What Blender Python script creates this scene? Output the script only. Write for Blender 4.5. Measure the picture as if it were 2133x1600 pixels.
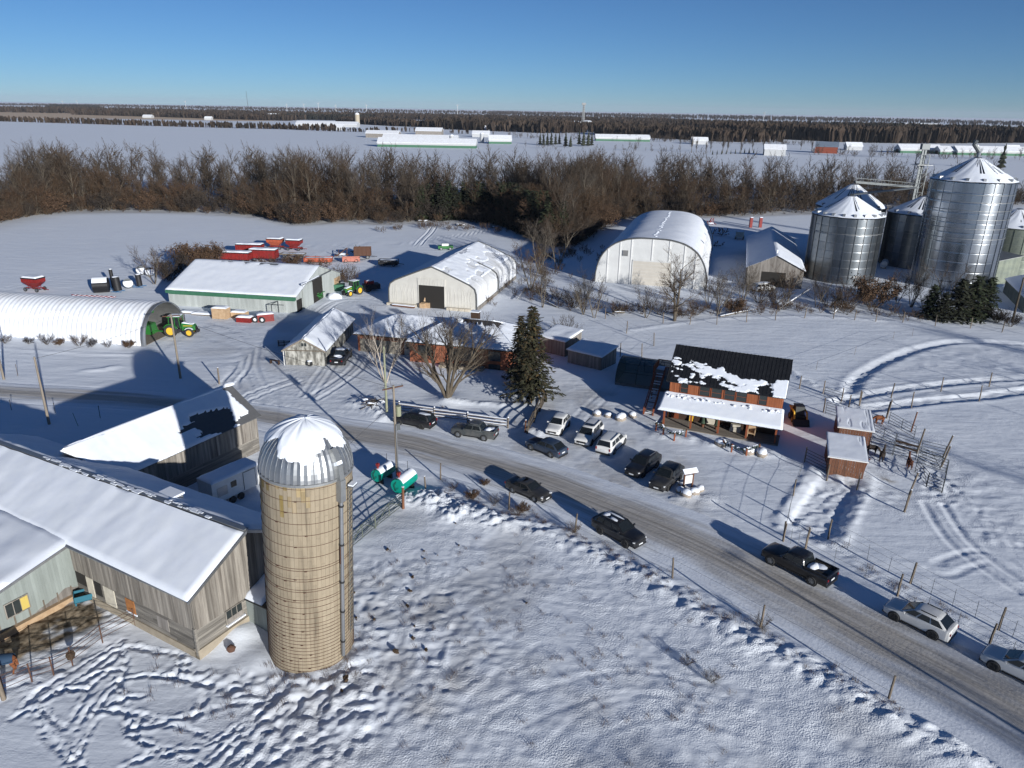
import bpy, bmesh, math, random
import numpy as np
from mathutils import Vector, Matrix

for o in list(bpy.data.objects): bpy.data.objects.remove(o)
SC = bpy.context.scene
COL = SC.collection
RAD = math.radians

# ------------------------------------------------------------------ camera (drone, 35.5 m above the yard)
CAM_H, FPX = 35.5, 1531.0
PITCH, ROLL = RAD(20.549), RAD(0.940)
_f = np.array([0, math.cos(PITCH), -math.sin(PITCH)]); _u = np.array([0, math.sin(PITCH), math.cos(PITCH)]); _r = np.array([1., 0, 0])
_R = _r*math.cos(ROLL)+_u*math.sin(ROLL); _U = -_r*math.sin(ROLL)+_u*math.cos(ROLL)
cam = bpy.data.objects.new('camera', bpy.data.cameras.new('camera')); COL.objects.link(cam)
cam.data.sensor_width = 36; cam.data.lens = 36*FPX/2133.0
cam.data.clip_start = 0.5; cam.data.clip_end = 40000
cam.matrix_world = Matrix(((_R[0], _U[0], -_f[0], 0), (_R[1], _U[1], -_f[1], 0), (_R[2], _U[2], -_f[2], CAM_H), (0, 0, 0, 1)))
SC.camera = cam

def G(u, v, z=0.):
    """survey: world point at height z that was sighted at photo position u, v"""
    d = _f+_R*((u-1066.5)/FPX)+_U*((800-v)/FPX)
    t = (z-CAM_H)/d[2]
    return Vector((d[0]*t, d[1]*t, z))

# ------------------------------------------------------------------ sky and sun
SUN_EL, SUN_AZ = RAD(12.4), RAD(-56.2)          # azimuth measured from +X, counter-clockwise
world = bpy.data.worlds.new('World'); SC.world = world; world.use_nodes = True
wn = world.node_tree; bgn = wn.nodes['Background']
sky = wn.nodes.new('ShaderNodeTexSky'); sky.sky_type = 'NISHITA'; sky.sun_disc = False
sky.sun_elevation = SUN_EL; sky.sun_rotation = RAD(90)-SUN_AZ
sky.altitude = 1500; sky.air_density = 0.75; sky.dust_density = 0.0; sky.ozone_density = 5.3
wn.links.new(sky.outputs[0], bgn.inputs[0]); bgn.inputs[1].default_value = 0.066
sun = bpy.data.objects.new('sun', bpy.data.lights.new('sun', 'SUN')); COL.objects.link(sun)
sun.data.energy = 5.0; sun.data.angle = RAD(0.53); sun.data.color = (1.0, 0.98, 0.935)
sdir = Vector((math.cos(SUN_EL)*math.cos(SUN_AZ), math.cos(SUN_EL)*math.sin(SUN_AZ), math.sin(SUN_EL)))
sun.rotation_euler = sdir.to_track_quat('Z', 'Y').to_euler()
vs = SC.view_settings; vs.view_transform = 'Standard'; vs.look = 'None'; vs.gamma = 1; vs.exposure = 0.27
try: vs.use_curve_mapping = False
except Exception: pass
SC.render.engine = 'CYCLES'

# ------------------------------------------------------------------ helpers
class MB:
    """collects geometry; build() links it as one mesh object"""
    def __init__(s): s.v = []; s.f = []; s.r = []
    def add(s, vs, fs, rnd=None):
        o = len(s.v); s.v += [tuple(p) for p in vs]; s.f += [tuple(i+o for i in f) for f in fs]
        s.r += [random.random() if rnd is None else rnd]*len(fs); return s
    def hexa(s, p, rnd=None):            # 4 bottom points ccw, 4 top points
        return s.add(p, [(3, 2, 1, 0), (4, 5, 6, 7), (0, 1, 5, 4), (1, 2, 6, 5), (2, 3, 7, 6), (3, 0, 4, 7)], rnd)
    def box(s, c, d, rz=0., ry=0., rx=0., rnd=None):
        m = Matrix.Translation(c) @ Matrix.Rotation(rz, 4, 'Z') @ Matrix.Rotation(ry, 4, 'Y') @ Matrix.Rotation(rx, 4, 'X')
        x, y, z = d[0]/2, d[1]/2, d[2]/2
        return s.hexa([m @ Vector(q) for q in ((-x, -y, -z), (x, -y, -z), (x, y, -z), (-x, y, -z), (-x, -y, z), (x, -y, z), (x, y, z), (-x, y, z))], rnd)
    def bb(s, x0, x1, y0, y1, z0, z1, rnd=None):
        return s.box(((x0+x1)/2, (y0+y1)/2, (z0+z1)/2), (abs(x1-x0), abs(y1-y0), abs(z1-z0)), rnd=rnd)
    def beam(s, a, b, w, h=None, rnd=None):
        a = Vector(a); b = Vector(b); h = h or w; d = (b-a).normalized()
        up = Vector((0, 0, 1)) if abs(d.z) < .95 else Vector((0, 1, 0))
        x = d.cross(up).normalized()*w/2; y = d.cross(x).normalized()*h/2
        return s.hexa([a-x-y, a+x-y, a+x+y, a-x+y, b-x-y, b+x-y, b+x+y, b-x+y], rnd)
    def tube(s, pts, rad, n=6, rnd=None, cap=True):
        pts = [Vector(p) for p in pts]
        if not hasattr(rad, '__len__'): rad = [rad]*len(pts)
        vs = []; fs = []; ref = None
        for i, p in enumerate(pts):
            d = (pts[min(i+1, len(pts)-1)]-pts[max(i-1, 0)]).normalized()
            if ref is None: ref = d.orthogonal().normalized()
            x = (ref-d*ref.dot(d)).normalized(); ref = x; y = d.cross(x)
            vs += [p+(x*math.cos(k*2*math.pi/n)+y*math.sin(k*2*math.pi/n))*rad[i] for k in range(n)]
        for i in range(len(pts)-1):
            for k in range(n):
                fs.append((i*n+k, i*n+(k+1) % n, (i+1)*n+(k+1) % n, (i+1)*n+k))
        if cap: fs += [tuple(range(n))[::-1], tuple((len(pts)-1)*n+k for k in range(n))]
        return s.add(vs, fs, rnd)
    def disc(s, c, axis, r, t, n=16, rnd=None):
        a = Vector(axis).normalized()*t/2; c = Vector(c)
        return s.tube([c-a, c+a], r, n, rnd)
    def lathe(s, prof, n=32, c=(0, 0, 0), rnd=None, a0=0., a1=2*math.pi):
        full = abs(a1-a0-2*math.pi) < 1e-6; m = n if full else n+1
        vs = [(c[0]+r*math.cos(a0+(a1-a0)*k/n), c[1]+r*math.sin(a0+(a1-a0)*k/n), c[2]+z) for r, z in prof for k in range(m)]
        fs = [(i*m+k, i*m+(k+1) % m, (i+1)*m+(k+1) % m, (i+1)*m+k) for i in range(len(prof)-1) for k in range(n)]
        return s.add(vs, fs, rnd)
    def poly(s, pts, off, rnd=None):     # planar polygon thickened by vector off
        n = len(pts); off = Vector(off); p = [Vector(q) for q in pts]
        return s.add(p+[q+off for q in p], [tuple(range(n))[::-1], tuple(range(n, 2*n))]+[(i, (i+1) % n, n+(i+1) % n, n+i) for i in range(n)], rnd)
    def loft(s, rings, cap=True, rnd=None):
        n = len(rings[0]); vs = [p for r in rings for p in r]
        fs = [(i*n+k, i*n+(k+1) % n, (i+1)*n+(k+1) % n, (i+1)*n+k) for i in range(len(rings)-1) for k in range(n)]
        if cap: fs += [tuple(range(n))[::-1], tuple((len(rings)-1)*n+k for k in range(n))]
        return s.add(vs, fs, rnd)
    def blob(s, c, d, seed=0, amp=.2, n=8, rnd=None):
        rg = random.Random(seed); vs = []; fs = []; m = n//2
        for i in range(m+1):
            th = math.pi*i/m
            for k in range(n):
                q = 1+rg.uniform(-amp, amp); a = 2*math.pi*k/n
                vs.append((c[0]+d[0]*q*math.sin(th)*math.cos(a), c[1]+d[1]*q*math.sin(th)*math.sin(a), c[2]+d[2]*(q*.5+.5)*math.cos(th)))
        fs = [(i*n+k, (i+1)*n+k, (i+1)*n+(k+1) % n, i*n+(k+1) % n) for i in range(m) for k in range(n)]
        return s.add(vs, fs, rnd)
    def mesh(s, name, mat, smooth=None, fix=True):
        me = bpy.data.meshes.new(name); me.from_pydata(s.v, [], s.f)
        at = me.attributes.new('rnd', 'FLOAT', 'FACE')
        if len(me.polygons) == len(s.r): at.data.foreach_set('value', s.r)
        if fix:
            bm = bmesh.new(); bm.from_mesh(me)
            if smooth: bmesh.ops.remove_doubles(bm, verts=bm.verts, dist=1e-5)
            bmesh.ops.recalc_face_normals(bm, faces=bm.faces); bm.to_mesh(me); bm.free()
        if smooth:
            me.shade_smooth(); me.set_sharp_from_angle(angle=RAD(smooth))
        if mat: me.materials.append(MAT[mat] if isinstance(mat, str) else mat)
        return me
    def build(s, name, mat, parent=None, smooth=None, kind=None, fix=True):
        o = bpy.data.objects.new(name, s.mesh(name, mat, smooth, fix)); COL.objects.link(o)
        if parent: o.parent = parent
        if kind: o['kind'] = kind
        return o

def tag(o, label, cat, group=None):
    o['label'] = label; o['category'] = cat
    if group: o['group'] = group
    return o
def thing(name, label, cat, loc=(0, 0, 0), rz=0., group=None):
    o = bpy.data.objects.new(name, None); COL.objects.link(o); o.empty_display_size = .3
    o.location = loc; o.rotation_euler = (0, 0, rz); return tag(o, label, cat, group)
def copy_tree(o, parent=None):
    c = o.copy(); COL.objects.link(c); c.parent = parent
    for ch in list(o.children): copy_tree(ch, c)
    return c
def npmesh(name, V, F, mat, attrs=None, smooth=False):
    """mesh from numpy arrays: V (n,3), F (m,3 or 4)"""
    me = bpy.data.meshes.new(name); V = np.asarray(V, np.float32); F = np.asarray(F, np.int32)
    me.vertices.add(len(V)); me.vertices.foreach_set('co', V.ravel())
    k = F.shape[1]; me.loops.add(F.size); me.loops.foreach_set('vertex_index', F.ravel())
    me.polygons.add(len(F)); me.polygons.foreach_set('loop_start', np.arange(0, F.size, k, dtype=np.int32))
    for n, a in (attrs or {}).items():
        at = me.attributes.new(n, 'FLOAT', 'POINT' if len(a) == len(V) else 'FACE'); at.data.foreach_set('value', np.asarray(a, np.float32))
    me.update(calc_edges=True); me.validate()
    if smooth: me.shade_smooth()
    if mat: me.materials.append(MAT[mat])
    return me
def link(name, me, parent=None, kind=None):
    o = bpy.data.objects.new(name, me); COL.objects.link(o)
    if parent: o.parent = parent
    if kind: o['kind'] = kind
    return o

# value noise in numpy
_T = np.random.RandomState(7).rand(256, 256)
def vnoise(x, y, s, seed=0):
    x = np.asarray(x)/s+seed*17.3+500; y = np.asarray(y)/s+seed*31.7+500
    i = np.floor(x).astype(int); j = np.floor(y).astype(int); a = x-i; b = y-j
    a = a*a*(3-2*a); b = b*b*(3-2*b); i &= 255; j &= 255; i1 = (i+1) & 255; j1 = (j+1) & 255
    return (_T[i, j]*(1-a)+_T[i1, j]*a)*(1-b)+(_T[i, j1]*(1-a)+_T[i1, j1]*a)*b
def fbm(x, y, s, n=3, seed=0):
    return sum(vnoise(x, y, s/2**k, seed+k)*.5**k for k in range(n))/sum(.5**k for k in range(n))

# ------------------------------------------------------------------ materials
MAT = {}
def pmat(name, col, rough=.8, metal=0., col2=None, scale=2., stretch=(1, 1, 1), contrast=(.35, .65), bump=0., bscale=25., rnd=0., spec=.4, detail=4, col3=None, emit=None, coat=0., alpha=1.):
    m = bpy.data.materials.new(name); m.use_nodes = True; nt = m.node_tree; N = nt.nodes; L = nt.links
    b = N['Principled BSDF']; b.inputs['Roughness'].default_value = rough; b.inputs['Metallic'].default_value = metal
    b.inputs['Specular IOR Level'].default_value = spec; b.inputs['Base Color'].default_value = (*col, 1)
    if coat: b.inputs['Coat Weight'].default_value = coat; b.inputs['Coat Roughness'].default_value = .08
    if alpha < 1: b.inputs['Alpha'].default_value = alpha
    out = None
    tc = N.new('ShaderNodeTexCoord'); mp = N.new('ShaderNodeMapping'); mp.inputs['Scale'].default_value = [scale*q for q in stretch]
    L.new(tc.outputs['Object'], mp.inputs[0])
    if col2:
        n = N.new('ShaderNodeTexNoise'); n.inputs['Scale'].default_value = 1; n.inputs['Detail'].default_value = detail; n.inputs['Roughness'].default_value = .62
        L.new(mp.outputs[0], n.inputs['Vector'])
        cr = N.new('ShaderNodeValToRGB'); e = cr.color_ramp.elements
        e[0].position = contrast[0]; e[0].color = (*col, 1); e[1].position = contrast[1]; e[1].color = (*col2, 1)
        if col3: q = e.new(.5*(contrast[0]+contrast[1])); q.color = (*col3, 1)
        L.new(n.outputs[0], cr.inputs[0]); out = cr.outputs[0]
    if rnd:
        a = N.new('ShaderNodeAttribute'); a.attribute_name = 'rnd'
        r = N.new('ShaderNodeMapRange'); r.inputs['To Min'].default_value = 1-rnd; r.inputs['To Max'].default_value = 1+rnd; L.new(a.outputs['Fac'], r.inputs[0])
        mx = N.new('ShaderNodeMix'); mx.data_type = 'RGBA'; mx.blend_type = 'MULTIPLY'; mx.inputs[0].default_value = 1
        if out: L.new(out, mx.inputs[6])
        else: mx.inputs[6].default_value = (*col, 1)
        L.new(r.outputs[0], mx.inputs[7]); out = mx.outputs[2]
    if out: L.new(out, b.inputs['Base Color'])
    if bump:
        n2 = N.new('ShaderNodeTexNoise'); n2.inputs['Scale'].default_value = bscale; n2.inputs['Detail'].default_value = 5
        mp2 = N.new('ShaderNodeMapping'); mp2.inputs['Scale'].default_value = stretch; L.new(tc.outputs['Object'], mp2.inputs[0]); L.new(mp2.outputs[0], n2.inputs['Vector'])
        bp = N.new('ShaderNodeBump'); bp.inputs['Strength'].default_value = min(1, bump*10); bp.inputs['Distance'].default_value = bump; L.new(n2.outputs[0], bp.inputs['Height']); L.new(bp.outputs[0], b.inputs['Normal'])
    MAT[name] = m; return m

SNOWC = (.81, .845, .90)
pmat('snow', SNOWC, .75, col2=(.75, .79, .87), scale=.8, bump=.02, bscale=7, spec=.25)
pmat('snow_dusty', (.70, .71, .74), .8, col2=SNOWC, scale=.6, bump=.015, bscale=9, spec=.2)
pmat('old_wood', (.115, .10, .085), .9, col2=(.30, .275, .24), scale=2.2, stretch=(1.6, 1.6, .10), contrast=(.3, .72), rnd=.28, bump=.01, bscale=12)
pmat('old_boards_low', (.10, .092, .082), .9, col2=(.25, .23, .20), scale=2.4, stretch=(.12, .12, 2.2), contrast=(.32, .7), rnd=.3)
pmat('weathered_white', (.46, .45, .41), .9, col2=(.13, .125, .11), scale=1.6, stretch=(1.2, 1.2, .45), contrast=(.36, .60), rnd=.15)
pmat('shed_wood', (.15, .135, .12), .9, col2=(.25, .23, .21), scale=2, stretch=(1.5, 1.5, .15), rnd=.2)
pmat('pole_wood', (.17, .145, .115), .9, col2=(.24, .205, .165), scale=3, stretch=(2, 2, .2), rnd=.1)
pmat('pole_green', (.20, .22, .15), .9, col2=(.28, .28, .19), scale=3, stretch=(2, 2, .2))
pmat('post_wood', (.105, .085, .065), .9, col2=(.19, .155, .12), scale=3, stretch=(2, 2, .3), rnd=.2)
pmat('new_wood', (.36, .24, .14), .85, col2=(.45, .32, .20), scale=3, rnd=.15)
pmat('concrete', (.27, .23, .175), .9, col2=(.35, .30, .23), scale=1.2, bump=.01)
pmat('stave', (.30, .25, .18), .9, col2=(.13, .106, .075), col3=(.26, .213, .15), scale=1.0, stretch=(2.0, 2.0, .12), contrast=(.36, .74), rnd=.05, bump=.006, bscale=14)
pmat('stave_stain', (.20, .145, .05), .9, col2=(.36, .285, .19), scale=.8, stretch=(1.5, 1.5, .22), contrast=(.38, .62), rnd=.16)
pmat('galv', (.33, .34, .35), .40, .85, col2=(.42, .43, .44), scale=1.2, stretch=(1, 1, .4), rnd=.08)
pmat('galv_old', (0.264, 0.272, 0.280), .5, .7, col2=(0.336, 0.344, 0.344), scale=1, rnd=.12)
pmat('bin_steel', (.36, .39, .42), .24, 1., col2=(.43, .45, .48), scale=.5, stretch=(1, 1, .5), rnd=.10)
pmat('bin_old', (.15, .17, .19), .34, .95, col2=(.21, .22, .23), scale=.7, rnd=.16)
pmat('bin_green', (.13, .15, .13), .5, .6, col2=(.18, .20, .16), scale=.6, rnd=.1)
pmat('rust', (.10, .045, .028), .9, col2=(.09, .05, .035), scale=6)
pmat('dark_iron', (.035, .035, .038), .6, .4)
pmat('iron_grey', (.12, .13, .135), .5, .6)
pmat('black_metal_roof', (.014, .015, .018), .42, .2, col2=(.022, .023, .026), scale=2)
pmat('shingle_dark', (.022, .022, .026), .85, col2=(.035, .035, .04), scale=5)
pmat('shingle_grey', (.085, .088, .092), .85, col2=(.10, .10, .105), scale=3)
pmat('green_trim', (.035, .13, .075), .6, col2=(.05, .15, .09), scale=1)
pmat('steel_panel', (.44, .47, .455), .6, .1, col2=(.36, .385, .37), scale=.8, stretch=(1.5, 1.5, .25), rnd=.10)
pmat('steel_green', (.265, .295, .28), .65, .1, col2=(.20, .225, .21), scale=.9, stretch=(1.5, 1.5, .3), contrast=(.35, .75), rnd=.10)
pmat('fabric_white', (.56, .545, .50), .7, col2=(.50, .485, .445), scale=.5, bump=.02, bscale=1.2)
pmat('fabric_roof', (.62, .63, .64), .6, col2=(.74, .76, .80), scale=.35, contrast=(.42, .55))
pmat('panel_white', (.58, .585, .58), .6, col2=(.52, .525, .52), scale=.5)
pmat('door_cream', (.50, .465, .41), .6, col2=(.46, .43, .38), scale=.7)
pmat('tarp_trim', (.085, .088, .09), .6)
pmat('brick', (.25, .085, .045), .9, col2=(.33, .12, .065), scale=5, stretch=(1, 1, 2.5), rnd=.12)
pmat('stone_veneer', (.34, .31, .25), .9, col2=(.19, .17, .14), scale=3.2, contrast=(.4, .6), bump=.02, bscale=6)
pmat('stone_block', (.36, .32, .26), .9, col2=(.45, .41, .34), scale=2, rnd=.2)
pmat('boulder', (.24, .20, .16), .9, col2=(.36, .31, .26), scale=3, bump=.02, bscale=6)
pmat('red_siding', (.24, .075, .028), .75, col2=(.31, .10, .04), scale=2, stretch=(1.5, 1.5, .2), rnd=.16)
pmat('red_trim', (.20, .055, .022), .7, rnd=.1)
pmat('brown_siding', (.115, .050, .028), .8, col2=(.165, .070, .037), scale=2, stretch=(1.5, 1.5, .2), rnd=.2)
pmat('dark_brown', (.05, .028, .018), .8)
pmat('glass_dark', (.012, .015, .017), .08, 0, spec=.6)
pmat('glass_window', (.03, .036, .036), .12, 0, spec=.6)
pmat('white_paint', (.66, .66, .65), .5)
pmat('cream_paint', (.58, .54, .45), .7, col2=(.48, .44, .36), scale=2)
pmat('yellow_pad', (.50, .38, .10), .8)
pmat('plywood_orange', (.36, .15, .045), .85, col2=(.28, .11, .035), scale=2)
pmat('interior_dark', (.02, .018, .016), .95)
pmat('gravel', (.17, .145, .12), .95, col2=(.25, .22, .19), scale=4, bump=.02)
pmat('deck', (.17, .145, .12), .9, col2=(.24, .21, .175), scale=2, stretch=(.3, 2, 1), rnd=.15)
pmat('straw_dirt', (.035, .024, .014), .95, col2=(.15, .105, .05), scale=4, contrast=(.4, .75), bump=.03, bscale=10)
pmat('manure', (.030, .018, .011), .95, col2=(.085, .055, .032), scale=9, bump=.02)
pmat('greenhouse_net', (.035, .06, .055), .45, col2=(.05, .08, .07), scale=1.2, alpha=.72)
pmat('frame_dark', (.028, .032, .032), .6)
pmat('jd_green', (.022, .14, .028), .4, coat=.3)
pmat('jd_yellow', (.66, .40, .035), .5)
pmat('yellow_machine', (.60, .36, .03), .5)
pmat('machine_red', (.24, .018, .016), .55, col2=(.16, .016, .014), scale=1.5)
pmat('wagon_orange', (.40, .085, .035), .7, col2=(.30, .07, .035), scale=2)
pmat('pink_fade', (.42, .16, .12), .8)
pmat('blue_machine', (.03, .13, .28), .6)
pmat('teal', (.0, .27, .20), .5, col2=(.0, .22, .165), scale=2)
pmat('teal_blue', (.02, .12, .17), .6)
pmat('plastic_black', (.014, .014, .016), .55)
pmat('bale_wrap', (.012, .012, .014), .4)
pmat('tyre', (.018, .018, .018), .85, col2=(.05, .05, .05), scale=6)
pmat('rim', (.30, .31, .32), .4, .8)
pmat('rim_dark', (.05, .05, .052), .5, .6)
pmat('paint_black', (.010, .010, .012), .30, 0, coat=.6, col2=(.03, .029, .028), scale=1.5, contrast=(.45, .8))
pmat('paint_charcoal', (.028, .028, .030), .34, .2, coat=.5, col2=(.055, .053, .05), scale=1.5)
pmat('paint_grey', (.065, .075, .078), .36, .3, coat=.5, col2=(.12, .12, .115), scale=1.5)
pmat('paint_blue', (.028, .048, .085), .34, .3, coat=.5, col2=(.05, .065, .095), scale=1.5)
pmat('paint_white', (.70, .70, .69), .35, 0, coat=.4, col2=(.62, .615, .60), scale=1.2)
pmat('paint_pearl', (.68, .68, .665), .35, 0, coat=.4)
pmat('lamp_red', (.22, .010, .012), .3, coat=.4)
pmat('lamp_clear', (.55, .56, .58), .15, 0, coat=.4)
pmat('plate', (.60, .62, .64), .5)
pmat('coat_brown', (.21, .075, .028), .9, col2=(.15, .05, .02), scale=6)
pmat('coat_dark', (.022, .016, .013), .95, col2=(.04, .028, .022), scale=8)
pmat('coat_russet', (.10, .036, .018), .95, col2=(.06, .022, .014), scale=8)
pmat('coat_cream', (.40, .30, .20), .95)
pmat('blanket_blue', (.015, .04, .08), .8)
pmat('bark', (0.071, 0.056, 0.040), .95, col2=(0.118, 0.096, 0.071), scale=4, stretch=(2, 2, .4))
pmat('bark_pale', (0.156, 0.135, 0.105), .95, col2=(0.102, 0.084, 0.063), scale=4)
pmat('bark_birch', (.52, .46, .39), .9, col2=(.24, .19, .15), scale=4, stretch=(1, 1, 2), contrast=(.4, .7))
pmat('twig', (0.058, 0.043, 0.031), .95, rnd=.35)
pmat('twig_brown', (0.069, 0.043, 0.025), .95, rnd=.35)
pmat('twig_rust', (0.080, 0.047, 0.027), .95, rnd=.4)
pmat('twig_grey', (0.075, 0.062, 0.050), .95, rnd=.3)
pmat('twig_dark', (0.033, 0.025, 0.020), .95, rnd=.35)
pmat('needle', (0.029, 0.032, 0.016), .9, rnd=.5, col2=(0.045, 0.041, 0.020), scale=1.5)
pmat('needle_brown', (.075, .050, .020), .9, rnd=.5)
pmat('cedar', (.026, .036, .015), .9, rnd=.5)
pmat('cedar_dark', (.022, .026, .014), .9, rnd=.5)
pmat('swag_green', (.035, .055, .035), .9, rnd=.4)
pmat('far_wood', (0.058, 0.043, 0.033), 1, col2=(0.035, 0.028, 0.022), scale=.02, contrast=(.4, .6), rnd=.35, spec=.0)
pmat('far_wood_dark', (0.022, 0.023, 0.019), 1, col2=(0.033, 0.028, 0.023), scale=.02, rnd=.3, spec=0)
pmat('far_white', (.42, .43, .44), .7)
pmat('far_green', (.05, .14, .085), .7)
pmat('far_red', (.22, .055, .03), .8)
pmat('far_blue_roof', (.16, .20, .26), .7)
pmat('far_silo', (.38, .33, .25), .8)

# ================================================================== GROUND
def gp(*uv): return [tuple(G(u, v)[:2]) for u, v in uv]
def spline(pts, n=8):
    P = [np.array(p, float) for p in pts]; P = [2*P[0]-P[1]]+P+[2*P[-1]-P[-2]]; out = []
    for i in range(1, len(P)-2):
        for k in range(n):
            t = k/n; a, b, c, d = P[i-1:i+3]
            out.append(.5*((2*b)+(c-a)*t+(2*a-5*b+4*c-d)*t*t+(3*b-a-3*c+d)*t**3))
    out.append(P[-2]); return np.array(out)
ROAD_UV = [(-300, 776, 812), (0, 798, 836), (180, 808, 846), (352, 821, 858), (470, 834, 876), (600, 850, 904), (720, 872, 932), (850, 890, 962), (926, 908, 984), (1030, 933, 1016), (1150, 966, 1060), (1246, 998, 1104), (1350, 1034, 1154), (1452, 1070, 1210), (1560, 1118, 1272), (1700, 1186, 1350), (1829, 1246, 1428), (1980, 1316, 1518), (2133, 1390, 1612), (2400, 1520, 1790)]
_ra = spline([G(u, a)[:2] for u, a, b in ROAD_UV]); _rb = spline([G(u, b)[:2] for u, a, b in ROAD_UV])
ROADC = (_ra+_rb)/2
_dir = np.gradient(ROADC, axis=0); _dir /= np.linalg.norm(_dir, axis=1)[:, None]
_w = _rb-_ra; ROADW = np.abs(_w[:, 0]*_dir[:, 1]-_w[:, 1]*_dir[:, 0])/2

def polydist(x, y, P, extra=None):
    """distance to polyline, arc position, side sign, interpolated extra"""
    P = np.asarray(P, float); best = np.full(x.shape, 1e9); arc = np.zeros(x.shape); sd = np.zeros(x.shape); ex = np.zeros(x.shape); s0 = 0.
    for i in range(len(P)-1):
        a, b = P[i], P[i+1]; d = b-a; l = np.hypot(*d)
        if l < 1e-6: continue
        t = np.clip(((x-a[0])*d[0]+(y-a[1])*d[1])/l**2, 0, 1); qx = x-a[0]-t*d[0]; qy = y-a[1]-t*d[1]
        q = np.hypot(qx, qy); m = q < best
        best[m] = q[m]; arc[m] = s0+t[m]*l; sd[m] = np.sign(d[0]*qy-d[1]*qx)[m]
        if extra is not None: ex[m] = (extra[i]*(1-t)+extra[i+1]*t)[m]
        s0 += l
    return best, arc, sd, ex
def inpoly(x, y, P):
    r = np.zeros(x.shape, bool); n = len(P)
    for i in range(n):
        (x0, y0), (x1, y1) = P[i], P[(i+1) % n]
        if y0 != y1: r ^= ((y0 > y) != (y1 > y)) & (x < (x1-x0)*(y-y0)/(y1-y0)+x0)
    return r
def sstep(a, b, x): t = np.clip((x-a)/(b-a), 0, 1); return t*t*(3-2*t)

TRAILS = [[(48, 1475), (80, 1440), (130, 1408), (170, 1384), (230, 1350), (256, 1330)], [(60, 1490), (95, 1455), (150, 1420), (200, 1385), (250, 1345)],
 [(262, 1345), (325, 1355), (375, 1366), (395, 1385)], [(375, 1368), (372, 1395), (360, 1410)], [(150, 1500), (185, 1440), (200, 1405), (235, 1375), (256, 1342)],
 [(160, 1520), (200, 1455), (235, 1425), (270, 1412), (330, 1408), (420, 1425)], [(85, 1490), (92, 1462), (118, 1440), (175, 1432)], [(88, 1480), (110, 1500), (140, 1518), (150, 1550), (170, 1600)],
 [(200, 1480), (260, 1484), (330, 1500), (380, 1494), (440, 1478), (500, 1465), (545, 1462)], [(275, 1532), (300, 1512), (365, 1513), (420, 1530), (458, 1553), (400, 1564), (345, 1560), (292, 1546), (275, 1532)],
 [(250, 1602), (300, 1580), (370, 1570), (430, 1555), (500, 1515), (545, 1485)], [(425, 1602), (470, 1560), (530, 1500), (560, 1468)], [(290, 1545), (330, 1565), (400, 1585), (430, 1600)],
 [(500, 1602), (560, 1530), (640, 1460), (705, 1418), (745, 1380)], [(455, 1602), (520, 1530), (590, 1470)], [(560, 1602), (640, 1520), (700, 1452), (760, 1400)], [(80, 1485), (98, 1530), (130, 1570), (160, 1602)],
 [(250, 1408), (254, 1450), (262, 1500), (270, 1522)], [(305, 1450), (262, 1455), (215, 1475), (200, 1500), (170, 1560), (150, 1590)], [(425, 1450), (415, 1480), (400, 1500)], [(300, 1492), (285, 1515), (278, 1540)],
 [(130, 1435), (175, 1435), (230, 1398)], [(330, 1408), (400, 1415), (460, 1432), (540, 1440)], [(20, 1500), (60, 1478), (130, 1440), (210, 1400), (250, 1395)], [(255, 1350), (262, 1385), (250, 1420), (225, 1450), (190, 1500)]]
TRAILS = [spline(gp(*t), 6) for t in TRAILS]
LANES = [([(1770, 815), (1779, 799), (1802, 776), (1848, 751), (1894, 732), (1940, 719), (1987, 712), (2056, 712), (2133, 716), (2250, 725)], 1.0, .20),
 ([(1748, 838), (1800, 852), (1850, 847), (1940, 836), (2033, 828), (2133, 815), (2250, 800)], 1.1, .17), ([(1750, 836), (1822, 820), (1917, 806), (2010, 796), (2133, 788), (2250, 780)], .9, .15),
 ([(1752, 995), (1722, 1045), (1690, 1098)], 2.2, .30)]
LANES = [(spline(gp(*p), 6), w, d) for p, w, d in LANES]
def offs(P, o):
    P = np.asarray(P); d = np.gradient(P, axis=0); d /= np.linalg.norm(d, axis=1)[:, None]+1e-9
    return P+np.stack([-d[:, 1], d[:, 0]], 1)*o
RUTS = []
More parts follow.
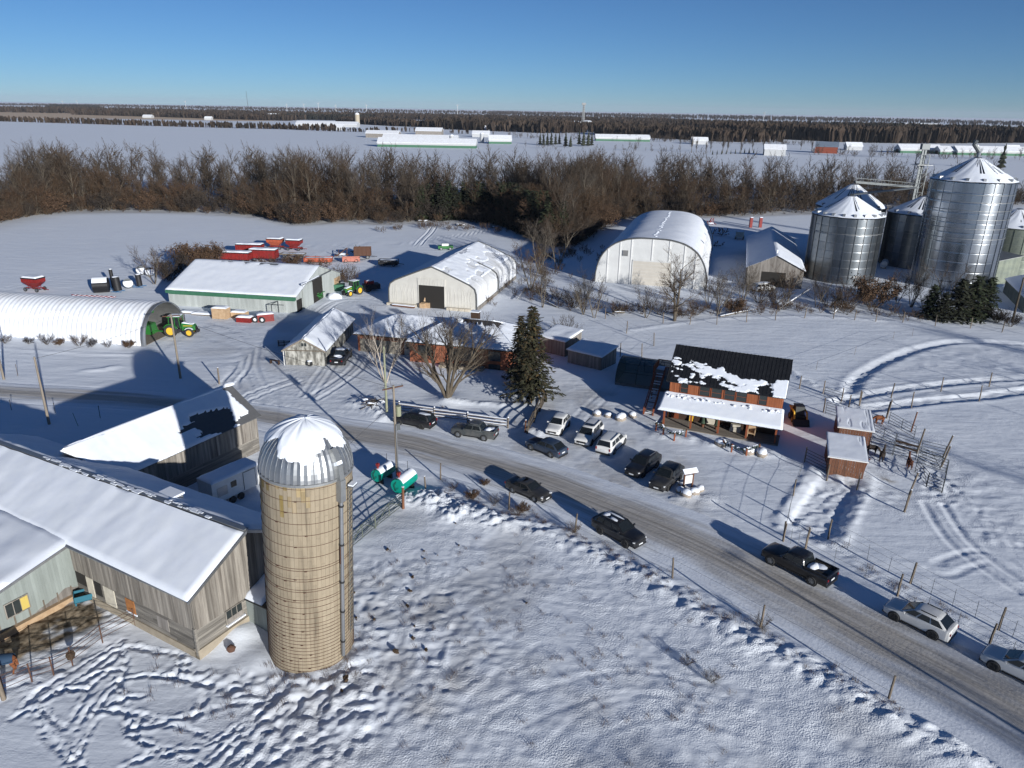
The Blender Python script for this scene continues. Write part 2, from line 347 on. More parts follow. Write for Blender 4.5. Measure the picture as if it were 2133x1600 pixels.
for pts, gauge, w, d in [([(-80, 622), (0, 605), (75, 588), (160, 570), (250, 552), (330, 537), (390, 530)], 2.0, .35, .10), ([(400, 668), (450, 682), (495, 705), (508, 735), (500, 770), (478, 800), (500, 840)], 2.0, .4, .12),
  ([(430, 660), (500, 690), (525, 720), (520, 760), (535, 800), (570, 850)], 1.8, .4, .10), ([(905, 470), (895, 485), (880, 500), (870, 512)], 1.6, .4, .12), ([(880, 500), (950, 492), (1030, 478), (1100, 470)], 1.9, .35, .10),
  ([(690, 512), (760, 507), (830, 508), (880, 505)], 1.7, .35, .10), ([(640, 545), (668, 530), (672, 518), (640, 512), (615, 513)], 1.6, .35, .10), ([(2133, 1200), (2060, 1160), (2000, 1170), (1965, 1185), (1940, 1176)], 1.8, .4, .05),
  ([(1945, 1050), (1975, 1100), (2010, 1140), (2070, 1185), (2140, 1230)], 1.8, .4, .08), ([(760, 740), (740, 770), (700, 800), (650, 830)], 1.7, .4, .07), ([(690, 755), (665, 790), (640, 825)], 1.7, .4, .06), ([(620, 790), (560, 810), (510, 830)], 1.8, .4, .06),
  ([(830, 640), (760, 625), (700, 630), (650, 660), (560, 690)], 1.8, .4, .08), ([(360, 700), (300, 735), (200, 738), (60, 730), (-60, 722)], 1.8, .4, .10), ([(900, 1560), (930, 1480), (1000, 1400), (1100, 1330)], 1.8, .3, .022), ([(1000, 1590), (1060, 1500), (1190, 1440), (1330, 1420), (1480, 1450)], 2.0, .3, .022), ([(880, 1400), (900, 1330), (960, 1270), (1080, 1230), (1240, 1250)], 1.8, .3, .02), ([(1150, 1590), (1250, 1500), (1400, 1470), (1600, 1520)], 1.9, .3, .022), ([(820, 1120), (900, 1180), (1040, 1210), (1200, 1290), (1330, 1390)], 1.8, .3, .02),
  ([(1185, 900), (1230, 850), (1290, 800)], 1.6, .3, .05), ([(1440, 1180), (1490, 1150), (1470, 1110)], 1.8, .3, .06)]:
    C = spline(gp(*pts), 8)
    for s in (-1, 1): RUTS.append((offs(C, s*gauge/2), w, d))
BANKS = [([(905, 1035), (996, 1081), (1112, 1100), (1216, 1145), (1319, 1190), (1400, 1236), (1537, 1322), (1675, 1385), (1812, 1468), (1950, 1540), (2087, 1606), (2250, 1690)], 1.9, .55),
 ([(845, 1040), (880, 1040), (910, 1045)], 1.6, .9), ([(935, 1075), (985, 1062), (1040, 1085)], 1.3, .55), ([(1660, 1085), (1740, 1140), (1830, 1205), (1920, 1255), (2040, 1315), (2150, 1370)], 1.1, .17), ([(740, 838), (770, 850), (800, 870)], 1.3, .6),
 ([(930, 838), (1000, 842), (1060, 845)], .9, .35), ([(1095, 895), (1112, 900), (1125, 905)], 1.0, .6), ([(1410, 1040), (1440, 1035), (1470, 1040)], 1.2, .35), ([(1365, 905), (1400, 912), (1440, 915)], 1.0, .3), ([(1480, 925), (1540, 935), (1600, 945)], 1.2, .4),
 ([(-20, 728), (100, 731), (200, 735), (290, 738)], .5, .16), ([(180, 772), (215, 770), (240, 764)], .8, .35), ([(1300, 690), (1500, 664), (1700, 660), (1900, 672)], .7, .18), ([(1640, 770), (1690, 800), (1740, 815)], 1.0, .35)]
BANKS = [(spline(gp(*p), 5), w, h) for p, w, h in BANKS]
YARD = gp((735, 1060), (850, 1045), (1000, 1095), (1230, 1170), (1420, 1270), (1600, 1390), (1850, 1560), (1900, 1640), (380, 1640), (520, 1480), (690, 1425), (735, 1350))
PENS = gp((1780, 860), (1850, 850), (1960, 930), (1980, 1010), (1890, 1070), (1760, 1000))
PAST = gp((1810, 800), (1900, 750), (2000, 725), (2200, 720), (2200, 800), (1950, 825))
PAST2 = gp((1960, 960), (2200, 960), (2200, 1200), (2050, 1120), (1960, 1060))
COR = gp((0, 1330), (160, 1245), (255, 1300), (130, 1395), (60, 1430), (-40, 1470))
DRIVE = gp((470, 660), (640, 640), (800, 620), (800, 650), (735, 690), (740, 770), (850, 860), (600, 850), (440, 830), (420, 700))
LOT = gp((1090, 870), (1180, 800), (1300, 830), (1400, 940), (1480, 1040), (1480, 1130), (1300, 1050), (1060, 950))
FLAT = [gp((1375, 850), (1395, 925), (1640, 960), (1680, 820), (1420, 770))]
STUB = gp((-300, 228), (-100, 231), (250, 237), (480, 243), (640, 247), (560, 252), (300, 248), (0, 247), (-300, 243))

_wf = [(-160, 500), (0, 464), (100, 449), (200, 442), (350, 443), (500, 450), (560, 457), (612, 469), (700, 465), (800, 468), (900, 464), (1000, 467), (1070, 481), (1120, 506), (1180, 521), (1230, 491), (1290, 463), (1380, 453), (1500, 453), (1600, 449), (1720, 445), (1850, 441), (2000, 433), (2200, 426)]
WOOD = gp(*_wf); WOOD = WOOD+[(x*1.28, y+95) for x, y in WOOD[::-1]]
def ground_height(X, Y):
    sh = X.shape; x = X.ravel(); y = Y.ravel(); r = np.hypot(x, y)
    near = 1-sstep(120, 330, r)
    h = (fbm(x, y, 22, 3, 1)-.5)*.30*near+(fbm(x, y, 5, 2, 4)-.5)*.07*near
    dirt = np.zeros_like(h); rough = np.full_like(h, .25)
    def near_mask(P, m):
        P = np.asarray(P); return (x > P[:, 0].min()-m) & (x < P[:, 0].max()+m) & (y > P[:, 1].min()-m) & (y < P[:, 1].max()+m)
    def soft(poly, fall):
        m = near_mask(poly, fall+1); o = np.zeros_like(h); xs, ys = x[m], y[m]; i = inpoly(xs, ys, poly)
        d = polydist(xs, ys, list(poly)+[poly[0]])[0]; o[m] = np.where(i, 1, np.clip(1-d/fall, 0, 1)); return o
    lump = (fbm(x, y, .75, 2, 9)-.5); fine = (vnoise(x, y, .42, 21)-.5); rdg = 1-2*np.abs(vnoise(x, y, 1.0, 23)-.5)
    wy = soft(YARD, 3.); wl = sstep(.42, .62, fbm(x, y, 8, 2, 12))
    h += wy*(lump*(.015+.05*wl)+fine*(.02+.03*wl)); rough += wy*.8
    nearsilo = wy*(1-sstep(5, 13, np.hypot(x+9, y-42))); h += nearsilo*(lump*.10+fine*.11+(rdg-.5)*.05)
    dirt += wy*.20*sstep(.5, .68, fbm(x, y, 6, 3, 33))+nearsilo*.22*sstep(.45, .65, fbm(x, y, 2.2, 2, 35))
    for P, a in ((PENS, .09), (PAST, .14), (PAST2, .12)):
        w = soft(P, 3.); q = sstep(.35, .55, fbm(x, y, 7, 2, 41)); h += w*q*(lump+fine*.8)*a; rough += w*.5
    w = soft(COR, 1.); h += w*((fbm(x*.6+y*.4, y*1.6-x*.4, 1., 2, 51)-.5)*.30+fine*.10); rough += w*.5; dirt += w*.22*sstep(.45, .6, fbm(x, y, 1.6, 2, 52))
    w = soft(DRIVE, 3.); h *= 1-.7*w; h += w*(fine*.035+lump*.035); dirt += w*(.06+.16*sstep(.4, .7, fbm(x, y, 5, 3, 61))); rough += w*.3
    w = soft(LOT, 3.); h *= 1-.7*w; h += w*(fine*.03+lump*.025); dirt += w*(.12+.22*sstep(.45, .68, fbm(x, y, 3, 3, 62))); rough += w*.3
    for P in FLAT: w = soft(P, 1.5); h *= 1-w
    for P in TRAILS:
        m = near_mask(P, 1.2); d, s, sd, _ = polydist(x[m], y[m], P)
        step = .3+1.25*vnoise(s, s*0, .30, 3); wob = d+(vnoise(x[m], y[m], .3, 71)-.5)*.30+(vnoise(x[m], y[m], 1.3, 72)-.5)*.25
        h[m] += -.085*step*np.exp(-(wob/.13)**2)+.045*step*np.exp(-((wob-.29)/.10)**2)+.07*(vnoise(x[m], y[m], .24, 73)-.5)*np.exp(-(d/.4)**2)
    m = near_mask(gp((330, 1395), (760, 1360), (700, 1600), (420, 1600)), 2)
    w = soft(gp((330, 1400), (500, 1412), (690, 1428), (740, 1385), (800, 1440), (720, 1600), (480, 1600), (600, 1470), (470, 1445)), 1.)
    h += w*(lump*.13+fine*.15+(vnoise(x, y, .26, 74)-.5)*.09)
    for P, hw, dep in LANES:
        m = near_mask(P, hw+2); d, s, sd, _ = polydist(x[m], y[m], P); d = d+(vnoise(x[m], y[m], .8, 81)-.5)*.35
        h[m] += -dep*(1-sstep(hw*.7, hw*1.05, d))+dep*.4*np.exp(-((d-hw*1.35)/(.45))**2)*(.3+1.2*vnoise(x[m], y[m], .6, 82))+(1-sstep(hw*.9, hw, d))*(lump[m]+fine[m])*.16
    for P, hw, dep in RUTS:
        m = near_mask(P, 1.5); d, s, sd, _ = polydist(x[m], y[m], P)
        h[m] += -dep*np.exp(-(d/hw/.75)**2)+dep*.5*np.exp(-((d-hw*1.3)/.16)**2)
    for P, hw, hh in BANKS:
        m = near_mask(P, hw*2.5); d, s, sd, _ = polydist(x[m], y[m], P)
        k = np.exp(-(d/hw)**2*1.3); a = vnoise(x[m], y[m], 1.1, 91); b = vnoise(x[m], y[m], .5, 92)
        cr = .5*vnoise(x[m], y[m], .55, 94)+.5*np.abs(2*vnoise(x[m], y[m], .34, 95)-1)
        h[m] += hh*k*(.42+.25*a+.25*(b-.5)+.60*(cr-.4))
        rough[m] += .5*k
    # banked snow in front of the buildings by the silo
    for (cx, cy, rr, hh) in ((-19.3, 42.8, 1.5, .6), (-16.9, 40.4, 1.4, .3), (-10.2, 40.6, 1.2, .2), (-12.9, 38.4, 1.8, .18), (34.9, 69.2, 2.3, .55), (1.6, 86.6, 1.8, .35), (-8.1, 88.0, 2.2, .4)):
        h += hh*np.exp(-((x-cx)**2+(y-cy)**2)/rr**2)
    # the road bed lies a little lower than the sheet that is built on it
    m = near_mask(ROADC, 14); d, s, sd, w = polydist(x[m], y[m], ROADC, ROADW)
    k = sstep(1.02, 1.18, d/w); h[m] = h[m]*k-(1-k)*.09
    # straw and dung by the green wall
    P = [(-33.6, 45.0), (-31.6, 45.6), (-30.2, 44.2), (-32.2, 41.6), (-36.5, 38.2), (-37.8, 39.6), (-35.0, 42.6)]
    w = soft(P, 1.2); dirt += w*1.3*sstep(.25, .6, fbm(x, y, 1.4, 3, 95)+w*.2)
    for (u, v, rr, a) in ((1765, 1000, 2.2, .4), (1850, 1000, .7, .9), (1230, 1018, 2.5, .35), (1180, 1000, 2.2, .3), (1290, 1015, 2, .3), (450, 700, 2., .15), (640, 790, 3, .25), (330, 690, 3.2, .9), (1560, 905, 2.5, .3), (785, 760, 4, .35)):
        p = G(u, v); dirt += a*np.exp(-((x-p.x)**2+(y-p.y)**2)/rr**2)*sstep(.3, .6, fbm(x, y, .9, 3, 97))
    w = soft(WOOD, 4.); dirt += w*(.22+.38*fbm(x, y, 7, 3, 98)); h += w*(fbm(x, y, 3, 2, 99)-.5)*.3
    stub = inpoly(x, y, STUB).astype(float)
    return h.reshape(sh), np.clip(dirt, 0, 1), rough, stub

def axis(parts):
    a = [parts[0][0]]
    for lo, hi, s in parts:
        n = max(1, int(round((hi-lo)/s))); a += list(np.linspace(lo, hi, n+1)[1:])
    return np.array(a)
def grow(lo, hi, n): return list(lo*(hi/lo)**(np.arange(1, n+1)/n))
xs = np.concatenate([-np.array(grow(110, 14000, 34))[::-1], axis([(-110, -40, .75), (-40, -4, .15), (-4, 46, .25), (46, 130, .6)]), np.array(grow(130, 14000, 34))])
ys = np.concatenate([axis([(-400, 0, 20), (0, 24, 1.5), (24, 44, .145), (44, 66, .20), (66, 100, .30), (100, 150, .6), (150, 300, 1.8)]), np.array(grow(300, 16000, 60))])
XX, YY = np.meshgrid(xs, ys); HH, DD, RR, SS = ground_height(XX, YY)
nx, ny = len(xs), len(ys)
idx = np.arange(nx*ny).reshape(ny, nx)
FF = np.stack([idx[:-1, :-1].ravel(), idx[:-1, 1:].ravel(), idx[1:, 1:].ravel(), idx[1:, :-1].ravel()], 1)

def ground_material():
    m = bpy.data.materials.new('ground_snow'); m.use_nodes = True; N = m.node_tree.nodes; L = m.node_tree.links; b = N['Principled BSDF']
    b.inputs['Roughness'].default_value = .7; b.inputs['Specular IOR Level'].default_value = .2
    tc = N.new('ShaderNodeTexCoord')
    def noise(s, d=4, st=None):
        n = N.new('ShaderNodeTexNoise'); n.inputs['Scale'].default_value = s; n.inputs['Detail'].default_value = d
        if st:
            mp = N.new('ShaderNodeMapping'); mp.inputs['Scale'].default_value = st; mp.inputs['Rotation'].default_value = (0, 0, RAD(20)); L.new(tc.outputs['Object'], mp.inputs[0]); L.new(mp.outputs[0], n.inputs['Vector'])
        else: L.new(tc.outputs['Object'], n.inputs['Vector'])
        return n
    def attr(n): a = N.new('ShaderNodeAttribute'); a.attribute_name = n; return a
    def mix(f, c1, c2):
        x = N.new('ShaderNodeMix'); x.data_type = 'RGBA'
        L.new(f, x.inputs[0])
        for i, c in ((6, c1), (7, c2)):
            if isinstance(c, tuple): x.inputs[i].default_value = (*c, 1)
            else: L.new(c, x.inputs[i])
        return x.outputs[2]
    c = mix(noise(.12, 5).outputs[0], (.76, .81, .885), (.84, .87, .915))
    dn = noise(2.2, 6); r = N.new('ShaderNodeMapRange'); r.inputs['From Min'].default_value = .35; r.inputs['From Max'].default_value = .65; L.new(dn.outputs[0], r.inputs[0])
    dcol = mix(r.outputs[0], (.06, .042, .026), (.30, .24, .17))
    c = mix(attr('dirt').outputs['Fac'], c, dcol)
    c = mix(attr('stub').outputs['Fac'], c, (.60, .45, .30))
    L.new(c, b.inputs['Base Color'])
    n1 = noise(1.1, 6); n2 = noise(9.0, 5); n3 = noise(.18, 4, (1, 3.5, 1))
    pm = N.new('ShaderNodeMapRange'); pm.inputs['From Min'].default_value = .36; pm.inputs['From Max'].default_value = .62; pm.inputs['To Min'].default_value = .15; pm.inputs['To Max'].default_value = 1.3; L.new(noise(.35, 4).outputs[0], pm.inputs[0])
    m0 = N.new('ShaderNodeMath'); m0.operation = 'MULTIPLY'; L.new(attr('rough').outputs['Fac'], m0.inputs[0]); L.new(pm.outputs[0], m0.inputs[1])
    mm = N.new('ShaderNodeMath'); mm.operation = 'MULTIPLY'; L.new(n2.outputs[0], mm.inputs[0]); L.new(m0.outputs[0], mm.inputs[1])
    m2 = N.new('ShaderNodeMath'); m2.operation = 'MULTIPLY_ADD'; L.new(mm.outputs[0], m2.inputs[0]); m2.inputs[1].default_value = .06; 
    m3 = N.new('ShaderNodeMath'); m3.operation = 'MULTIPLY_ADD'; L.new(n3.outputs[0], m3.inputs[0]); m3.inputs[1].default_value = .10; 
    m4 = N.new('ShaderNodeMath'); m4.operation = 'MULTIPLY'; L.new(n1.outputs[0], m4.inputs[0]); m4.inputs[1].default_value = .035
    L.new(m4.outputs[0], m3.inputs[2]); L.new(m3.outputs[0], m2.inputs[2])
    bp = N.new('ShaderNodeBump'); bp.inputs['Strength'].default_value = 1; bp.inputs['Distance'].default_value = 1; L.new(m2.outputs[0], bp.inputs['Height']); L.new(bp.outputs[0], b.inputs['Normal'])
    MAT['ground_snow'] = m
ground_material()
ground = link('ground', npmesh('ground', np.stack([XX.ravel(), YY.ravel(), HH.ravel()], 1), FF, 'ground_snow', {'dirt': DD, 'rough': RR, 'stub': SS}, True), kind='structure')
def gz(x, y):
    i = min(max(np.searchsorted(xs, x)-1, 0), nx-2); j = min(max(np.searchsorted(ys, y)-1, 0), ny-2)
    a = (x-xs[i])/(xs[i+1]-xs[i]); b = (y-ys[j])/(ys[j+1]-ys[j])
    return float((HH[j, i]*(1-a)+HH[j, i+1]*a)*(1-b)+(HH[j+1, i]*(1-a)+HH[j+1, i+1]*a)*b)
def GS(u, v, dz=0.):
    p = G(u, v); p.z = gz(p.x, p.y)+dz; return p

# ------------------------------------------------------------------ road
def road_material():
    m = bpy.data.materials.new('road_ice'); m.use_nodes = True; N = m.node_tree.nodes; L = m.node_tree.links; b = N['Principled BSDF']
    b.inputs['Roughness'].default_value = .62; b.inputs['Specular IOR Level'].default_value = .25
    ac = N.new('ShaderNodeAttribute'); ac.attribute_name = 'across'; al = N.new('ShaderNodeAttribute'); al.attribute_name = 'along'
    cb = N.new('ShaderNodeCombineXYZ'); L.new(ac.outputs['Fac'], cb.inputs[0]); L.new(al.outputs['Fac'], cb.inputs[1])
    def noise(sx, sy, d=5):
        mp = N.new('ShaderNodeMapping'); mp.inputs['Scale'].default_value = (sx, sy, 1); L.new(cb.outputs[0], mp.inputs[0])
        n = N.new('ShaderNodeTexNoise'); n.inputs['Scale'].default_value = 1; n.inputs['Detail'].default_value = d; L.new(mp.outputs[0], n.inputs['Vector']); return n.outputs[0]
    def math_(op, a, c):
        q = N.new('ShaderNodeMath'); q.operation = op
        for i, v in enumerate((a, c)):
            if isinstance(v, (int, float)): q.inputs[i].default_value = v
            else: L.new(v, q.inputs[i])
        return q.outputs[0]
    ab = math_('ABSOLUTE', ac.outputs['Fac'], 0)
    edge = math_('ADD', ab, math_('MULTIPLY', math_('SUBTRACT', noise(4, .10), .5), 1.3))
    r = N.new('ShaderNodeMapRange'); r.interpolation_type = 'SMOOTHSTEP'; r.inputs['From Min'].default_value = .15; r.inputs['From Max'].default_value = 1.0; L.new(edge, r.inputs[0])
    cr = N.new('ShaderNodeValToRGB'); e = cr.color_ramp.elements; e[0].position = .30; e[0].color = (.27, .25, .225, 1); e[1].position = .70; e[1].color = (.54, .51, .475, 1); L.new(noise(16, .07, 6), cr.inputs[0])
    mx = N.new('ShaderNodeMix'); mx.data_type = 'RGBA'; L.new(r.outputs[0], mx.inputs[0]); L.new(cr.outputs[0], mx.inputs[6]); mx.inputs[7].default_value = (.78, .82, .885, 1)
    L.new(mx.outputs[2], b.inputs['Base Color'])
    bp = N.new('ShaderNodeBump'); bp.inputs['Strength'].default_value = .8; bp.inputs['Distance'].default_value = .05
    L.new(math_('ADD', noise(26, .5, 4), math_('MULTIPLY', noise(18, 4., 5), .6)), bp.inputs['Height']); L.new(bp.outputs[0], b.inputs['Normal'])
    MAT['road_ice'] = m
road_material()
sarc = np.concatenate([[0], np.cumsum(np.linalg.norm(np.diff(ROADC, axis=0), axis=1))])
ss = np.arange(0, sarc[-1], .45); cx = np.interp(ss, sarc, ROADC[:, 0]); cy = np.interp(ss, sarc, ROADC[:, 1]); ww = np.interp(ss, sarc, ROADW)
dd = np.gradient(np.stack([cx, cy], 1), axis=0); dd /= np.linalg.norm(dd, axis=1)[:, None]
ac = np.linspace(-1.2, 1.2, 41)
PX = cx[:, None]-dd[:, 1][:, None]*ac*ww[:, None]; PY = cy[:, None]+dd[:, 0][:, None]*ac*ww[:, None]
PZ = -.02+.06*(1-(ac/1.2)**4)[None, :]+(vnoise(PX, PY, .5, 5)-.5)*.03-.06*sstep(1.05, 1.2, np.abs(ac))[None, :]
PZ += (vnoise(np.repeat(ac[None, :]*6, len(ss), 0), ss[:, None]*.12+PX*0, 1, 6)-.5)*.05
n1, n2 = PX.shape; ii = np.arange(n1*n2).reshape(n1, n2)
road = link('road', npmesh('road', np.stack([PX.ravel(), PY.ravel(), PZ.ravel()], 1), np.stack([ii[:-1, :-1].ravel(), ii[:-1, 1:].ravel(), ii[1:, 1:].ravel(), ii[1:, :-1].ravel()], 1), 'road_ice',
            {'across': np.repeat(ac[None, :], n1, 0).ravel(), 'along': np.repeat(ss[:, None], n2, 1).ravel()}, True), kind='structure')

# ================================================================== FAR COUNTRY
def canopy(name, label, front, depth, height, mat, seed, cell=9., gap=0.):
    """a wood seen from afar: bare crowns crowded together, one mass"""
    rg = np.random.RandomState(seed); P = spline(gp(*front), 6); seg = np.concatenate([[0], np.cumsum(np.linalg.norm(np.diff(P, axis=0), axis=1))])
    n = int(seg[-1]*depth/cell**2); n = min(n, 4200)
    s = rg.rand(n)*seg[-1]; d = rg.rand(n)**1.5*depth
    px = np.interp(s, seg, P[:, 0]); py = np.interp(s, seg, P[:, 1])+d; k = gap and vnoise(px, py, 260, seed) < gap
    if gap: px, py = px[~k], py[~k]
    n = len(px); hh = height*(.55+.6*rg.rand(n)); w = hh*(.13+.13*rg.rand(n))
    V = []; F = []; r = []; m = 5
    ang = rg.rand(n, m)*2*np.pi; top = rg.rand(n, m)
    for j in range(m):      # upright pointed bundles of branches
        a = ang[:, j]; ca, sa = np.cos(a), np.sin(a); ww_ = w*(.35+.5*top[:, j]); ht = hh*(.72+.28*top[:, j]); ox = w*.7*(rg.rand(n)-.5)*2; oy = w*.7*(rg.rand(n)-.5)*2
        b = len(V)*0
        p0 = np.stack([px+ox*.4-ca*ww_*.35, py+oy*.4-sa*ww_*.35, hh*0], 1); p1 = np.stack([px+ox*.4+ca*ww_*.35, py+oy*.4+sa*ww_*.35, hh*0], 1)
        p2 = np.stack([px+ox+ca*ww_, py+oy+sa*ww_, ht*.72], 1); p3 = np.stack([px+ox, py+oy, ht], 1); p4 = np.stack([px+ox-ca*ww_, py+oy-sa*ww_, ht*.68], 1)
        V.append(np.stack([p0, p1, p2, p3, p4], 1).reshape(-1, 3))
    V = np.concatenate(V); q = np.arange(0, len(V), 5)
    F = np.concatenate([np.stack([q, q+1, q+2], 1), np.stack([q, q+2, q+3], 1), np.stack([q, q+3, q+4], 1)])
    o = link(name, npmesh(name, V, F, mat, {'rnd': np.tile(rg.rand(len(q)), 3)}), kind='stuff'); return tag(o, label, 'woodland')
canopy('woodland', 'long brown wood on the left horizon behind the stubble field', [(-250, 230), (0, 234), (220, 238), (430, 243), (620, 247), (760, 249)], 900, 17, 'far_wood', 1, 13)
canopy('woodland', 'dark evergreen patch in the wood on the left horizon', [(95, 226), (130, 227), (165, 229)], 180, 20, 'far_wood_dark', 2, 10)
canopy('woodland', 'farthest blue-brown wood along the left of the horizon', [(-500, 217), (0, 219), (350, 226), (700, 233), (1066, 239)], 2500, 16, 'far_wood', 3, 30)
canopy('woodland', 'farthest blue-brown wood along the right of the horizon', [(1000, 238), (1400, 247), (1800, 255), (2133, 262), (2500, 268)], 3200, 16, 'far_wood', 4, 32)
canopy('woodland', 'dark evergreens behind the farm with the pale silo', [(590, 249), (640, 250), (700, 251), (760, 250)], 160, 15, 'far_wood_dark', 5, 8)
canopy('woodland', 'brown wood in the middle distance left of the lattice tower', [(880, 268), (960, 271), (1060, 275), (1150, 278), (1220, 276)], 500, 17, 'far_wood', 6, 11)
canopy('woodland', 'brown wood behind the white plant with the lattice tower', [(1040, 262), (1200, 266), (1330, 270), (1500, 272)], 700, 15, 'far_wood', 7, 13)
canopy('woodland', 'broad brown wood right of the lattice tower', [(1250, 282), (1400, 290), (1520, 296), (1640, 297)], 500, 15, 'far_wood', 8, 10)
canopy('woodland', 'tall dark wood at the far right beyond the white fields', [(1530, 286), (1640, 291), (1780, 297), (1950, 299), (2140, 298), (2350, 300)], 420, 20, 'far_wood', 9, 9)
canopy('woodland', 'dark evergreen wood above the right-hand grain bins', [(1800, 283), (1950, 287), (2140, 292), (2300, 296)], 300, 21, 'far_wood_dark', 10, 10)
canopy('hedgerow', 'thin line of leafless trees between the white fields on the left', [(-100, 250), (100, 256), (300, 262), (480, 267), (660, 271), (700, 271)], 14, 10, 'far_wood', 11, 4.2)

canopy('woodland', 'brown wood left of the middle distance behind the far farm', [(150, 239), (330, 244), (480, 249), (600, 252)], 250, 14, 'far_wood', 14, 9)
canopy('woodland', 'wood strip behind the long green-walled far barns', [(700, 256), (800, 262), (900, 266)], 220, 13, 'far_wood', 15, 8, .35)
canopy('woodland', 'long brown wood across the centre of the horizon', [(700, 246), (900, 251), (1100, 255), (1300, 259), (1500, 262)], 1000, 15, 'far_wood', 16, 15)
canopy('woodland', 'brown wood along the right of the horizon above the bins', [(1450, 268), (1700, 274), (1950, 279), (2200, 284)], 700, 16, 'far_wood', 17, 12)
canopy('hedgerow', 'scrub line in front of the far white farm on the left', [(560, 268), (640, 272), (700, 274), (790, 276)], 14, 7, 'far_wood', 19, 5)
canopy('hedgerow', 'thin brown tree band across the far centre field', [(780, 272), (900, 277), (1030, 281)], 12, 7, 'far_wood', 22, 8, .3)
def far_tree_row(name, label, cat, pts, h, mat, seed, group, conif=False):
    rg = random.Random(seed)
    for k, (u, v) in enumerate(pts):
        p = G(u, v); hh = h*rg.uniform(.8, 1.2); t = thing(name, label, cat, p, 0, group); mb = MB(); tr = MB()
        tr.tube([(0, 0, 0), (0, 0, hh*(.9 if not conif else .25))], [hh*.018, hh*.005], 4)
        if conif:
            for j in range(5): 
                z = hh*(.08+.18*j); w = hh*.22*(1-j/5.5); mb.lathe([(w*.2, z-hh*.04), (w, z), (w*.35, z+hh*.14), (.02, z+hh*.27)], 7, rnd=rg.random())
            for i, q in enumerate(mb.v): mb.v[i] = tuple(c*rg.uniform(.88, 1.12) for c in q)
        else:
            for j in range(46):
                a = rg.uniform(0, 6.3); z0 = hh*rg.uniform(.2, .6); l = hh*rg.uniform(.2, .42); e = rg.uniform(.7, 1.35)
                q = Vector((math.cos(a)*math.cos(e), math.sin(a)*math.cos(e), math.sin(e)))*l; s = Vector((-math.sin(a), math.cos(a), 0))*hh*.012
                b = Vector((0, 0, z0)); mb.add([b-s, b+s, b+q], [(0, 1, 2)])
        tr.build('trunk', 'bark', t); mb.build('crown', mat, t, fix=False)
far_tree_row('bare_tree', 'small leafless tree standing in the far white field by the red barn', 'tree', [(1416, 306), (1543, 322), (1567, 314), (1590, 312), (1690, 316), (1668, 312), (1740, 315)], 13, 'twig', 5, 'leafless trees near the far red barn')
far_tree_row('poplar', 'leafless upright tree in the clump left of the far white house', 'tree', [(1440, 318), (1450, 318), (1470, 319), (1480, 317), (1505, 319), (1515, 317)], 16, 'twig_grey', 6, 'trees left of the far white house')
far_tree_row('young_conifer', 'small dark conifer in the row left of the far white house', 'conifer', [(1484+i*9.5, 322.5-.35*i) for i in range(10)], 4.2, 'cedar_dark', 7, 'conifer row by the far white house', True)
far_tree_row('conifer', 'dark conifer in the clump between the two long far barns', 'conifer', [(1125, 302), (1132, 303), (1140, 303), (1148, 303), (1157, 302), (1165, 301), (1178, 306), (1188, 307), (1215, 305), (1225, 305), (1232, 304), (1206, 302)], 13, 'cedar_dark', 8, 'conifer clump beyond the wood', True)
far_tree_row('spruce', 'lone dark spruce right of the peak of the tallest bin', 'conifer', [(2084, 352)], 17, 'cedar_dark', 9, None, True)

def far_barn(label, uv, rz, L, W, ze, zr, wall='far_white', band=None, roof='snow_dusty', dark_end=True, cat='barn', name='far_barn'):
    t = thing(name, label, cat, G(*uv), RAD(rz)); m = MB(); m.poly([(0, 0, 0), (W, 0, 0), (W, 0, ze), (W/2, 0, zr), (0, 0, ze)], (0, L, 0))
    for i, q in enumerate(m.v): m.v[i] = (q[1], -q[0]+W/2, q[2])
    m.build('wall', wall, t)
    if band: MB().bb(-.05, L+.05, -W/2-.06, W/2+.06, 0, ze*.55).build('lower_wall', band, t)
    r = MB(); o = .5
    for s in (-1, 1): r.poly([(-o, s*(W/2+o), ze-.25), (L+o, s*(W/2+o), ze-.25), (L+o, 0, zr+.06), (-o, 0, zr+.06)], (0, 0, .35))
    r.build('roof', roof, t)
    if dark_end: MB().bb(-.12, .02, -W*.2, W*.2, 0, ze*.85).build('door', 'interior_dark', t)
    return t
far_barn('long far barn with green lower walls beyond the wood, nearest to the wood', (790, 305), -2, 92, 16, 4, 8, band='far_green')
far_barn('second long white-roofed far barn behind the green-walled one', (800, 295), -3, 80, 15, 4, 7.5, band='far_green')
far_barn('short far barn with green gable at the end of the long barns', (1018, 299), 4, 24, 15, 4, 8.5, band='far_green')
far_barn('dark-sided far shed behind the long barns on the left', (765, 286), -4, 40, 14, 5, 8, wall='shed_wood')
far_barn('far shed with dark roof panels above the long barns', (868, 280), -5, 36, 16, 5, 9, wall='shed_wood')
far_barn('long far barn with green lower wall right of the conifer clump', (1240, 293), -2, 66, 14, 4, 7.5, band='far_green')
far_barn('far white house with shaded roof by the conifer row', (1590, 323), -12, 18, 11, 5.5, 9, cat='house', name='far_house')
far_barn('far red barn with grey roof in the white field', (1697, 318), -22, 20, 13, 6, 10, wall='far_red', roof='far_blue_roof', dark_end=False)
far_barn('far green and white barn at upper right, left one of three', (1868, 318), -2, 40, 15, 4, 8, band='far_green')
far_barn('far green and white barn at upper right, middle one of three', (1950, 321), -2, 26, 14, 4, 7.5, band='far_green')
far_barn('far long green and white barn at upper right, longest of three', (1985, 322), -1, 110, 15, 4, 8, band='far_green')
far_barn('far white plant building at the foot of the lattice tower', (1140, 271), -1, 62, 30, 9, 11, roof='snow', dark_end=False, cat='building', name='far_building')
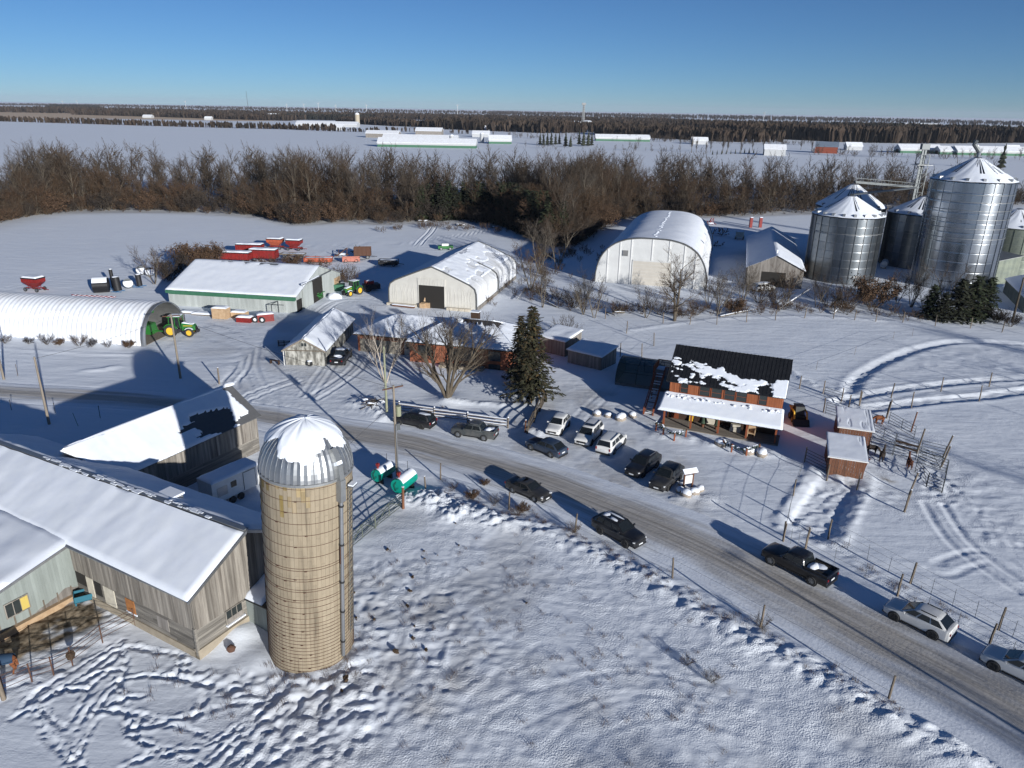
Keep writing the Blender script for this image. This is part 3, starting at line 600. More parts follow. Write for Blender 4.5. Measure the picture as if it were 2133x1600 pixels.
far_barn('far low white shed right of the lattice tower', (1230, 270), -1, 52, 16, 6, 9, dark_end=False)
far_barn('far white farm buildings beside the pale far silo', (620, 263), -4, 110, 20, 5, 9, dark_end=False)
far_barn('small far white barn left of the pale far silo', (560, 247), -4, 30, 16, 7, 13, wall='cream_paint', dark_end=False)
far_barn('low white far building on the horizon at right', (1880, 262), 0, 120, 40, 8, 10, dark_end=False, cat='building', name='far_building')
for lab, u, v, d, h, k in (('pale far silo in the white farm at left of the horizon', 745, 262, 9, 24, 'far_silo'), ('small far grain bin at the end of the green-walled barn, left one', 941, 304, 4.5, 11, 'far_white'), ('small far grain bin at the end of the green-walled barn, right one', 1004, 298, 4.5, 11, 'far_white'),
    ('broad far white bin right of the lattice tower', 1222, 268, 22, 16, 'far_white'), ('broad far white bin left of the lattice tower', 1198, 268, 22, 15, 'far_white')):
    t = thing('far_silo', lab, 'silo', G(u, v)); m = MB(); m.lathe([(d/2, 0), (d/2, h*.85)], 16); m.build('wall', k, t); m = MB(); m.lathe([(d/2+.1, h*.85), (d*.3, h*.95), (.01, h)], 16); m.build('roof', 'snow', t)
for lab, u, v, L_ in (('small far white house on the left horizon field', 428, 250, 16), ('tiny far barn at the end of the left hedgerow', 690, 270, 20), ('small far shed behind the long barns, rightmost', 985, 285, 22), ('tiny far house above the conifer clump', 1105, 268, 18), ('small far white shed on the right-hand plain, left', 1440, 300, 18), ('small far white shed on the right-hand plain, right', 1760, 312, 16), ('tiny far barn in the wood clearing at right', 1560, 268, 40), ('small pale far house beyond the right bins', 2090, 318, 14), ('tiny far farmhouse left of the lattice tower', 1010, 272, 20), ('small far barn between the fields at far left', 300, 246, 22)):
    far_barn(lab, (u, v), -4, L_, L_*.6, 4, 7.5, cat='building', name='far_building', dark_end=False)
t = thing('lattice_tower', 'tall far lattice tower rising above the white plant', 'tower', G(1214, 268)); m = MB()
for k in range(4):
    a = k*math.pi/2; m.beam((2.6*math.cos(a), 2.6*math.sin(a), 0), (1.6*math.cos(a), 1.6*math.sin(a), 46), .9)
for j in range(11):
    for k in range(4):
        a, b = k*math.pi/2, (k+1)*math.pi/2; r0, r1 = 2.6-j*.09, 2.6-(j+1)*.09; m.beam((r0*math.cos(a), r0*math.sin(a), j*4.2), (r1*math.cos(b), r1*math.sin(b), (j+1)*4.2), .5)
m.build('lattice', 'galv_old', t); MB().bb(-4, 4, -3, 3, 44, 48).build('head', 'galv_old', t)
t = thing('radio_mast', 'thin radio mast standing on the left horizon', 'mast', G(518, 234)); MB().tube([(0, 0, 0), (-2, 0, 92)], [1.3, .7], 4).build('mast', 'iron_grey', t)
for k, (u, v) in enumerate([(132, 222), (162, 222), (388, 229), (598, 233), (634, 234), (664, 235), (700, 236), (764, 238), (953, 242), (1590, 252)]):
    t = thing('wind_turbine', 'tiny white wind turbine on the horizon', 'wind turbine', G(u, v), 0, 'wind turbines on the horizon'); d = t.location.length
    h = 34+(k % 3)*5; MB().tube([(0, 0, 0), (0, 0, h)], [1.6, .9], 6).build('tower', 'far_white', t); MB().bb(-2, 2, -4, 5, h-2, h+2).build('nacelle', 'far_white', t)
    for j in range(3):
        a = RAD(90+120*j+37*k); m = MB(); c = Vector((0, -5, h)); e = c+Vector((math.cos(a), 0, math.sin(a)))*15; m.poly([c+Vector((-math.sin(a)*.6, 0, math.cos(a)*.6)), c-Vector((-math.sin(a)*.6, 0, math.cos(a)*.6)), e], (0, .5, 0)); m.build('blade', 'far_white', t)

# ================================================================== BUILDING HELPERS
def snow_slab(parent, A, B, C, D, th=.18, nu=40, nv=20, mask=None, amp=.5, seed=0, mat='snow', name='roof_snow', edge=.25, over=0.):
    """snow lying on the roof plane A-B (eave) C-D (ridge); mask(s, t) arrays -> 0..1 cover"""
    A, B, C, D = [np.array(q, float) for q in (A, B, C, D)]
    s, t = np.meshgrid(np.linspace(0, 1, nu+1), np.linspace(0, 1, nv+1)); s1, t1 = s[..., None], t[..., None]
    P = (A*(1-s1)+B*s1)*(1-t1)+(D*(1-s1)+C*s1)*t1
    lu = np.linalg.norm(B-A); lv = np.linalg.norm(D-A)
    de = np.minimum(np.minimum(s, 1-s)*lu, np.minimum(t, 1-t)*lv)
    cov = np.ones_like(s) if mask is None else np.clip(mask(s*lu, t*lv, s, t), 0, 1)
    k = np.sqrt(np.clip(1-(1-np.clip(de/edge, 0, 1))**2, 0, 1))
    h = th*k*(1+amp*(fbm(P[..., 0]+seed*9, P[..., 1]+P[..., 2], 1.6, 3, seed)-.5)*2)*sstep(.35, .75, cov)
    h += .012
    Q = P.copy(); Q[..., 2] += h
    n1, n2 = s.shape; ii = np.arange(n1*n2).reshape(n1, n2)
    F = np.stack([ii[:-1, :-1], ii[:-1, 1:], ii[1:, 1:], ii[1:, :-1]], -1).reshape(-1, 4)
    keep = (cov.ravel()[F].mean(1) > .45); F = F[keep]
    me = npmesh(name, Q.reshape(-1, 3), F, mat, None, True)
    bm = bmesh.new(); bm.from_mesh(me); bmesh.ops.delete(bm, geom=[v for v in bm.verts if not v.link_faces], context='VERTS')
    be = [e for e in bm.edges if e.is_boundary]
    r = bmesh.ops.extrude_edge_only(bm, edges=be)
    for v in r['geom']:
        if isinstance(v, bmesh.types.BMVert): v.co.z -= .05
    bmesh.ops.recalc_face_normals(bm, faces=bm.faces); bm.to_mesh(me); bm.free(); me.shade_smooth(); me.set_sharp_from_angle(angle=RAD(60))
    return link(name, me, parent)

def boards(mb, p0, p1, zb, zt, w=.25, th=.03, out=None, gap=.012, jit=.012, seed=1):
    """vertical boards from p0 to p1; zb, zt: numbers or functions of distance"""
    rg = random.Random(seed); p0 = Vector((*p0[:2], 0)); p1 = Vector((*p1[:2], 0)); d = p1-p0; L = d.length; d.normalize(); n = Vector((d.y, -d.x, 0))
    f0 = zb if callable(zb) else (lambda s: zb); f1 = zt if callable(zt) else (lambda s: zt); s = 0.
    while s < L-.01:
        e = min(L, s+w*rg.uniform(.85, 1.15)); a = p0+d*(s+gap/2); b = p0+d*(e-gap/2); j = n*rg.uniform(0, jit); o = n*th+j
        zb_ = rg.uniform(0, .03)
        mb.hexa([a+Vector((0, 0, f0(s)+zb_)), b+Vector((0, 0, f0(e)+zb_)), b+o+Vector((0, 0, f0(e)+zb_)), a+o+Vector((0, 0, f0(s)+zb_)),
                 a+Vector((0, 0, f1(s))), b+Vector((0, 0, f1(e))), b+o+Vector((0, 0, f1(e))), a+o+Vector((0, 0, f1(s)))], rg.random())
        s = e
    return mb
def planks(mb, p0, p1, z0, z1, w=.2, th=.03, seed=1):
    rg = random.Random(seed); z = z0; p0 = Vector((*p0[:2], 0)); p1 = Vector((*p1[:2], 0)); d = (p1-p0); L = d.length; d.normalize(); n = Vector((d.y, -d.x, 0))
    while z < z1-.02:
        e = min(z1, z+w); s = 0
        while s < L-.01:
            t = min(L, s+rg.uniform(2.5, 5)); a = p0+d*s; b = p0+d*(t-.01); o = n*(th+rg.uniform(0, .012))
            mb.hexa([a+Vector((0, 0, z)), b+Vector((0, 0, z)), b+o+Vector((0, 0, z)), a+o+Vector((0, 0, z)), a+Vector((0, 0, e-.012)), b+Vector((0, 0, e-.012)), b+o+Vector((0, 0, e-.012)), a+o+Vector((0, 0, e-.012))], rg.random()); s = t
        z = e
    return mb
def window(parent, c, w, h, face='y-', panes=(2, 2), frame='white_paint', glass='glass_window', name='window', fw=.07, sill=None):
    """framed window; c is the centre on the wall, face gives the outward side"""
    ax = {'y-': (Vector((1, 0, 0)), Vector((0, -1, 0))), 'y+': (Vector((-1, 0, 0)), Vector((0, 1, 0))), 'x-': (Vector((0, -1, 0)), Vector((-1, 0, 0))), 'x+': (Vector((0, 1, 0)), Vector((1, 0, 0)))}[face] if isinstance(face, str) else face
    X, n = ax; Z = Vector((0, 0, 1)); c = Vector(c)
    def q(mb, x0, x1, z0, z1, d0, d1): mb.hexa([c+X*x0+Z*z0+n*d0, c+X*x1+Z*z0+n*d0, c+X*x1+Z*z0+n*d1, c+X*x0+Z*z0+n*d1, c+X*x0+Z*z1+n*d0, c+X*x1+Z*z1+n*d0, c+X*x1+Z*z1+n*d1, c+X*x0+Z*z1+n*d1])
    m = MB(); q(m, -w/2-fw, w/2+fw, h/2, h/2+fw, .0, .07); q(m, -w/2-fw, w/2+fw, -h/2-fw, -h/2, .0, .07); q(m, -w/2-fw, -w/2, -h/2, h/2, .0, .066); q(m, w/2, w/2+fw, -h/2, h/2, 0, .066)
    for i in range(1, panes[0]): x = -w/2+w*i/panes[0]; q(m, x-.025, x+.025, -h/2, h/2, .01, .055)
    for i in range(1, panes[1]): z = -h/2+h*i/panes[1]; q(m, -w/2, w/2, z-.02, z+.02, .01, .05)
    fr = m.build(name, frame, parent); m = MB(); q(m, -w/2, w/2, -h/2, h/2, .0, .03); m.build('pane', glass, fr)
    if sill: m = MB(); q(m, -w/2-.12, w/2+.12, -h/2-fw-.1, -h/2-fw-.003, 0, .2); m.build('sill', sill, fr)
    return fr
def roofslab(parent, A, B, C, D, mat, th=.08, name='roof', rib=0, ribmat=None):
    m = MB(); m.poly([A, B, C, D], (0, 0, -th)); o = m.build(name, mat, parent)
    if rib:
        A, B, C, D = map(Vector, (A, B, C, D)); n = int((B-A).length/rib); r = MB(); nn = (B-A).cross(D-A).normalized(); nn = nn if nn.z > 0 else -nn
        for k in range(n+1): s = k/n; r.beam(A.lerp(B, s)+nn*.015, D.lerp(C, s)+nn*.015, .04, .045)
        r.build('rib', ribmat or mat, o, kind='stuff')
    return o
def gable(name, label, cat, x, y, a, W, L, ze, zr, wall, roof, snow=.2, bw=.3, over=.4, mask=(None, None), sn=(40, 20), rib=0, seed=1, front=True, amp=.5, trim=None, group=None):
    t = thing(name, label, cat, (x, y, 0), RAD(a), group); H = lambda s: ze+(zr-ze)*(1-abs(2*s/W-1))
    m = MB(); m.poly([(0, 0, -.3), (W, 0, -.3), (W, 0, ze-.05), (W/2, 0, zr-.05), (0, 0, ze-.05)], (0, L, 0)); core = m.build('wall', wall, t)
    if bw:
        s = MB(); rg = random.Random(seed)
        if front: boards(s, (0, -.002), (W, -.002), 0, H, bw, seed=seed)
        boards(s, (W+.002, 0), (W+.002, L), 0, ze, bw, seed=seed+1); boards(s, (W, L+.002), (0, L+.002), 0, lambda q: H(W-q), bw, seed=seed+2); boards(s, (-.002, L), (-.002, 0), 0, ze, bw, seed=seed+3)
        s.build('siding', wall, core, kind='stuff')
    sl = (zr-ze)/(W/2); e = over; zl = ze-sl*e
    ro = []
    for side in (0, 1):
        xe = -e if side == 0 else W+e
        A, B = ((xe, L+e, zl+.1), (xe, -e, zl+.1)) if side == 0 else ((xe, -e, zl+.1), (xe, L+e, zl+.1))
        D, C = ((W/2, L+e, zr+.1), (W/2, -e, zr+.1)) if side == 0 else ((W/2, -e, zr+.1), (W/2, L+e, zr+.1))
        r = roofslab(t, A, B, C, D, roof, rib=rib); ro.append(r)
        if snow: snow_slab(r, A, B, C, D, snow, sn[0], sn[1], mask[side], seed=seed+side*5, amp=amp)
    if trim:
        for yy in (-e-.05, L+e+.05): m = MB(); m.beam((-e, yy, zl+.02), (W/2, yy, zr+.02), .06, .22); m.beam((W+e, yy, zl+.02), (W/2, yy, zr+.02), .06, .22); m.build('rake_trim', trim, t)
    return t, ro

# ================================================================== SILO
SX, SY, SR, SHW = -13.75, 41.8, 2.86, 14.35
silo = thing('silo', 'tall tan stave silo with hoops and a snowy metal dome', 'silo', (SX, SY, -.25)); silo.rotation_euler = (RAD(-.4), RAD(3.0), 0)
def stave_wall():
    m = MB(); rg = random.Random(3); n = 66; rows = 19; hz = SHW/rows
    for j in range(rows):
        for k in range(n):
            a0, a1 = 2*math.pi*k/n, 2*math.pi*(k+1)/n; z0 = j*hz+(hz/2 if k % 2 else 0); z1 = min(SHW, z0+hz)
            if j == 0 and k % 2: z0 = 0
            r = SR+rg.uniform(-.006, .008); g = .0035
            m.add([(r*math.cos(a0+g), r*math.sin(a0+g), z0+.005), (r*math.cos(a1-g), r*math.sin(a1-g), z0+.005), (r*math.cos(a1-g), r*math.sin(a1-g), z1), (r*math.cos(a0+g), r*math.sin(a0+g), z1)], [(0, 1, 2, 3)], rg.random())
    w = m.build('stave_wall', 'stave', silo, kind='stuff')
    MB().lathe([(SR-.025, 0), (SR-.025, SHW)], 66).build('mortar', 'stave', w)
    m = MB()
    for j in (17, 18, 16):      # lichen-stained upper courses, left of the pipe
        for k in range(n):
            a = math.degrees(2*math.pi*(k+.5)/n)-360*(k > n/2)
            if -165 < a < -75+6*(18-j) and rg.random() < .5-.13*(18-j)+.1*math.sin(k):
                a0, a1 = 2*math.pi*k/n, 2*math.pi*(k+1)/n; z0 = j*hz+(hz/2 if k % 2 else 0); z1 = min(SHW, z0+hz); r = SR+.012
                m.add([(r*math.cos(a0+.004), r*math.sin(a0+.004), z0+.005), (r*math.cos(a1-.004), r*math.sin(a1-.004), z0+.005), (r*math.cos(a1-.004), r*math.sin(a1-.004), z1), (r*math.cos(a0+.004), r*math.sin(a0+.004), z1)], [(0, 1, 2, 3)], rg.random())
    m.build('stained_stave', 'stave_stain', silo, kind='stuff')
stave_wall()
z = SHW-.25; hoops = []; k = 0
while z > .15:
    hoops.append(z)
    f = z/SHW; z -= (.80 if f > .60 else (.17 if k % 2 else .62) if f > .42 else .42 if f > .30 else .27); k += 1
prof = [(SR+.024*math.cos(a)+.006, .016*math.sin(a)) for a in [2*math.pi*q/6 for q in range(7)]]
hm = MB(); hm.lathe(prof, 66); hm.box((-.5, -SR-.02, 0), (.16, .04, .045))
hoop_me = hm.mesh('hoop', 'rust')
for i, z in enumerate(hoops): o = link('hoop', hoop_me, silo); o.location.z = z; o.rotation_euler.z = RAD(37*i % 50-25)
def dome(th): return (SR+.06)*math.cos(th)**.62 if th < math.pi/2 else 0
DH = 3.05
m = MB(); ng = 44
for k in range(ng):
    for j in range(14):
        t0, t1 = math.pi/2*j/14, math.pi/2*(j+1)/14
        a0, a1 = 2*math.pi*k/ng, 2*math.pi*(k+1)/ng; am = (a0+a1)/2
        for p, q, lo, hi in ((a0, am, 1, .988), (am, a1, .988, 1)):
            r0, r1 = (SR+.05)*math.cos(t0), (SR+.05)*math.cos(t1)
            m.add([(r0*lo*math.cos(p), r0*lo*math.sin(p), SHW+DH*math.sin(t0)), (r0*hi*math.cos(q), r0*hi*math.sin(q), SHW+DH*math.sin(t0)), (r1*hi*math.cos(q), r1*hi*math.sin(q), SHW+DH*math.sin(t1)), (r1*lo*math.cos(p), r1*lo*math.sin(p), SHW+DH*math.sin(t1))], [(0, 1, 2, 3)], (k*7 % 11)/11)
dm = m.build('dome', 'galv', silo, fix=False)
m = MB()
for k in range(ng):
    a = 2*math.pi*k/ng; m.tube([((SR+.06)*math.cos(t)*math.cos(a), (SR+.06)*math.cos(t)*math.sin(a), SHW+DH*math.sin(t)) for t in [math.pi/2*j/8*.97 for j in range(9)]], .022, 4)
m.build('seam', 'galv', dm, kind='stuff')
MB().lathe([(SR+.05, SHW-.12), (SR+.09, SHW-.1), (SR+.09, SHW+.06), (SR+.04, SHW+.08)], 66).build('eave_ring', 'galv_old', dm)
def dome_snow():
    A, T = np.meshgrid(np.linspace(-math.pi, math.pi, 241), np.linspace(.12, math.pi/2-.01, 84)); n1, n2 = A.shape
    ca, sa = np.cos(A), np.sin(A); ad = np.degrees(A); tt = np.degrees(T)
    # lower snow limit by direction: deep at the front, melted on the right flank
    lim = 41+0*ad; lim = np.where((ad > -125) & (ad < -55), 26, lim); lim = np.where((ad >= -55) & (ad < -38), 44, lim); lim = np.where((ad >= -38) & (ad < 10), 33, lim); lim = np.where((ad > 100) | (ad < -150), 28, lim); lim = np.where((ad > -150) & (ad < -125), 56, lim)
    k = np.ones(21)/21; row = np.convolve(np.tile(lim[0], 3), k, 'same')[241:482]; lim = np.repeat(row[None, :], n1, 0)
    f = tt-lim+(fbm(ca*6+40, sa*6+T*3, 1.3, 3, 5)-.5)*22; f -= 30*np.exp(-(((ad+36)/5)**2+((tt-46)/13)**2))
    cov = sstep(-1.5, 2.5, f); th = .015+.17*np.clip(f/14, 0, 1)**.6*(.7+.6*vnoise(ca*3, sa*3+T, .5, 8))*(cov > .3)
    r = (SR+.05)*np.cos(T)+th*np.cos(T); V = np.stack([r*ca, r*sa, SHW+DH*np.sin(T)+th*np.sin(T)], -1).reshape(-1, 3)
    ii = np.arange(n1*n2).reshape(n1, n2); F = np.stack([ii[:-1, :-1], ii[:-1, 1:], ii[1:, 1:], ii[1:, :-1]], -1).reshape(-1, 4); F = F[cov.ravel()[F].mean(1) > .4]
    link('dome_snow', npmesh('dome_snow', V, F, 'snow', None, True), silo)
dome_snow()
pa = RAD(-33); pr = SR+.20; px, py = pr*math.cos(pa), pr*math.sin(pa)
m = MB(); m.tube([(px, py, 1.0), (px, py, 12.6), (px, py, 14.0)], .13, 10, rnd=.5); pipe = m.build('fill_pipe', 'galv', silo, 60)
m = MB(); m.tube([(px*.995, py*.995, 8.3), (px*.995, py*.995, 9.6)], .137, 10); m.build('rusted_sleeve', 'rust', pipe, 60)
m = MB()
for z in (2.2, 4.6, 6.9, 9.7, 12.5): m.tube([(px, py, z-.06), (px, py, z+.06)], .165, 10); m.beam((px, py, z), (px*.92, py*.92, z), .06)
m.build('pipe_bracket', 'dark_iron', pipe)
m = MB(); c = Vector((px, py, 13.6)); m.box(c, (.42, .42, 1.5), rz=pa); m.box((px*.96, py*.96, 14.7), (.40, .36, 1.0), rz=pa, ry=-.2); m.box((px*.86, py*.86, 15.7), (.36, .34, 1.2), rz=pa, ry=-.5); m.build('chute_hood', 'galv_old', silo)
m = MB(); m.box((px*.9, py*.9, 15.35), (.5, .42, .22), rz=pa, ry=-.5); m.build('hood_snow', 'snow', silo)
la = RAD(-15); u_ = Vector((math.cos(la), math.sin(la), 0)); v_ = Vector((-math.sin(la), math.cos(la), 0)); lad = MB()
for s in (-.22, .22): lad.tube([u_*(SR+.22)+v_*s+Vector((0, 0, 2.4)), u_*(SR+.22)+v_*s+Vector((0, 0, 13.6))], .028, 5)
ldo = lad.build('ladder', 'iron_grey', silo); rg_me = MB().beam(u_*(SR+.22)+v_*-.22, u_*(SR+.22)+v_*.22, .03).mesh('rung', 'iron_grey')
for k in range(37): o = link('rung', rg_me, ldo); o.location.z = 2.6+k*.3
m = MB(); m.box(u_*(SR+.35)+Vector((0, 0, 13.55)), (.4, .6, .06), rz=la); pl = m.build('platform', 'galv_old', silo); MB().box(u_*(SR+.35)+Vector((0, 0, 13.65)), (.36, .55, .09), rz=la).build('platform_snow', 'snow', pl)

# ================================================================== MAIN BARN (local x runs along the long wall, local -y into the building)
barn = thing('bank_barn', 'big weathered grey barn with snow-covered roof and green steel lean-to', 'barn', (-21.0, 40.3, 0), RAD(150.5))
BL, BWD = 36., 9.6; EF = lambda t: 5.25-.03*t; RG = lambda t: 7.65-.038*t; EB = lambda t: 5.1-.03*t; RW = 4.75
m = MB(); m.poly([(0.02, -.04, 1.2), (0.02, -BWD, 1.2), (0.02, -BWD, 4.9), (0.02, -RW, 7.45), (0.02, -.04, 5.1)], (.15, 0, 0)); m.bb(0, BL, -.12, -.04, .4, 4.1); m.bb(0, BL, -BWD, -BWD+.1, 0, 3.9); m.bb(BL-.15, BL, -BWD, 0, 0, 3.9); wallo = m.build('wall', 'shed_wood', barn)
gz_ = lambda s: EF(0)+(RG(0)-EF(0))*min(1, s/RW) if s < RW else RG(0)-(RG(0)-EB(0))*(s-RW)/(BWD-RW)
m = MB(); boards(m, (13.7, .0), (0, .0), 2.25, lambda s: EF(13.7-s)-.02, .24, .05, seed=11); boards(m, (0, 0), (0, -BWD), 2.3, lambda s: gz_(s)-.03, .24, .05, seed=12); boards(m, (0, -BWD), (20, -BWD), 0, lambda s: EB(s)-.05, .3, .04, seed=13)
m.build('siding', 'old_wood', wallo, kind='stuff')
m = MB(); planks(m, (13.7, -.03), (0, -.03), .55, 2.25, .19, seed=5); planks(m, (.03, 0), (.03, -BWD), .75, 2.3, .19, seed=6); m.build('lower_planks', 'old_boards_low', wallo, kind='stuff')
m = MB(); m.bb(-.12, 13.7, -.3, .10, -.4, .55); m.bb(-.14, .3, -BWD, .10, -.4, .75); m.build('foundation', 'concrete', barn)
m = MB(); m.box((0, .05, 1.4), (.18, .18, 2.2)); m.build('corner_post', 'old_boards_low', barn)
window(barn, (-.06, -3.1, 1.75), 1.35, 1.0, (Vector((0, -1, 0)), Vector((-1, 0, 0))), (3, 1), 'old_wood', sill='snow')
m = MB(); m.bb(-.14, -.1, -3.75, -2.45, 1.25, 1.62); m.build('window_board', 'shed_wood', barn)
def lower_panel(x0, x1, z0, z1, mat, name): MB().bb(x0, x1, .0, .05, z0, z1).build(name, mat, barn)
lower_panel(6.6, 7.6, 1.0, 2.1, 'plywood_orange', 'boarded_window'); lower_panel(6.5, 7.7, .85, .97, 'snow', 'sill_snow'); lower_panel(8.9, 10.2, .6, 2.15, 'cream_paint', 'door'); lower_panel(10.5, 11.3, 1.0, 2.15, 'interior_dark', 'window_opening'); lower_panel(11.5, 12.3, .5, 2.2, 'cream_paint', 'door'); lower_panel(12.4, 13.6, 1.2, 2.2, 'interior_dark', 'doorway'); lower_panel(2.9, 4.1, 1.0, 2.0, 'shed_wood', 'hatch')
# roofs
def rp(t, w, z): return (t, -w, z)
e0 = -.35; slopeF = (RG(0)-EF(0))/RW
f1 = roofslab(barn, rp(e0, -.45, EF(0)-.2), rp(13.7, -.45, EF(13.7)-.2), rp(13.7, RW, RG(13.7)+.1), rp(e0, RW, RG(0)+.1), 'galv_old', name='roof')
snow_slab(f1, rp(BL, 0, EF(BL)+.02), rp(e0, -.45, EF(0)-.2), rp(e0, RW-.18, RG(0)-.02), rp(BL, RW-.18, RG(BL)-.02), .24, 110, 26, lambda S, T, s, t: 1-1.0*(T > 5.0)*(vnoise(S*2, T*6, 1, 3) > .52)*1., seed=2, amp=.35, edge=.2)
m = MB(); m.poly([rp(13.7, -.4, EF(13.7)-.18), rp(BL, -.4, EF(BL)-.18), rp(BL, RW, RG(BL)+.1), rp(13.7, RW, RG(13.7)+.1)], (0, 0, -.08)); m.build('roof', 'galv_old', barn)
f2 = roofslab(barn, rp(e0, BWD+.5, EB(0)-.15), rp(BL, BWD+.5, EB(BL)-.15), rp(BL, RW, RG(BL)+.1), rp(e0, RW, RG(0)+.1), 'galv_old')
snow_slab(f2, rp(e0, BWD+.5, EB(0)-.15), rp(BL, BWD+.5, EB(BL)-.15), rp(BL, RW+.12, RG(BL)+.06), rp(e0, RW+.12, RG(0)+.06), .24, 90, 16, seed=3)
rgd = MB(); rgd.beam(rp(e0, RW, RG(0)+.14), rp(BL, RW, RG(BL)+.14), .42, .07); rgd.build('ridge_cap', 'galv_old', barn)
m = MB(); rg = random.Random(8)
for k in range(75): t = rg.uniform(3, 25); m.box(rp(t, RW+rg.uniform(-.25, .2), RG(t)+.17), (rg.uniform(.1, .9), rg.uniform(.06, .22), .07))
m.build('ridge_snow', 'snow', barn)
m = MB(); m.box(rp(9.4, 6.0, 6.95), (1.5, .9, .5)); m.build('roof_vent', 'galv_old', barn); m = MB(); m.box(rp(9.4, 6.0, 7.25), (1.7, 1.1, .16)); m.build('vent_snow', 'snow', barn)
m = MB(); m.beam(rp(-.42, -.5, EF(0)-.3), rp(-.42, RW, RG(0)-.02), .05, .2); m.beam(rp(-.42, BWD+.5, EB(0)-.3), rp(-.42, RW, RG(0)-.02), .05, .2); m.build('rake_board', 'galv', barn)
# steel lean-to
LZ = lambda w: EF(13.7)-.12+(-w)*-.197
m = MB(); m.poly([(13.75, 0, -.3), (13.75, 13, -.3), (13.75, 13, LZ(-13)-.1), (13.75, 0, LZ(0)-.1)], (22, 0, 0)); lw = m.build('lean_to_wall', 'shed_wood', barn)
m = MB(); boards(m, (13.72, 13), (13.72, 0), lambda s: .42+1.0*max(0, vnoise(np.array([s*1.1]), np.array([3.]), 1, 9)[0]-.42)*(1.5 if s > 4 else .2), lambda s: LZ(-(13-s))-.05, .22, .02, gap=.004, jit=.004, seed=21); m.build('steel_sheet', 'steel_green', lw, kind='stuff')
MB().bb(13.4, 13.74, 0, 13, -.1, .36).build('sill_beam', 'new_wood', lw)
wl = window(barn, (13.66, 4.3, 1.75), 1.5, 1.05, (Vector((0, 1, 0)), Vector((-1, 0, 0))), (3, 1), 'old_wood'); MB().bb(13.58, 13.63, 3.55, 4.05, 1.25, 2.25).build('insulation_board', 'yellow_pad', wl)
for k in range(12): MB().bb(13.66, 13.71, .5+k*1.02, .59+k*1.02, .36, 1.15).build('stud', 'post_wood', lw)
A, B, C, D = (BL, 13.4, LZ(-13.4)), (13.4, 13.4, LZ(-13.4)), (13.4, -.2, LZ(.2)), (BL, -.2, LZ(.2)-.5)
lr = roofslab(barn, A, B, C, D, 'galv_old', name='lean_to_roof'); snow_slab(lr, A, B, C, D, .26, 50, 36, seed=6, amp=.4, edge=.2)
m = MB(); m.beam((13.36, 13.4, LZ(-13.4)-.08), (13.36, -.1, LZ(.1)-.08), .05, .2); m.build('lean_to_rake', 'galv', barn)
# small feed room between barn and silo
fr_ = thing('feed_room', 'small grey-green steel feed room with snowy roof between barn and silo', 'shed', (-18.9, 44.0, 0), RAD(-29)); m = MB(); boards(m, (0, 0), (2.4, 0), 0, 2.2, .22, .03, gap=.004, seed=3); boards(m, (2.4, 0), (2.4, 2.6), 0, 2.5, .22, .03, gap=.004, seed=4); m.bb(0.02, 2.38, .02, 2.6, 0, 2.15); m.build('wall', 'steel_green', fr_)
r = roofslab(fr_, (-.1, -.15, 2.25), (2.55, -.15, 2.25), (2.55, 2.7, 3.3), (-.1, 2.7, 3.3), 'black_metal_roof'); snow_slab(r, (-.1, -.1, 2.27), (1.7, -.1, 2.27), (1.9, 2.6, 3.27), (-.1, 2.6, 3.27), .28, 14, 14, seed=5)

# ================================================================== BARN WING with half-bare roof
wing = thing('barn_wing', 'weathered wooden barn wing with black roof half bare of snow', 'barn', (-27.45, 72.6, 0), RAD(242)); WW, WRZ, WE = 7.4, 6.75, 4.25
m = MB(); m.poly([(0.05, 0, 0), (0.05, -WW, 0), (0.05, -WW, WE-.1), (0.05, -WW/2, WRZ-.1), (0.05, 0, WE-.1)], (15.5, 0, 0)); ww_o = m.build('wall', 'shed_wood', wing)
m = MB(); boards(m, (15.4, .01), (0, .01), 1.7, WE-.02, .23, .05, seed=31); boards(m, (0, 0), (0, -WW), 1.4, lambda s: WE+(WRZ-WE)*(1-abs(2*s/WW-1))-.03, .23, .05, seed=32); boards(m, (0, -WW), (15, -WW), 0, WE-.05, .3, .05, seed=33); m.build('siding', 'old_wood', ww_o, kind='stuff')
m = MB(); planks(m, (15.4, .0), (0, .0), .3, 1.7, .22, seed=34); planks(m, (.02, 0), (.02, -WW), .3, 1.4, .22, seed=35); m.build('lower_planks', 'old_boards_low', ww_o, kind='stuff')
def wmask(S, T, s, t):      # S from the end at the main barn towards the road, T from eave up
    q = 15.6-S+.4; n = (fbm(S, T*1.3, 1.5, 3, 44)-.5)*2.2
    blob = 1.9-np.hypot((q-4.6)/1.25, (T-1.75)/.95)+n*.7
    tail = 1.0-np.hypot((q-7.0)/2.0, (T-2.3)/.45)+n*.6
    end = 1.15-q+n*.45+.9*(T < 1.0); low = 1.3-np.hypot((q-1.2)/1.8, (T-.4)/.65)+n*.4
    low2 = .9-np.hypot((q-5.5)/2.2, (T-.75)/.3)+n*.9
    return 1-sstep(-.1, .25, np.maximum.reduce([blob, tail, end, low, low2]))
A, B, C, D = (15.6, .4, WE-.12), (-.4, .4, WE-.12), (-.4, -WW/2, WRZ+.1), (18.6, -WW/2, WRZ+.1)
r = roofslab(wing, A, B, C, D, 'shingle_grey'); snow_slab(r, A, B, C, D, .20, 120, 34, wmask, seed=8, edge=.15, amp=.4)
A, B, C, D = (-.4, -WW-.4, WE-.12), (15.6, -WW-.4, WE-.12), (18.6, -WW/2, WRZ+.1), (-.4, -WW/2, WRZ+.1)
r = roofslab(wing, A, B, C, D, 'shingle_grey'); snow_slab(r, A, B, C, D, .26, 60, 16, seed=9)
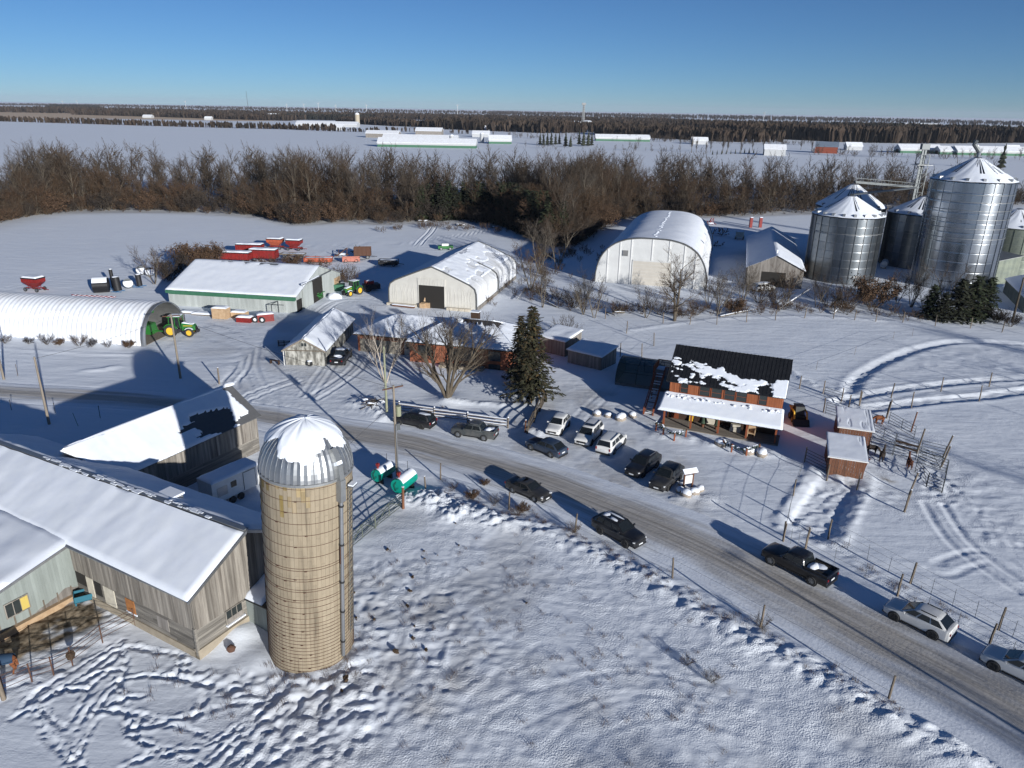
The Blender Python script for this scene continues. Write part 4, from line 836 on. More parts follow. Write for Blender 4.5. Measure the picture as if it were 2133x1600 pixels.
m = MB(); m.blob((3, -WW/2-.1, WRZ+.22), (4.2, .28, .16), 3, .12, 12); m.blob((11, -WW/2-.1, WRZ+.2), (6, .25, .14), 4, .12, 12); m.blob((-.2, -WW/2-.1, WRZ+.25), (.7, .5, .22), 5, .1, 10); m.build('ridge_snow', 'snow', wing, 50)

# ================================================================== QUONSET HUT
qh = thing('quonset_hut', 'long ribbed white arch hut with open end and tractor inside', 'arch hut', (-57.0, 108.7, 0), RAD(81)); QW, QH, QL, NR = 10.6, 5.5, 46., 54   # local x across, +y away from the open end
def arch(w, h, n, z0=0., p=.85): return [(w/2-w/2*math.cos(math.pi*k/n), z0+h*max(0.,math.sin(math.pi*k/n))**p) for k in range(n+1)]
rib = MB(); AN = 20; pr_ = QL/NR; oc = arch(QW, QH, AN); prof_y = [(0, .0), (.25, .10), (.55, .13), (.8, .06), (1., 0.)]
vs_ = []
for fy, dz in prof_y:
    for (x, z) in oc:
        nx_, nz_ = (x-QW/2)/(QW/2), z/QH; l = math.hypot(nx_, nz_) or 1; vs_.append((x+nx_/l*dz, fy*pr_, z+nz_/l*dz))
n = AN+1; rib.add(vs_, [(j*n+k, j*n+k+1, (j+1)*n+k+1, (j+1)*n+k) for j in range(4) for k in range(AN)])
me_s = rib.mesh('rib', 'snow_dusty', 40); me_b = rib.mesh('rib', 'galv', 40)
for k in range(NR): o = link('rib', me_s if k > 0 else me_b, qh); o.location.y = k*pr_
m = MB(); ic = arch(QW-.12, QH-.06, AN); m.add([(x+.06, .05, z) for x, z in ic]+[(x+.06, QL, z) for x, z in ic], [(k, k+1, n+k+1, n+k) for k in range(AN)]); m.build('lining', 'galv_old', qh, fix=False)
m = MB(); m.tube([(x, -.04, z+.03) for x, z in arch(QW+.12, QH+.06, 28)], .09, 6); m.build('end_arch', 'galv', qh)
m = MB(); m.poly([(x, QL, z) for x, z in arch(QW, QH, 18)], (0, .1, 0)); m.build('end_wall', 'steel_panel', qh); MB().bb(.2, QW-.2, .3, 20, -.2, .03).build('floor', 'gravel', qh)
sn = MB(); rg = random.Random(4)
for k in range(NR):
    y0 = k*pr_
    for j in range(1, 12): pass
def qsnow():
    T, Y = np.meshgrid(np.linspace(math.pi*.12, math.pi*.985, 44), np.linspace(.5, QL, 230)); h = .16*sstep(.15, .45, np.sin(T))*(.5+.9*fbm(T*6, Y*.35, 1.5, 3, 4)); rb = np.abs(np.sin(Y/pr_*math.pi))
    cov = np.sin(T)*1.05+.6*(fbm(T*3, Y*.2, 1, 3, 7)-.5)-.25*(rb < .45)*(np.sin(T) < .75)
    X = QW/2-(QW/2)*np.cos(T); Z = QH*np.sin(T)**.85; nx_ = -np.cos(T); nz_ = np.sin(T); off = .03+.13*rb*.75+h*.6
    V = np.stack([X+nx_*off, Y, Z+nz_*off], -1).reshape(-1, 3); a, b = T.shape; ii = np.arange(a*b).reshape(a, b); F = np.stack([ii[:-1, :-1], ii[:-1, 1:], ii[1:, 1:], ii[1:, :-1]], -1).reshape(-1, 4); F = F[cov.ravel()[F].mean(1) > .62]
    link('roof_snow', npmesh('roof_snow', V, F, 'snow_dusty', None, True), qh)
qsnow()

# ================================================================== DRIVE SHED (steel, green trim): local x from front wall to back, local y to the left
t, ro = gable('drive_shed', 'long pale steel drive shed with green eave band and snowy roof', 'shed', -64.27+25.2*math.cos(RAD(-9.5)), 133.73+25.2*math.sin(RAD(-9.5)), 80.5, 20.87, 25.2, 3.1, 6.6, 'steel_panel', 'galv_old', .14, .45, .35, sn=(60, 30), seed=41, amp=.3,
  mask=(lambda S, T, s, t: 1-sstep(.0, .3, (t-.86)+.3*(fbm(S, T*.4, 1.2, 2, 5)-.5)), None))
MB().bb(-.42, -.36, -.3, 25.5, 2.45, 3.02).build('eave_band', 'green_trim', t); MB().bb(-.06, -.035, .1, 25.1, 2.2, 2.62).build('upper_band', 'green_trim', t)
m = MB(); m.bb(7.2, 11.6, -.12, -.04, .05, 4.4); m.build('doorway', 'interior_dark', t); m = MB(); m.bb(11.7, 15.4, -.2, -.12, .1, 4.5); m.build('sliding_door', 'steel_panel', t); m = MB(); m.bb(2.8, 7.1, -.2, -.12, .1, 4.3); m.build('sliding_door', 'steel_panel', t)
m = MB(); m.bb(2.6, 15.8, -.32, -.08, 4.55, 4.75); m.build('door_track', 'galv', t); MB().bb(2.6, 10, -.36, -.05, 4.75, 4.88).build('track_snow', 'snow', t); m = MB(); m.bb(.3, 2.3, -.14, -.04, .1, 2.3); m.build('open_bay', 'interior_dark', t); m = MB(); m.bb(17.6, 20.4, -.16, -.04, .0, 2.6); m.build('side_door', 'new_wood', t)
m = MB(); rg = random.Random(2)
for k in range(9): m.box((rg.uniform(8, 11.4), rg.uniform(-.5, -.2), rg.uniform(.4, 1.6)), (rg.uniform(.2, 1.2), .25, .12), rz=rg.uniform(0, 3), ry=rg.uniform(-.6, .6))
m.build('implement', 'jd_green', t)
m = MB(); m.beam((-.1, 3.4, 0), (-.1, 3.4, 2.1), .12); m.beam((-.1, 3.4, 2.1), (-2.6, 3.4, 2.1), .1); m.beam((-2.6, 3.4, 0), (-2.6, 3.4, 2.1), .12); m.beam((-2.6, 3.4, 2.1), (-2.6, 1.0, 2.1), .1); m.build('loading_frame', 'iron_grey', t)

# ================================================================== FABRIC BUILDINGS
def fabric(name, label, x, y, a, W, L, prof, mat, endmat, trim, bays, roofsnow=None):
    t = thing(name, label, 'fabric building', (x, y, 0), RAD(a)); n = len(prof)
    for k in range(bays):      # each fabric bay sags a little between the trusses
        y0, y1 = L*k/bays, L*(k+1)/bays; m = MB(); ym = [y0+.03, y0*.75+y1*.25, (y0+y1)/2, y0*.25+y1*.75, y1-.03]; sg = [0, .06, .09, .06, 0]; vs_ = []
        for yy, g in zip(ym, sg):
            for (px_, pz) in prof: c = Vector((px_-W/2, pz*.8)); d = c.normalized()*g; vs_.append((px_-d.x, yy, pz-d.y*(1 if pz > .2 else 0)))
        m.add(vs_, [(j*n+i, j*n+i+1, (j+1)*n+i+1, (j+1)*n+i) for j in range(4) for i in range(n-1)]); m.build('cover_panel', mat, t, 50, fix=True)
    for yy, nm in ((0, 'front_wall'), (L, 'back_wall')):
        m = MB(); m.poly([(p[0], yy, p[1]) for p in prof], (0, -.04 if yy == 0 else .04, 0)); m.build(nm, endmat, t)
    m = MB(); m.tube([(p[0], -.06, p[1]+.02) for p in prof], .14, 6); m.build('end_trim', trim, t); m = MB(); m.tube([(p[0], L+.06, p[1]+.02) for p in prof], .12, 6); m.build('end_trim', trim, t)
    return t
FW = 17.44
pf = [(0, 0), (0, 2.0), (.05, 3.2), (.35, 4.15), (1.3, 4.85), (2.6, 5.4), (4.4, 6.15), (6.6, 7.05), (FW/2, 7.8)]; pf = pf+[(FW-a, b) for a, b in pf[-2::-1]]
fb = fabric('fabric_barn', 'white fabric barn with open dark doorway and peaked roof', -23.71, 137.0, -14.1, FW, 29.7, pf, 'fabric_roof', 'fabric_white', 'tarp_trim', 8)
for (a0, z0), (a1, z1), s in (((1.3, 4.85), (FW/2, 7.8), 1), ((FW-1.3, 4.85), (FW/2, 7.8), 2)):
    A, B, C, D = ((a0, .4, z0), (a0, 29.3, z0), (a1, 29.3, z1), (a1, .4, z1)) if s == 2 else ((a0, 29.3, z0), (a0, .4, z0), (a1, .4, z1), (a1, 29.3, z1))
    snow_slab(fb, A, B, C, D, .12, 90, 36, (lambda S, T, s_, t_: sstep(.40, .5, fbm(S*.5, T, 2.2, 3, 12)+.25*t_-.05)) if s == 2 else None, seed=14, amp=.8)
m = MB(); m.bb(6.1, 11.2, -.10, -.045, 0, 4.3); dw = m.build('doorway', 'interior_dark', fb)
m = MB(); m.beam((6.05, -.12, 0), (6.05, -.12, 5.2), .12); m.beam((11.25, -.12, 0), (11.25, -.12, 5.2), .12); m.build('door_post', 'fabric_white', fb); m = MB(); m.bb(5.9, 11.4, -.16, -.05, 4.3, 5.6); m.build('rolled_curtain', 'fabric_white', fb)
rg = random.Random(5); m = MB()
for k in range(10): x = 6.1+k*.56; m.beam((x, -.19, 4.35), (x+rg.uniform(-.3, .3), -.17, 5.5), .05, .05)
for x0, x1 in ((.8, 5.6), (11.6, 16.8)):
    for k in range(9): x = x0+(x1-x0)*k/9+rg.uniform(-.2, .2); m.tube([(x, -.05, .3), (x+rg.uniform(-.2, .2), -.06, 2.6), (x+rg.uniform(-.3, .3), -.05, 4.2)], [.03, .05, .02], 4)
m.build('curtain_fold', 'fabric_white', fb, kind='stuff')
bm_ = MB().box((0, 0, .25), (1.15, .55, .5)).mesh('stone_block', 'stone_block')
for k in range(14):
    x = .3+k*1.2
    if 6.0 < x < 11.2: continue
    o = link('stone_block', bm_, fb); o.location = (x, -.42, 0); o.rotation_euler.z = rg.uniform(-.06, .06)
m = MB(); m.bb(FW+.02, FW+.1, 0, 29.7, 0, .7); m.build('base_board', 'shed_wood', fb); m = MB(); m.tube([(p[0]+(.1 if p[0] > FW/2 else 0), 14.6, p[1]+.06) for p in pf[len(pf)//2+2:]], .16, 6); m.build('roof_strap', 'tarp_trim', fb)
m = MB(); m.bb(6.6, 8.3, .8, 2.2, 0, 1.0); m.box((7.6, 1.5, 1.4), (1.3, .5, .7), rz=.5, ry=.3); m.box((7.0, .6, .5), (1.0, .7, .9)); k_ = thing('wood_pile', 'orange-brown crates and timber stacked inside the fabric barn doorway', 'pile'); k_.matrix_world = Matrix.Translation((-23.71, 137.0, 0)) @ Matrix.Rotation(RAD(-14.1), 4, 'Z'); k_.location = Vector((-23.71, 137.0, 0)); m2 = MB(); 
for i, q in enumerate(m.v): m.v[i] = (q[0], q[1]-1.2, q[2])
m.build('crate', 'new_wood', k_)
m = MB(); m.box((3.4, -1.3, .25), (4.6, .4, .3), rz=-.08); tb = thing('timber_beam', 'long red-brown beam with snow lying before the fabric barn', 'beam', (-23.71, 137.0, 0), RAD(-14.1)); m.build('beam', 'brown_siding', tb); MB().box((3.4, -1.3, .45), (4.6, .45, .12), rz=-.08).build('beam_snow', 'snow', tb)

AW, AH, AL = 23.9, 10.1, 49.
pa_ = [(AW/2-AW/2*math.copysign(abs(math.cos(q))**.72, math.cos(q)), AH*max(0.,math.sin(q))**.80) for q in [math.pi*k/26 for k in range(27)]]
ar = fabric('arch_barn', 'large white arched barn with cream overhead door beside the bins', 17.9, 160.0, -15.5, AW, AL, pa_, 'fabric_roof', 'panel_white', 'tarp_trim', 12)
MB().bb(8.1, 16.2, -.14, -.045, .1, 5.2).build('overhead_door', 'door_cream', ar); m = MB(); 
for k in range(1, 7): m.bb(8.1, 16.2, -.16, -.14, .1+k*.73, .13+k*.73)
m.bb(7.95, 8.1, -.2, -.05, 0, 5.35); m.bb(16.2, 16.35, -.2, -.05, 0, 5.35); m.bb(7.95, 16.35, -.2, -.05, 5.2, 5.4); m.build('door_seam', 'panel_white', ar)
for k, x in enumerate((2.6, 5.2, 7.6, 12.0, 15.6, 18.8, 21.2)):
    z1 = AH*math.sin(math.acos(max(-1, min(1, math.copysign(abs(1-2*x/AW)**(1/.72), 1-2*x/AW)))))**.80-.15; MB().bb(x-.12, x+.12, -.16, -.04, 0 if not 7.8 < x < 16.4 else 5.5, z1).build('batten', 'white_paint', ar)
MB().bb(5.7, 6.9, -.2, -.05, 6.1, 7.3).build('louvre', 'galv_old', ar)
lm_ = MB().bb(-.5, .5, -.03, .03, -.03, .03).mesh('louvre_slat', 'shed_wood')
for k in range(5): o = link('louvre_slat', lm_, ar); o.location = (6.3, -.22, 6.3+k*.22)
def archsnow():
    T, Y = np.meshgrid(np.linspace(math.pi*.13, math.pi*.80, 40), np.linspace(.6, AL-.6, 120)); cc = np.cos(T)
    X = AW/2-AW/2*np.sign(cc)*np.abs(cc)**.72; Z = AH*np.sin(T)**.8; cov = .6+np.sin(T)*.5+.5*(fbm(X*.4, Y*.6, 2, 3, 4)-.5)-.35*(T > 2.1)
    off = .05+.12*fbm(X, Y, 2.5, 3, 6); V = np.stack([X-cc*off, Y, Z+np.sin(T)*off], -1).reshape(-1, 3); a, b = T.shape; ii = np.arange(a*b).reshape(a, b)
    F = np.stack([ii[:-1, :-1], ii[:-1, 1:], ii[1:, 1:], ii[1:, :-1]], -1).reshape(-1, 4); F = F[cov.ravel()[F].mean(1) > .5]; link('roof_snow', npmesh('roof_snow', V, F, 'snow', None, True), ar)
archsnow()
m = MB(); rg = random.Random(6)
for k in range(26): m.box((AW/2+rg.uniform(-.2, .3), 3+k*1.7, AH+.12), (rg.uniform(.2, .6), rg.uniform(.3, .9), .1), rz=rg.uniform(0, 3))
m.build('ridge_snow', 'snow', ar)

# ================================================================== LONG GREY SHED
t, ro = gable('long_shed', 'long low shed with dark gable beside the arched barn', 'shed', 51.0, 159.3, -16.5, 11.5, 44, 4.0, 6.8, 'shed_wood', 'galv_old', .16, .5, .4, seed=51)
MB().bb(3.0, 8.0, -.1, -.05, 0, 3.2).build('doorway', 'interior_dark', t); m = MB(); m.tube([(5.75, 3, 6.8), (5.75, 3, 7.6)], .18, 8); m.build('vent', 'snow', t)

# ================================================================== WEATHERED GARAGE
t, ro = gable('garage', 'weathered white-grey wooden garage with snowy gable roof by the house', 'garage', -33.0, 101.2, -2.0, 5.75, 17.0, 2.35, 4.0, 'weathered_white', 'shingle_dark', .2, .26, .35, seed=61, trim='pole_wood')
window(t, (2.9, -.05, 3.15), .8, .5, 'y-', (2, 1), 'weathered_white'); m = MB(); m.bb(.35, 2.85, -.09, -.045, .08, 2.15); m.build('sliding_door', 'weathered_white', t); m = MB(); m.bb(2.95, 5.3, -.09, -.045, .08, 2.15); m.build('sliding_door', 'weathered_white', t)
MB().bb(.1, 5.6, -.14, -.05, 2.18, 2.30).build('door_track', 'post_wood', t); m = MB(); m.beam((-.15, -.2, 0), (-.15, -.2, 2.3), .1); m.build('downpipe', 'white_paint', t)
bl = thing('old_tyre', 'snow-capped round tyre leaning on the weathered garage doors', 'tyre', (-29.4, 100.6, .1)); m = MB(); m.tube([(.36*math.cos(a), .05, .36*math.sin(a)+.35) for a in [k*math.pi/8 for k in range(17)]], .12, 6); m.build('tread', 'tyre', bl); m = MB(); m.blob((0, 0, .7), (.4, .2, .14), 2); m.build('tyre_snow', 'snow', bl, 50)  # a loose old tyre, capped with snow

# ================================================================== BRICK HOUSE
hs = thing('house', 'red brick bungalow with hipped snowy roof behind the leafless trees', 'house', (-15.2, 103.5, 0), RAD(-14))
def hip(x0, x1, y0, y1, ze, zr, rx0, rx1, ry, o=.5):
    c = [(x0-o, y0-o, ze), (x1+o, y0-o, ze), (x1+o, y1+o, ze), (x0-o, y1+o, ze)]; r0, r1 = (rx0, ry, zr), (rx1, ry, zr)
    return c, r0, r1
def brickwall(x0, x1, y0, y1, z1, nm='wall'):
    m = MB(); m.bb(x0, x1, y0, y1, -.3, z1); w = m.build(nm, 'brick', hs); b = MB(); rg = random.Random(int(x0*7)+3); 
    for (a, q, h0, h1, fx) in ((x0, x1, 0, z1, 'y'), (y0, y1, 0, z1, 'x')):
        z = h0
        while z < h1-.05:
            s = a-(.22 if int(z/.2) % 2 else 0)
            while s < q-.02:
                s0, s1 = max(a, s+.008), min(q, s+.44-.008)
                if s1-s0 > .05:
                    if fx == 'y': b.bb(s0, s1, y0-.018, y0+.01, z+.008, z+.192, rnd=rg.random())
                    else: b.bb(x1-.01, x1+.018, s0, s1, z+.008, z+.192, rnd=rg.random())
                s += .44
            z += .2
    b.build('brick_course', 'brick', w, kind='stuff')
brickwall(0, 16, 0, 10.8, 3.25); brickwall(-9.6, .2, 2.6, 10.6, 2.85)
for (x0, x1, y0, y1, ze, zr, a, b_, ry, sd) in ((0, 16, 0, 10.8, 3.25, 5.75, 5.2, 11.0, 5.4, 1), (-9.6, 3, 2.6, 10.8, 2.85, 5.15, -4.6, 6.5, 6.7, 2)):
    c, r0, r1 = hip(x0, x1, y0, y1, ze, zr, a, b_, ry)
    faces = [('roof', c[0], c[1], r1, r0), ('roof', c[1], c[2], r1, r1), ('roof', c[2], c[3], r0, r1), ('roof', c[3], c[0], r0, r0)]
    for i, (nm, A, B, C, D) in enumerate(faces):
        m = MB(); pts = [A, B, C] if C == D else [A, B, C, D]; m.poly(pts, (0, 0, -.12)); r = m.build('roof', 'shingle_dark', hs)
        if sd == 2 and i == 1: continue
        if sd == 1 and i == 0: mk = lambda S, T, s, t: 1-sstep(.0, .25, (t-.70)+.30*(fbm(S*1.5, T*.3, .8, 2, 3)-.5)-.16*np.exp(-((s-.12)/.2)**2)*2)
        elif sd == 1 and i == 1: mk = lambda S, T, s, t: sstep(.0, .3, .93-t-.1*fbm(S, T, 1, 2, 4))
        elif sd == 2 and i == 0: mk = lambda S, T, s, t: 1-sstep(.0, .2, (t-.93)+.15*(fbm(S*2, T*.3, .6, 2, 6)-.5))
        else: mk = None
        snow_slab(r, A, B, C, D, .17, 70, 26, mk, seed=20+i+sd, amp=.35, edge=.2)
m = MB(); m.bb(7.4, 8.6, 6.6, 7.6, 4.5, 6.5); ch = m.build('chimney', 'dark_brown', hs); MB().bb(7.3, 8.7, 6.5, 7.7, 6.5, 6.62).build('chimney_cap', 'snow', ch)
for x, z, w, h in ((2.4, 2.0, 1.9, 1.4), (8.4, 1.85, 3.4, 1.7), (13.0, 2.1, 1.7, 1.3)): window(hs, (x, -.02, z), w, h, 'y-', (3 if w > 2 else 2, 1), 'frame_dark')
window(hs, (13.0, -.02, .45), 1.6, .7, 'y-', (2, 1), 'frame_dark'); window(hs, (16.02, 3, 1.9), 1.4, 1.2, 'x+', (2, 1), 'white_paint')
m = MB(); m.bb(5.0, 11.6, -1.5, -.05, -.1, .45); m.build('front_step', 'concrete', hs); m = MB(); m.bb(-9.2, -2.6, 2.52, 2.575, .0, 2.0); gd = m.build('stone_front', 'stone_veneer', hs)
dr = MB(); dr.bb(-1.9, -.9, 2.50, 2.57, .0, 2.1); d_ = dr.build('door', 'cream_paint', hs); MB().bb(-1.7, -1.1, 2.47, 2.5, 1.1, 1.9).build('door_pane', 'glass_window', d_)
m = MB(); m.beam((15.9, -.14, 0), (15.9, -.14, 3.1), .1); m.build('downpipe', 'white_paint', hs); m = MB()
for x0, x1, y, z in ((-.5, 16.5, -.52, 3.16), (-10.1, -.4, 2.08, 2.76)): m.beam((x0, y, z), (x1, y, z), .12, .14)
m.build('gutter', 'dark_brown', hs)

# ================================================================== WOODEN SHEDS, GREENHOUSE
def shed(label, x, y, a, L, D, z0, z1, seed, back_gable=False):
    t = thing('wooden_shed', label, 'shed', (x, y, 0), RAD(a)); m = MB(); f = lambda s: z0+(z1-z0)*s/D
    m.poly([(.03, .03, -.2), (.03, D-.03, -.2), (.03, D-.03, z1-.06), (.03, .03, z0-.06)], (L-.06, 0, 0)); w = m.build('wall', 'shed_wood', t); s = MB()
    boards(s, (0, 0), (L, 0), 0, z0, .3, .04, seed=seed); boards(s, (L, 0), (L, D), 0, f, .3, .04, seed=seed+1); boards(s, (0, D), (0, 0), 0, lambda q: f(D-q), .3, .04, seed=seed+2); s.build('siding', 'shed_wood', w, kind='stuff')
    A, B, C, D_ = (-.25, -.3, z0-.02), (L+.25, -.3, z0-.02), (L+.25, D+.25, z1+.08), (-.25, D+.25, z1+.08); r = roofslab(t, A, B, C, D_, 'galv_old'); snow_slab(r, A, B, C, D_, .16, 30, 20, seed=seed); return t
shed('low plank shed with single-slope snowy roof right of the big spruce', 8.3, 104.2, -37, 5.7, 4.3, 2.15, 2.65, 3)
shed('narrow plank shed half hidden behind the big spruce', 4.3, 109.6, -37, 4.6, 4.6, 2.5, 3.2, 9)
gh = thing('greenhouse', 'low arched greenhouse with dark netting left of the store', 'greenhouse', (14.2, 94.9, 0), RAD(-20)); GL, GD, GHt = 8.4, 6.6, 3.1
gc = [(GD/2-GD/2*math.cos(math.pi*k/18), GHt*max(0, math.sin(math.pi*k/18))**.72) for k in range(19)]
for k in range(3):
    m = MB(); x0, x1 = k*GL/3+.03, (k+1)*GL/3-.03; m.add([(x0, y, z) for y, z in gc]+[(x1, y, z) for y, z in gc], [(i, i+1, 20+i, 19+i) for i in range(18)]); m.build('net_panel', 'greenhouse_net', gh, 60, fix=False)
hm_ = MB().tube([(0, y, z) for y, z in gc], .05, 6).mesh('hoop', 'frame_dark')
for k in range(4): o = link('hoop', hm_, gh); o.location.x = k*GL/3
m = MB()
for i in (3, 6, 9, 12): m.beam((0, *gc[i]), (GL, *gc[i]), .05)
m.build('purlin', 'frame_dark', gh); m = MB(); m.poly([(0, y, z) for y, z in gc], (.03, 0, 0)); m.build('end_panel', 'greenhouse_net', gh); m = MB(); m.bb(0, GL, -.05, .05, 0, .5); m.build('base_board', 'shed_wood', gh)

# ================================================================== STORE
st = thing('farm_store', 'red-brown farm store with black roof, snow patches and a porch', 'store', (18.36, 81.55, 0), RAD(-23)); SL, WY, DP, ZE, ZR = 12.8, 2.0, 8.4, 5.3, 8.3
m = MB(); m.poly([(.02, WY+.02, 3.2), (.02, WY+DP, 3.2), (.02, WY+DP, ZE-.1), (.02, WY+DP/2, ZR-.15), (.02, WY+.02, ZE-.1)], (SL-.04, 0, 0)); m.bb(.02, SL-.02, WY+.4, WY+DP, -.2, 3.25); sw = m.build('wall', 'red_siding', st)
m = MB(); gf = lambda s: ZE+(ZR-ZE)*(1-abs(2*s/DP-1))-.1
boards(m, (0, WY), (SL, WY), 3.1, ZE-.1, .28, .04, gap=.02, seed=71); boards(m, (SL, WY), (SL, WY+DP), 0, gf, .28, .04, gap=.02, seed=72); boards(m, (0, WY+DP), (0, WY), 0, lambda s: gf(DP-s), .28, .04, gap=.02, seed=73); m.build('siding', 'red_siding', sw, kind='stuff')
for k, (x, w) in enumerate(((1.75, .85), (4.15, 1.15), (5.55, 1.15), (7.05, 1.15), (8.4, 1.15), (10.8, .85))): window(st, (x, WY-.05, 4.35), w, 1.15, 'y-', (1, 2), 'red_trim')
MB().bb(-.05, SL+.05, WY-.10, WY-.05, 3.35, 3.62).build('belly_board', 'red_trim', st)
o_ = .45
A, B, C, D = (-o_, WY-o_, ZE-.22), (SL+o_, WY-o_, ZE-.22), (SL+o_, WY+DP/2, ZR+.08), (-o_, WY+DP/2, ZR+.08); r = roofslab(st, A, B, C, D, 'black_metal_roof', rib=.42)
def smask(S, T, s, t):
    n = fbm(S*.55, T*1.5, 1.0, 4, 77); n2 = fbm(S*1.3, T*3.0, .8, 3, 78); g = lambda c, w: np.exp(-((t-c)/w)**2)
    def win(a, b, f=.05): return sstep(a-f, a+f, s)*(1-sstep(b-f, b+f, s))
    w = .95*g(.55-.16*s, .10)*win(.0, .50)+.85*g(.40-.10*s, .08)*win(.2, .58)+.8*g(.30-.05*s, .10)*win(.5, .8)+.9*g(.04, .07)*win(.10, .32)+.75*g(.07, .09)*win(.48, .80)+.55*g(.24, .14)*win(.03, .9)+1.5*win(.885, 1.1, .025)*(1-sstep(.40, .48, t))+.8*win(-.1, .09, .03)*win(-1, 2)*g(.42, .12)
    return np.clip(w*(.2+1.9*(n-.32))+1.3*(n2-.52)*sstep(.08, .4, w)+.9*sstep(1., 1.4, w), 0, 1)
snow_slab(r, A, B, C, D, .10, 190, 90, smask, seed=30, amp=.3, edge=.1)
A, B, C, D = (SL+o_, WY+DP+o_, ZE-.22), (-o_, WY+DP+o_, ZE-.22), (-o_, WY+DP/2, ZR+.08), (SL+o_, WY+DP/2, ZR+.08); r = roofslab(st, A, B, C, D, 'black_metal_roof'); snow_slab(r, A, B, C, D, .15, 40, 20, seed=31)
A, B, C, D = (-.75, -.55, 2.08), (SL+.65, -.55, 2.08), (SL+.45, WY+.02, 3.5), (-.55, WY+.02, 3.5); r = roofslab(st, A, B, C, D, 'black_metal_roof', name='porch_roof'); snow_slab(r, A, B, C, D, .22, 90, 22, seed=32, amp=.15, edge=.18)
m = MB(); rg = random.Random(12)
for k in range(150): x = rg.uniform(-.4, SL+.2); m.blob((x, WY-rg.uniform(.05, .85), 3.42-.55*rg.random()+.12), (rg.uniform(.1, .32), rg.uniform(.08, .2), rg.uniform(.06, .16)), k, .25, 6)
m.build('slid_snow', 'snow', st, 70, kind='stuff')
pm = MB(); pm.bb(-.1, .1, -.1, .1, 0, 2.05); pmm = pm.mesh('porch_post', 'red_trim')
for k in range(5): o = link('porch_post', pmm, st); o.location = (SL*k/4, 0, 0)
m = MB(); m.bb(-.2, SL+.2, -.08, .08, 1.86, 2.04); m.build('porch_beam', 'red_trim', st); m = MB()
for k in range(22): m.bb(-.4, SL+.4, -.55+k*.14, -.55+k*.14+.125, .02, .12)
m.build('porch_deck', 'deck', st, kind='stuff')
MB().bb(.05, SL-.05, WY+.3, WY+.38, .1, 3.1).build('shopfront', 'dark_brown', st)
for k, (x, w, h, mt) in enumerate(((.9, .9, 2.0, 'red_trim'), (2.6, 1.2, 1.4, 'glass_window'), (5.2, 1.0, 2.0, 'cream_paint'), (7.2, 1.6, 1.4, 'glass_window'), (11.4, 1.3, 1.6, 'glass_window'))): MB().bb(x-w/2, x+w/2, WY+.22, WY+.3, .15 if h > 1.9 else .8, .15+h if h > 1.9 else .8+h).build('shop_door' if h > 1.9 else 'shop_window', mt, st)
# goods on the porch
def goods(lab, cat, x, y, parts, nm):
    p = thing(nm, lab, cat, (18.36+x*math.cos(RAD(-23))-y*math.sin(RAD(-23)), 81.55+x*math.sin(RAD(-23))+y*math.cos(RAD(-23)), .12), RAD(-23))
    for n_, mt, fn in parts: m = MB(); fn(m); m.build(n_, mt, p)
goods('yellow flag hanging on the porch beside the second post', 'flag', 2.9, .5, [('cloth', 'jd_yellow', lambda m: m.poly([(0, 0, .7), (.45, .02, .75), (.5, .03, 1.6), (.02, 0, 1.65)], (0, .02, 0))), ('staff', 'post_wood', lambda m: m.tube([(0, 0, 0), (0, 0, 1.75)], .02, 6))], 'porch_flag')
goods('wooden hutch chair of orange pine under the porch roof', 'chair', 10.1, .7, [('seat', 'new_wood', lambda m: m.box((0, 0, .5), (.8, .7, .1))), ('backrest', 'new_wood', lambda m: m.box((0, .35, 1.0), (.8, .08, 1.0))), ('side', 'new_wood', lambda m: m.box((-.4, 0, .5), (.08, .7, 1.0))), ('side', 'new_wood', lambda m: m.box((.4, 0, .5), (.08, .7, 1.0)))], 'porch_chair')
goods('stack of cream sacks against the shopfront on the porch', 'sacks', 8.2, 1.5, [('sack', 'cream_paint', lambda m: m.box((0, 0, .15), (1.3, .6, .28))), ('sack', 'cream_paint', lambda m: m.box((.05, 0, .45), (1.2, .6, .28))), ('sack', 'cream_paint', lambda m: m.box((0, .03, .74), (1.1, .5, .26)))], 'feed_sacks')
for x, n_ in ((4.5, 'left'), (6.1, 'right')): goods('potted evergreen on the porch, %s one of two' % n_, 'plant', x, 1.1, [('pot', 'brown_siding', lambda m: m.lathe([(.18, 0), (.25, .4), (.2, .4)], 10)), ('foliage', 'swag_green', lambda m: [m.lathe([(.1, .4), (.34, .55), (.2, .95), (.22, 1.0), (.02, 1.6)], 9)] )], 'potted_evergreen')
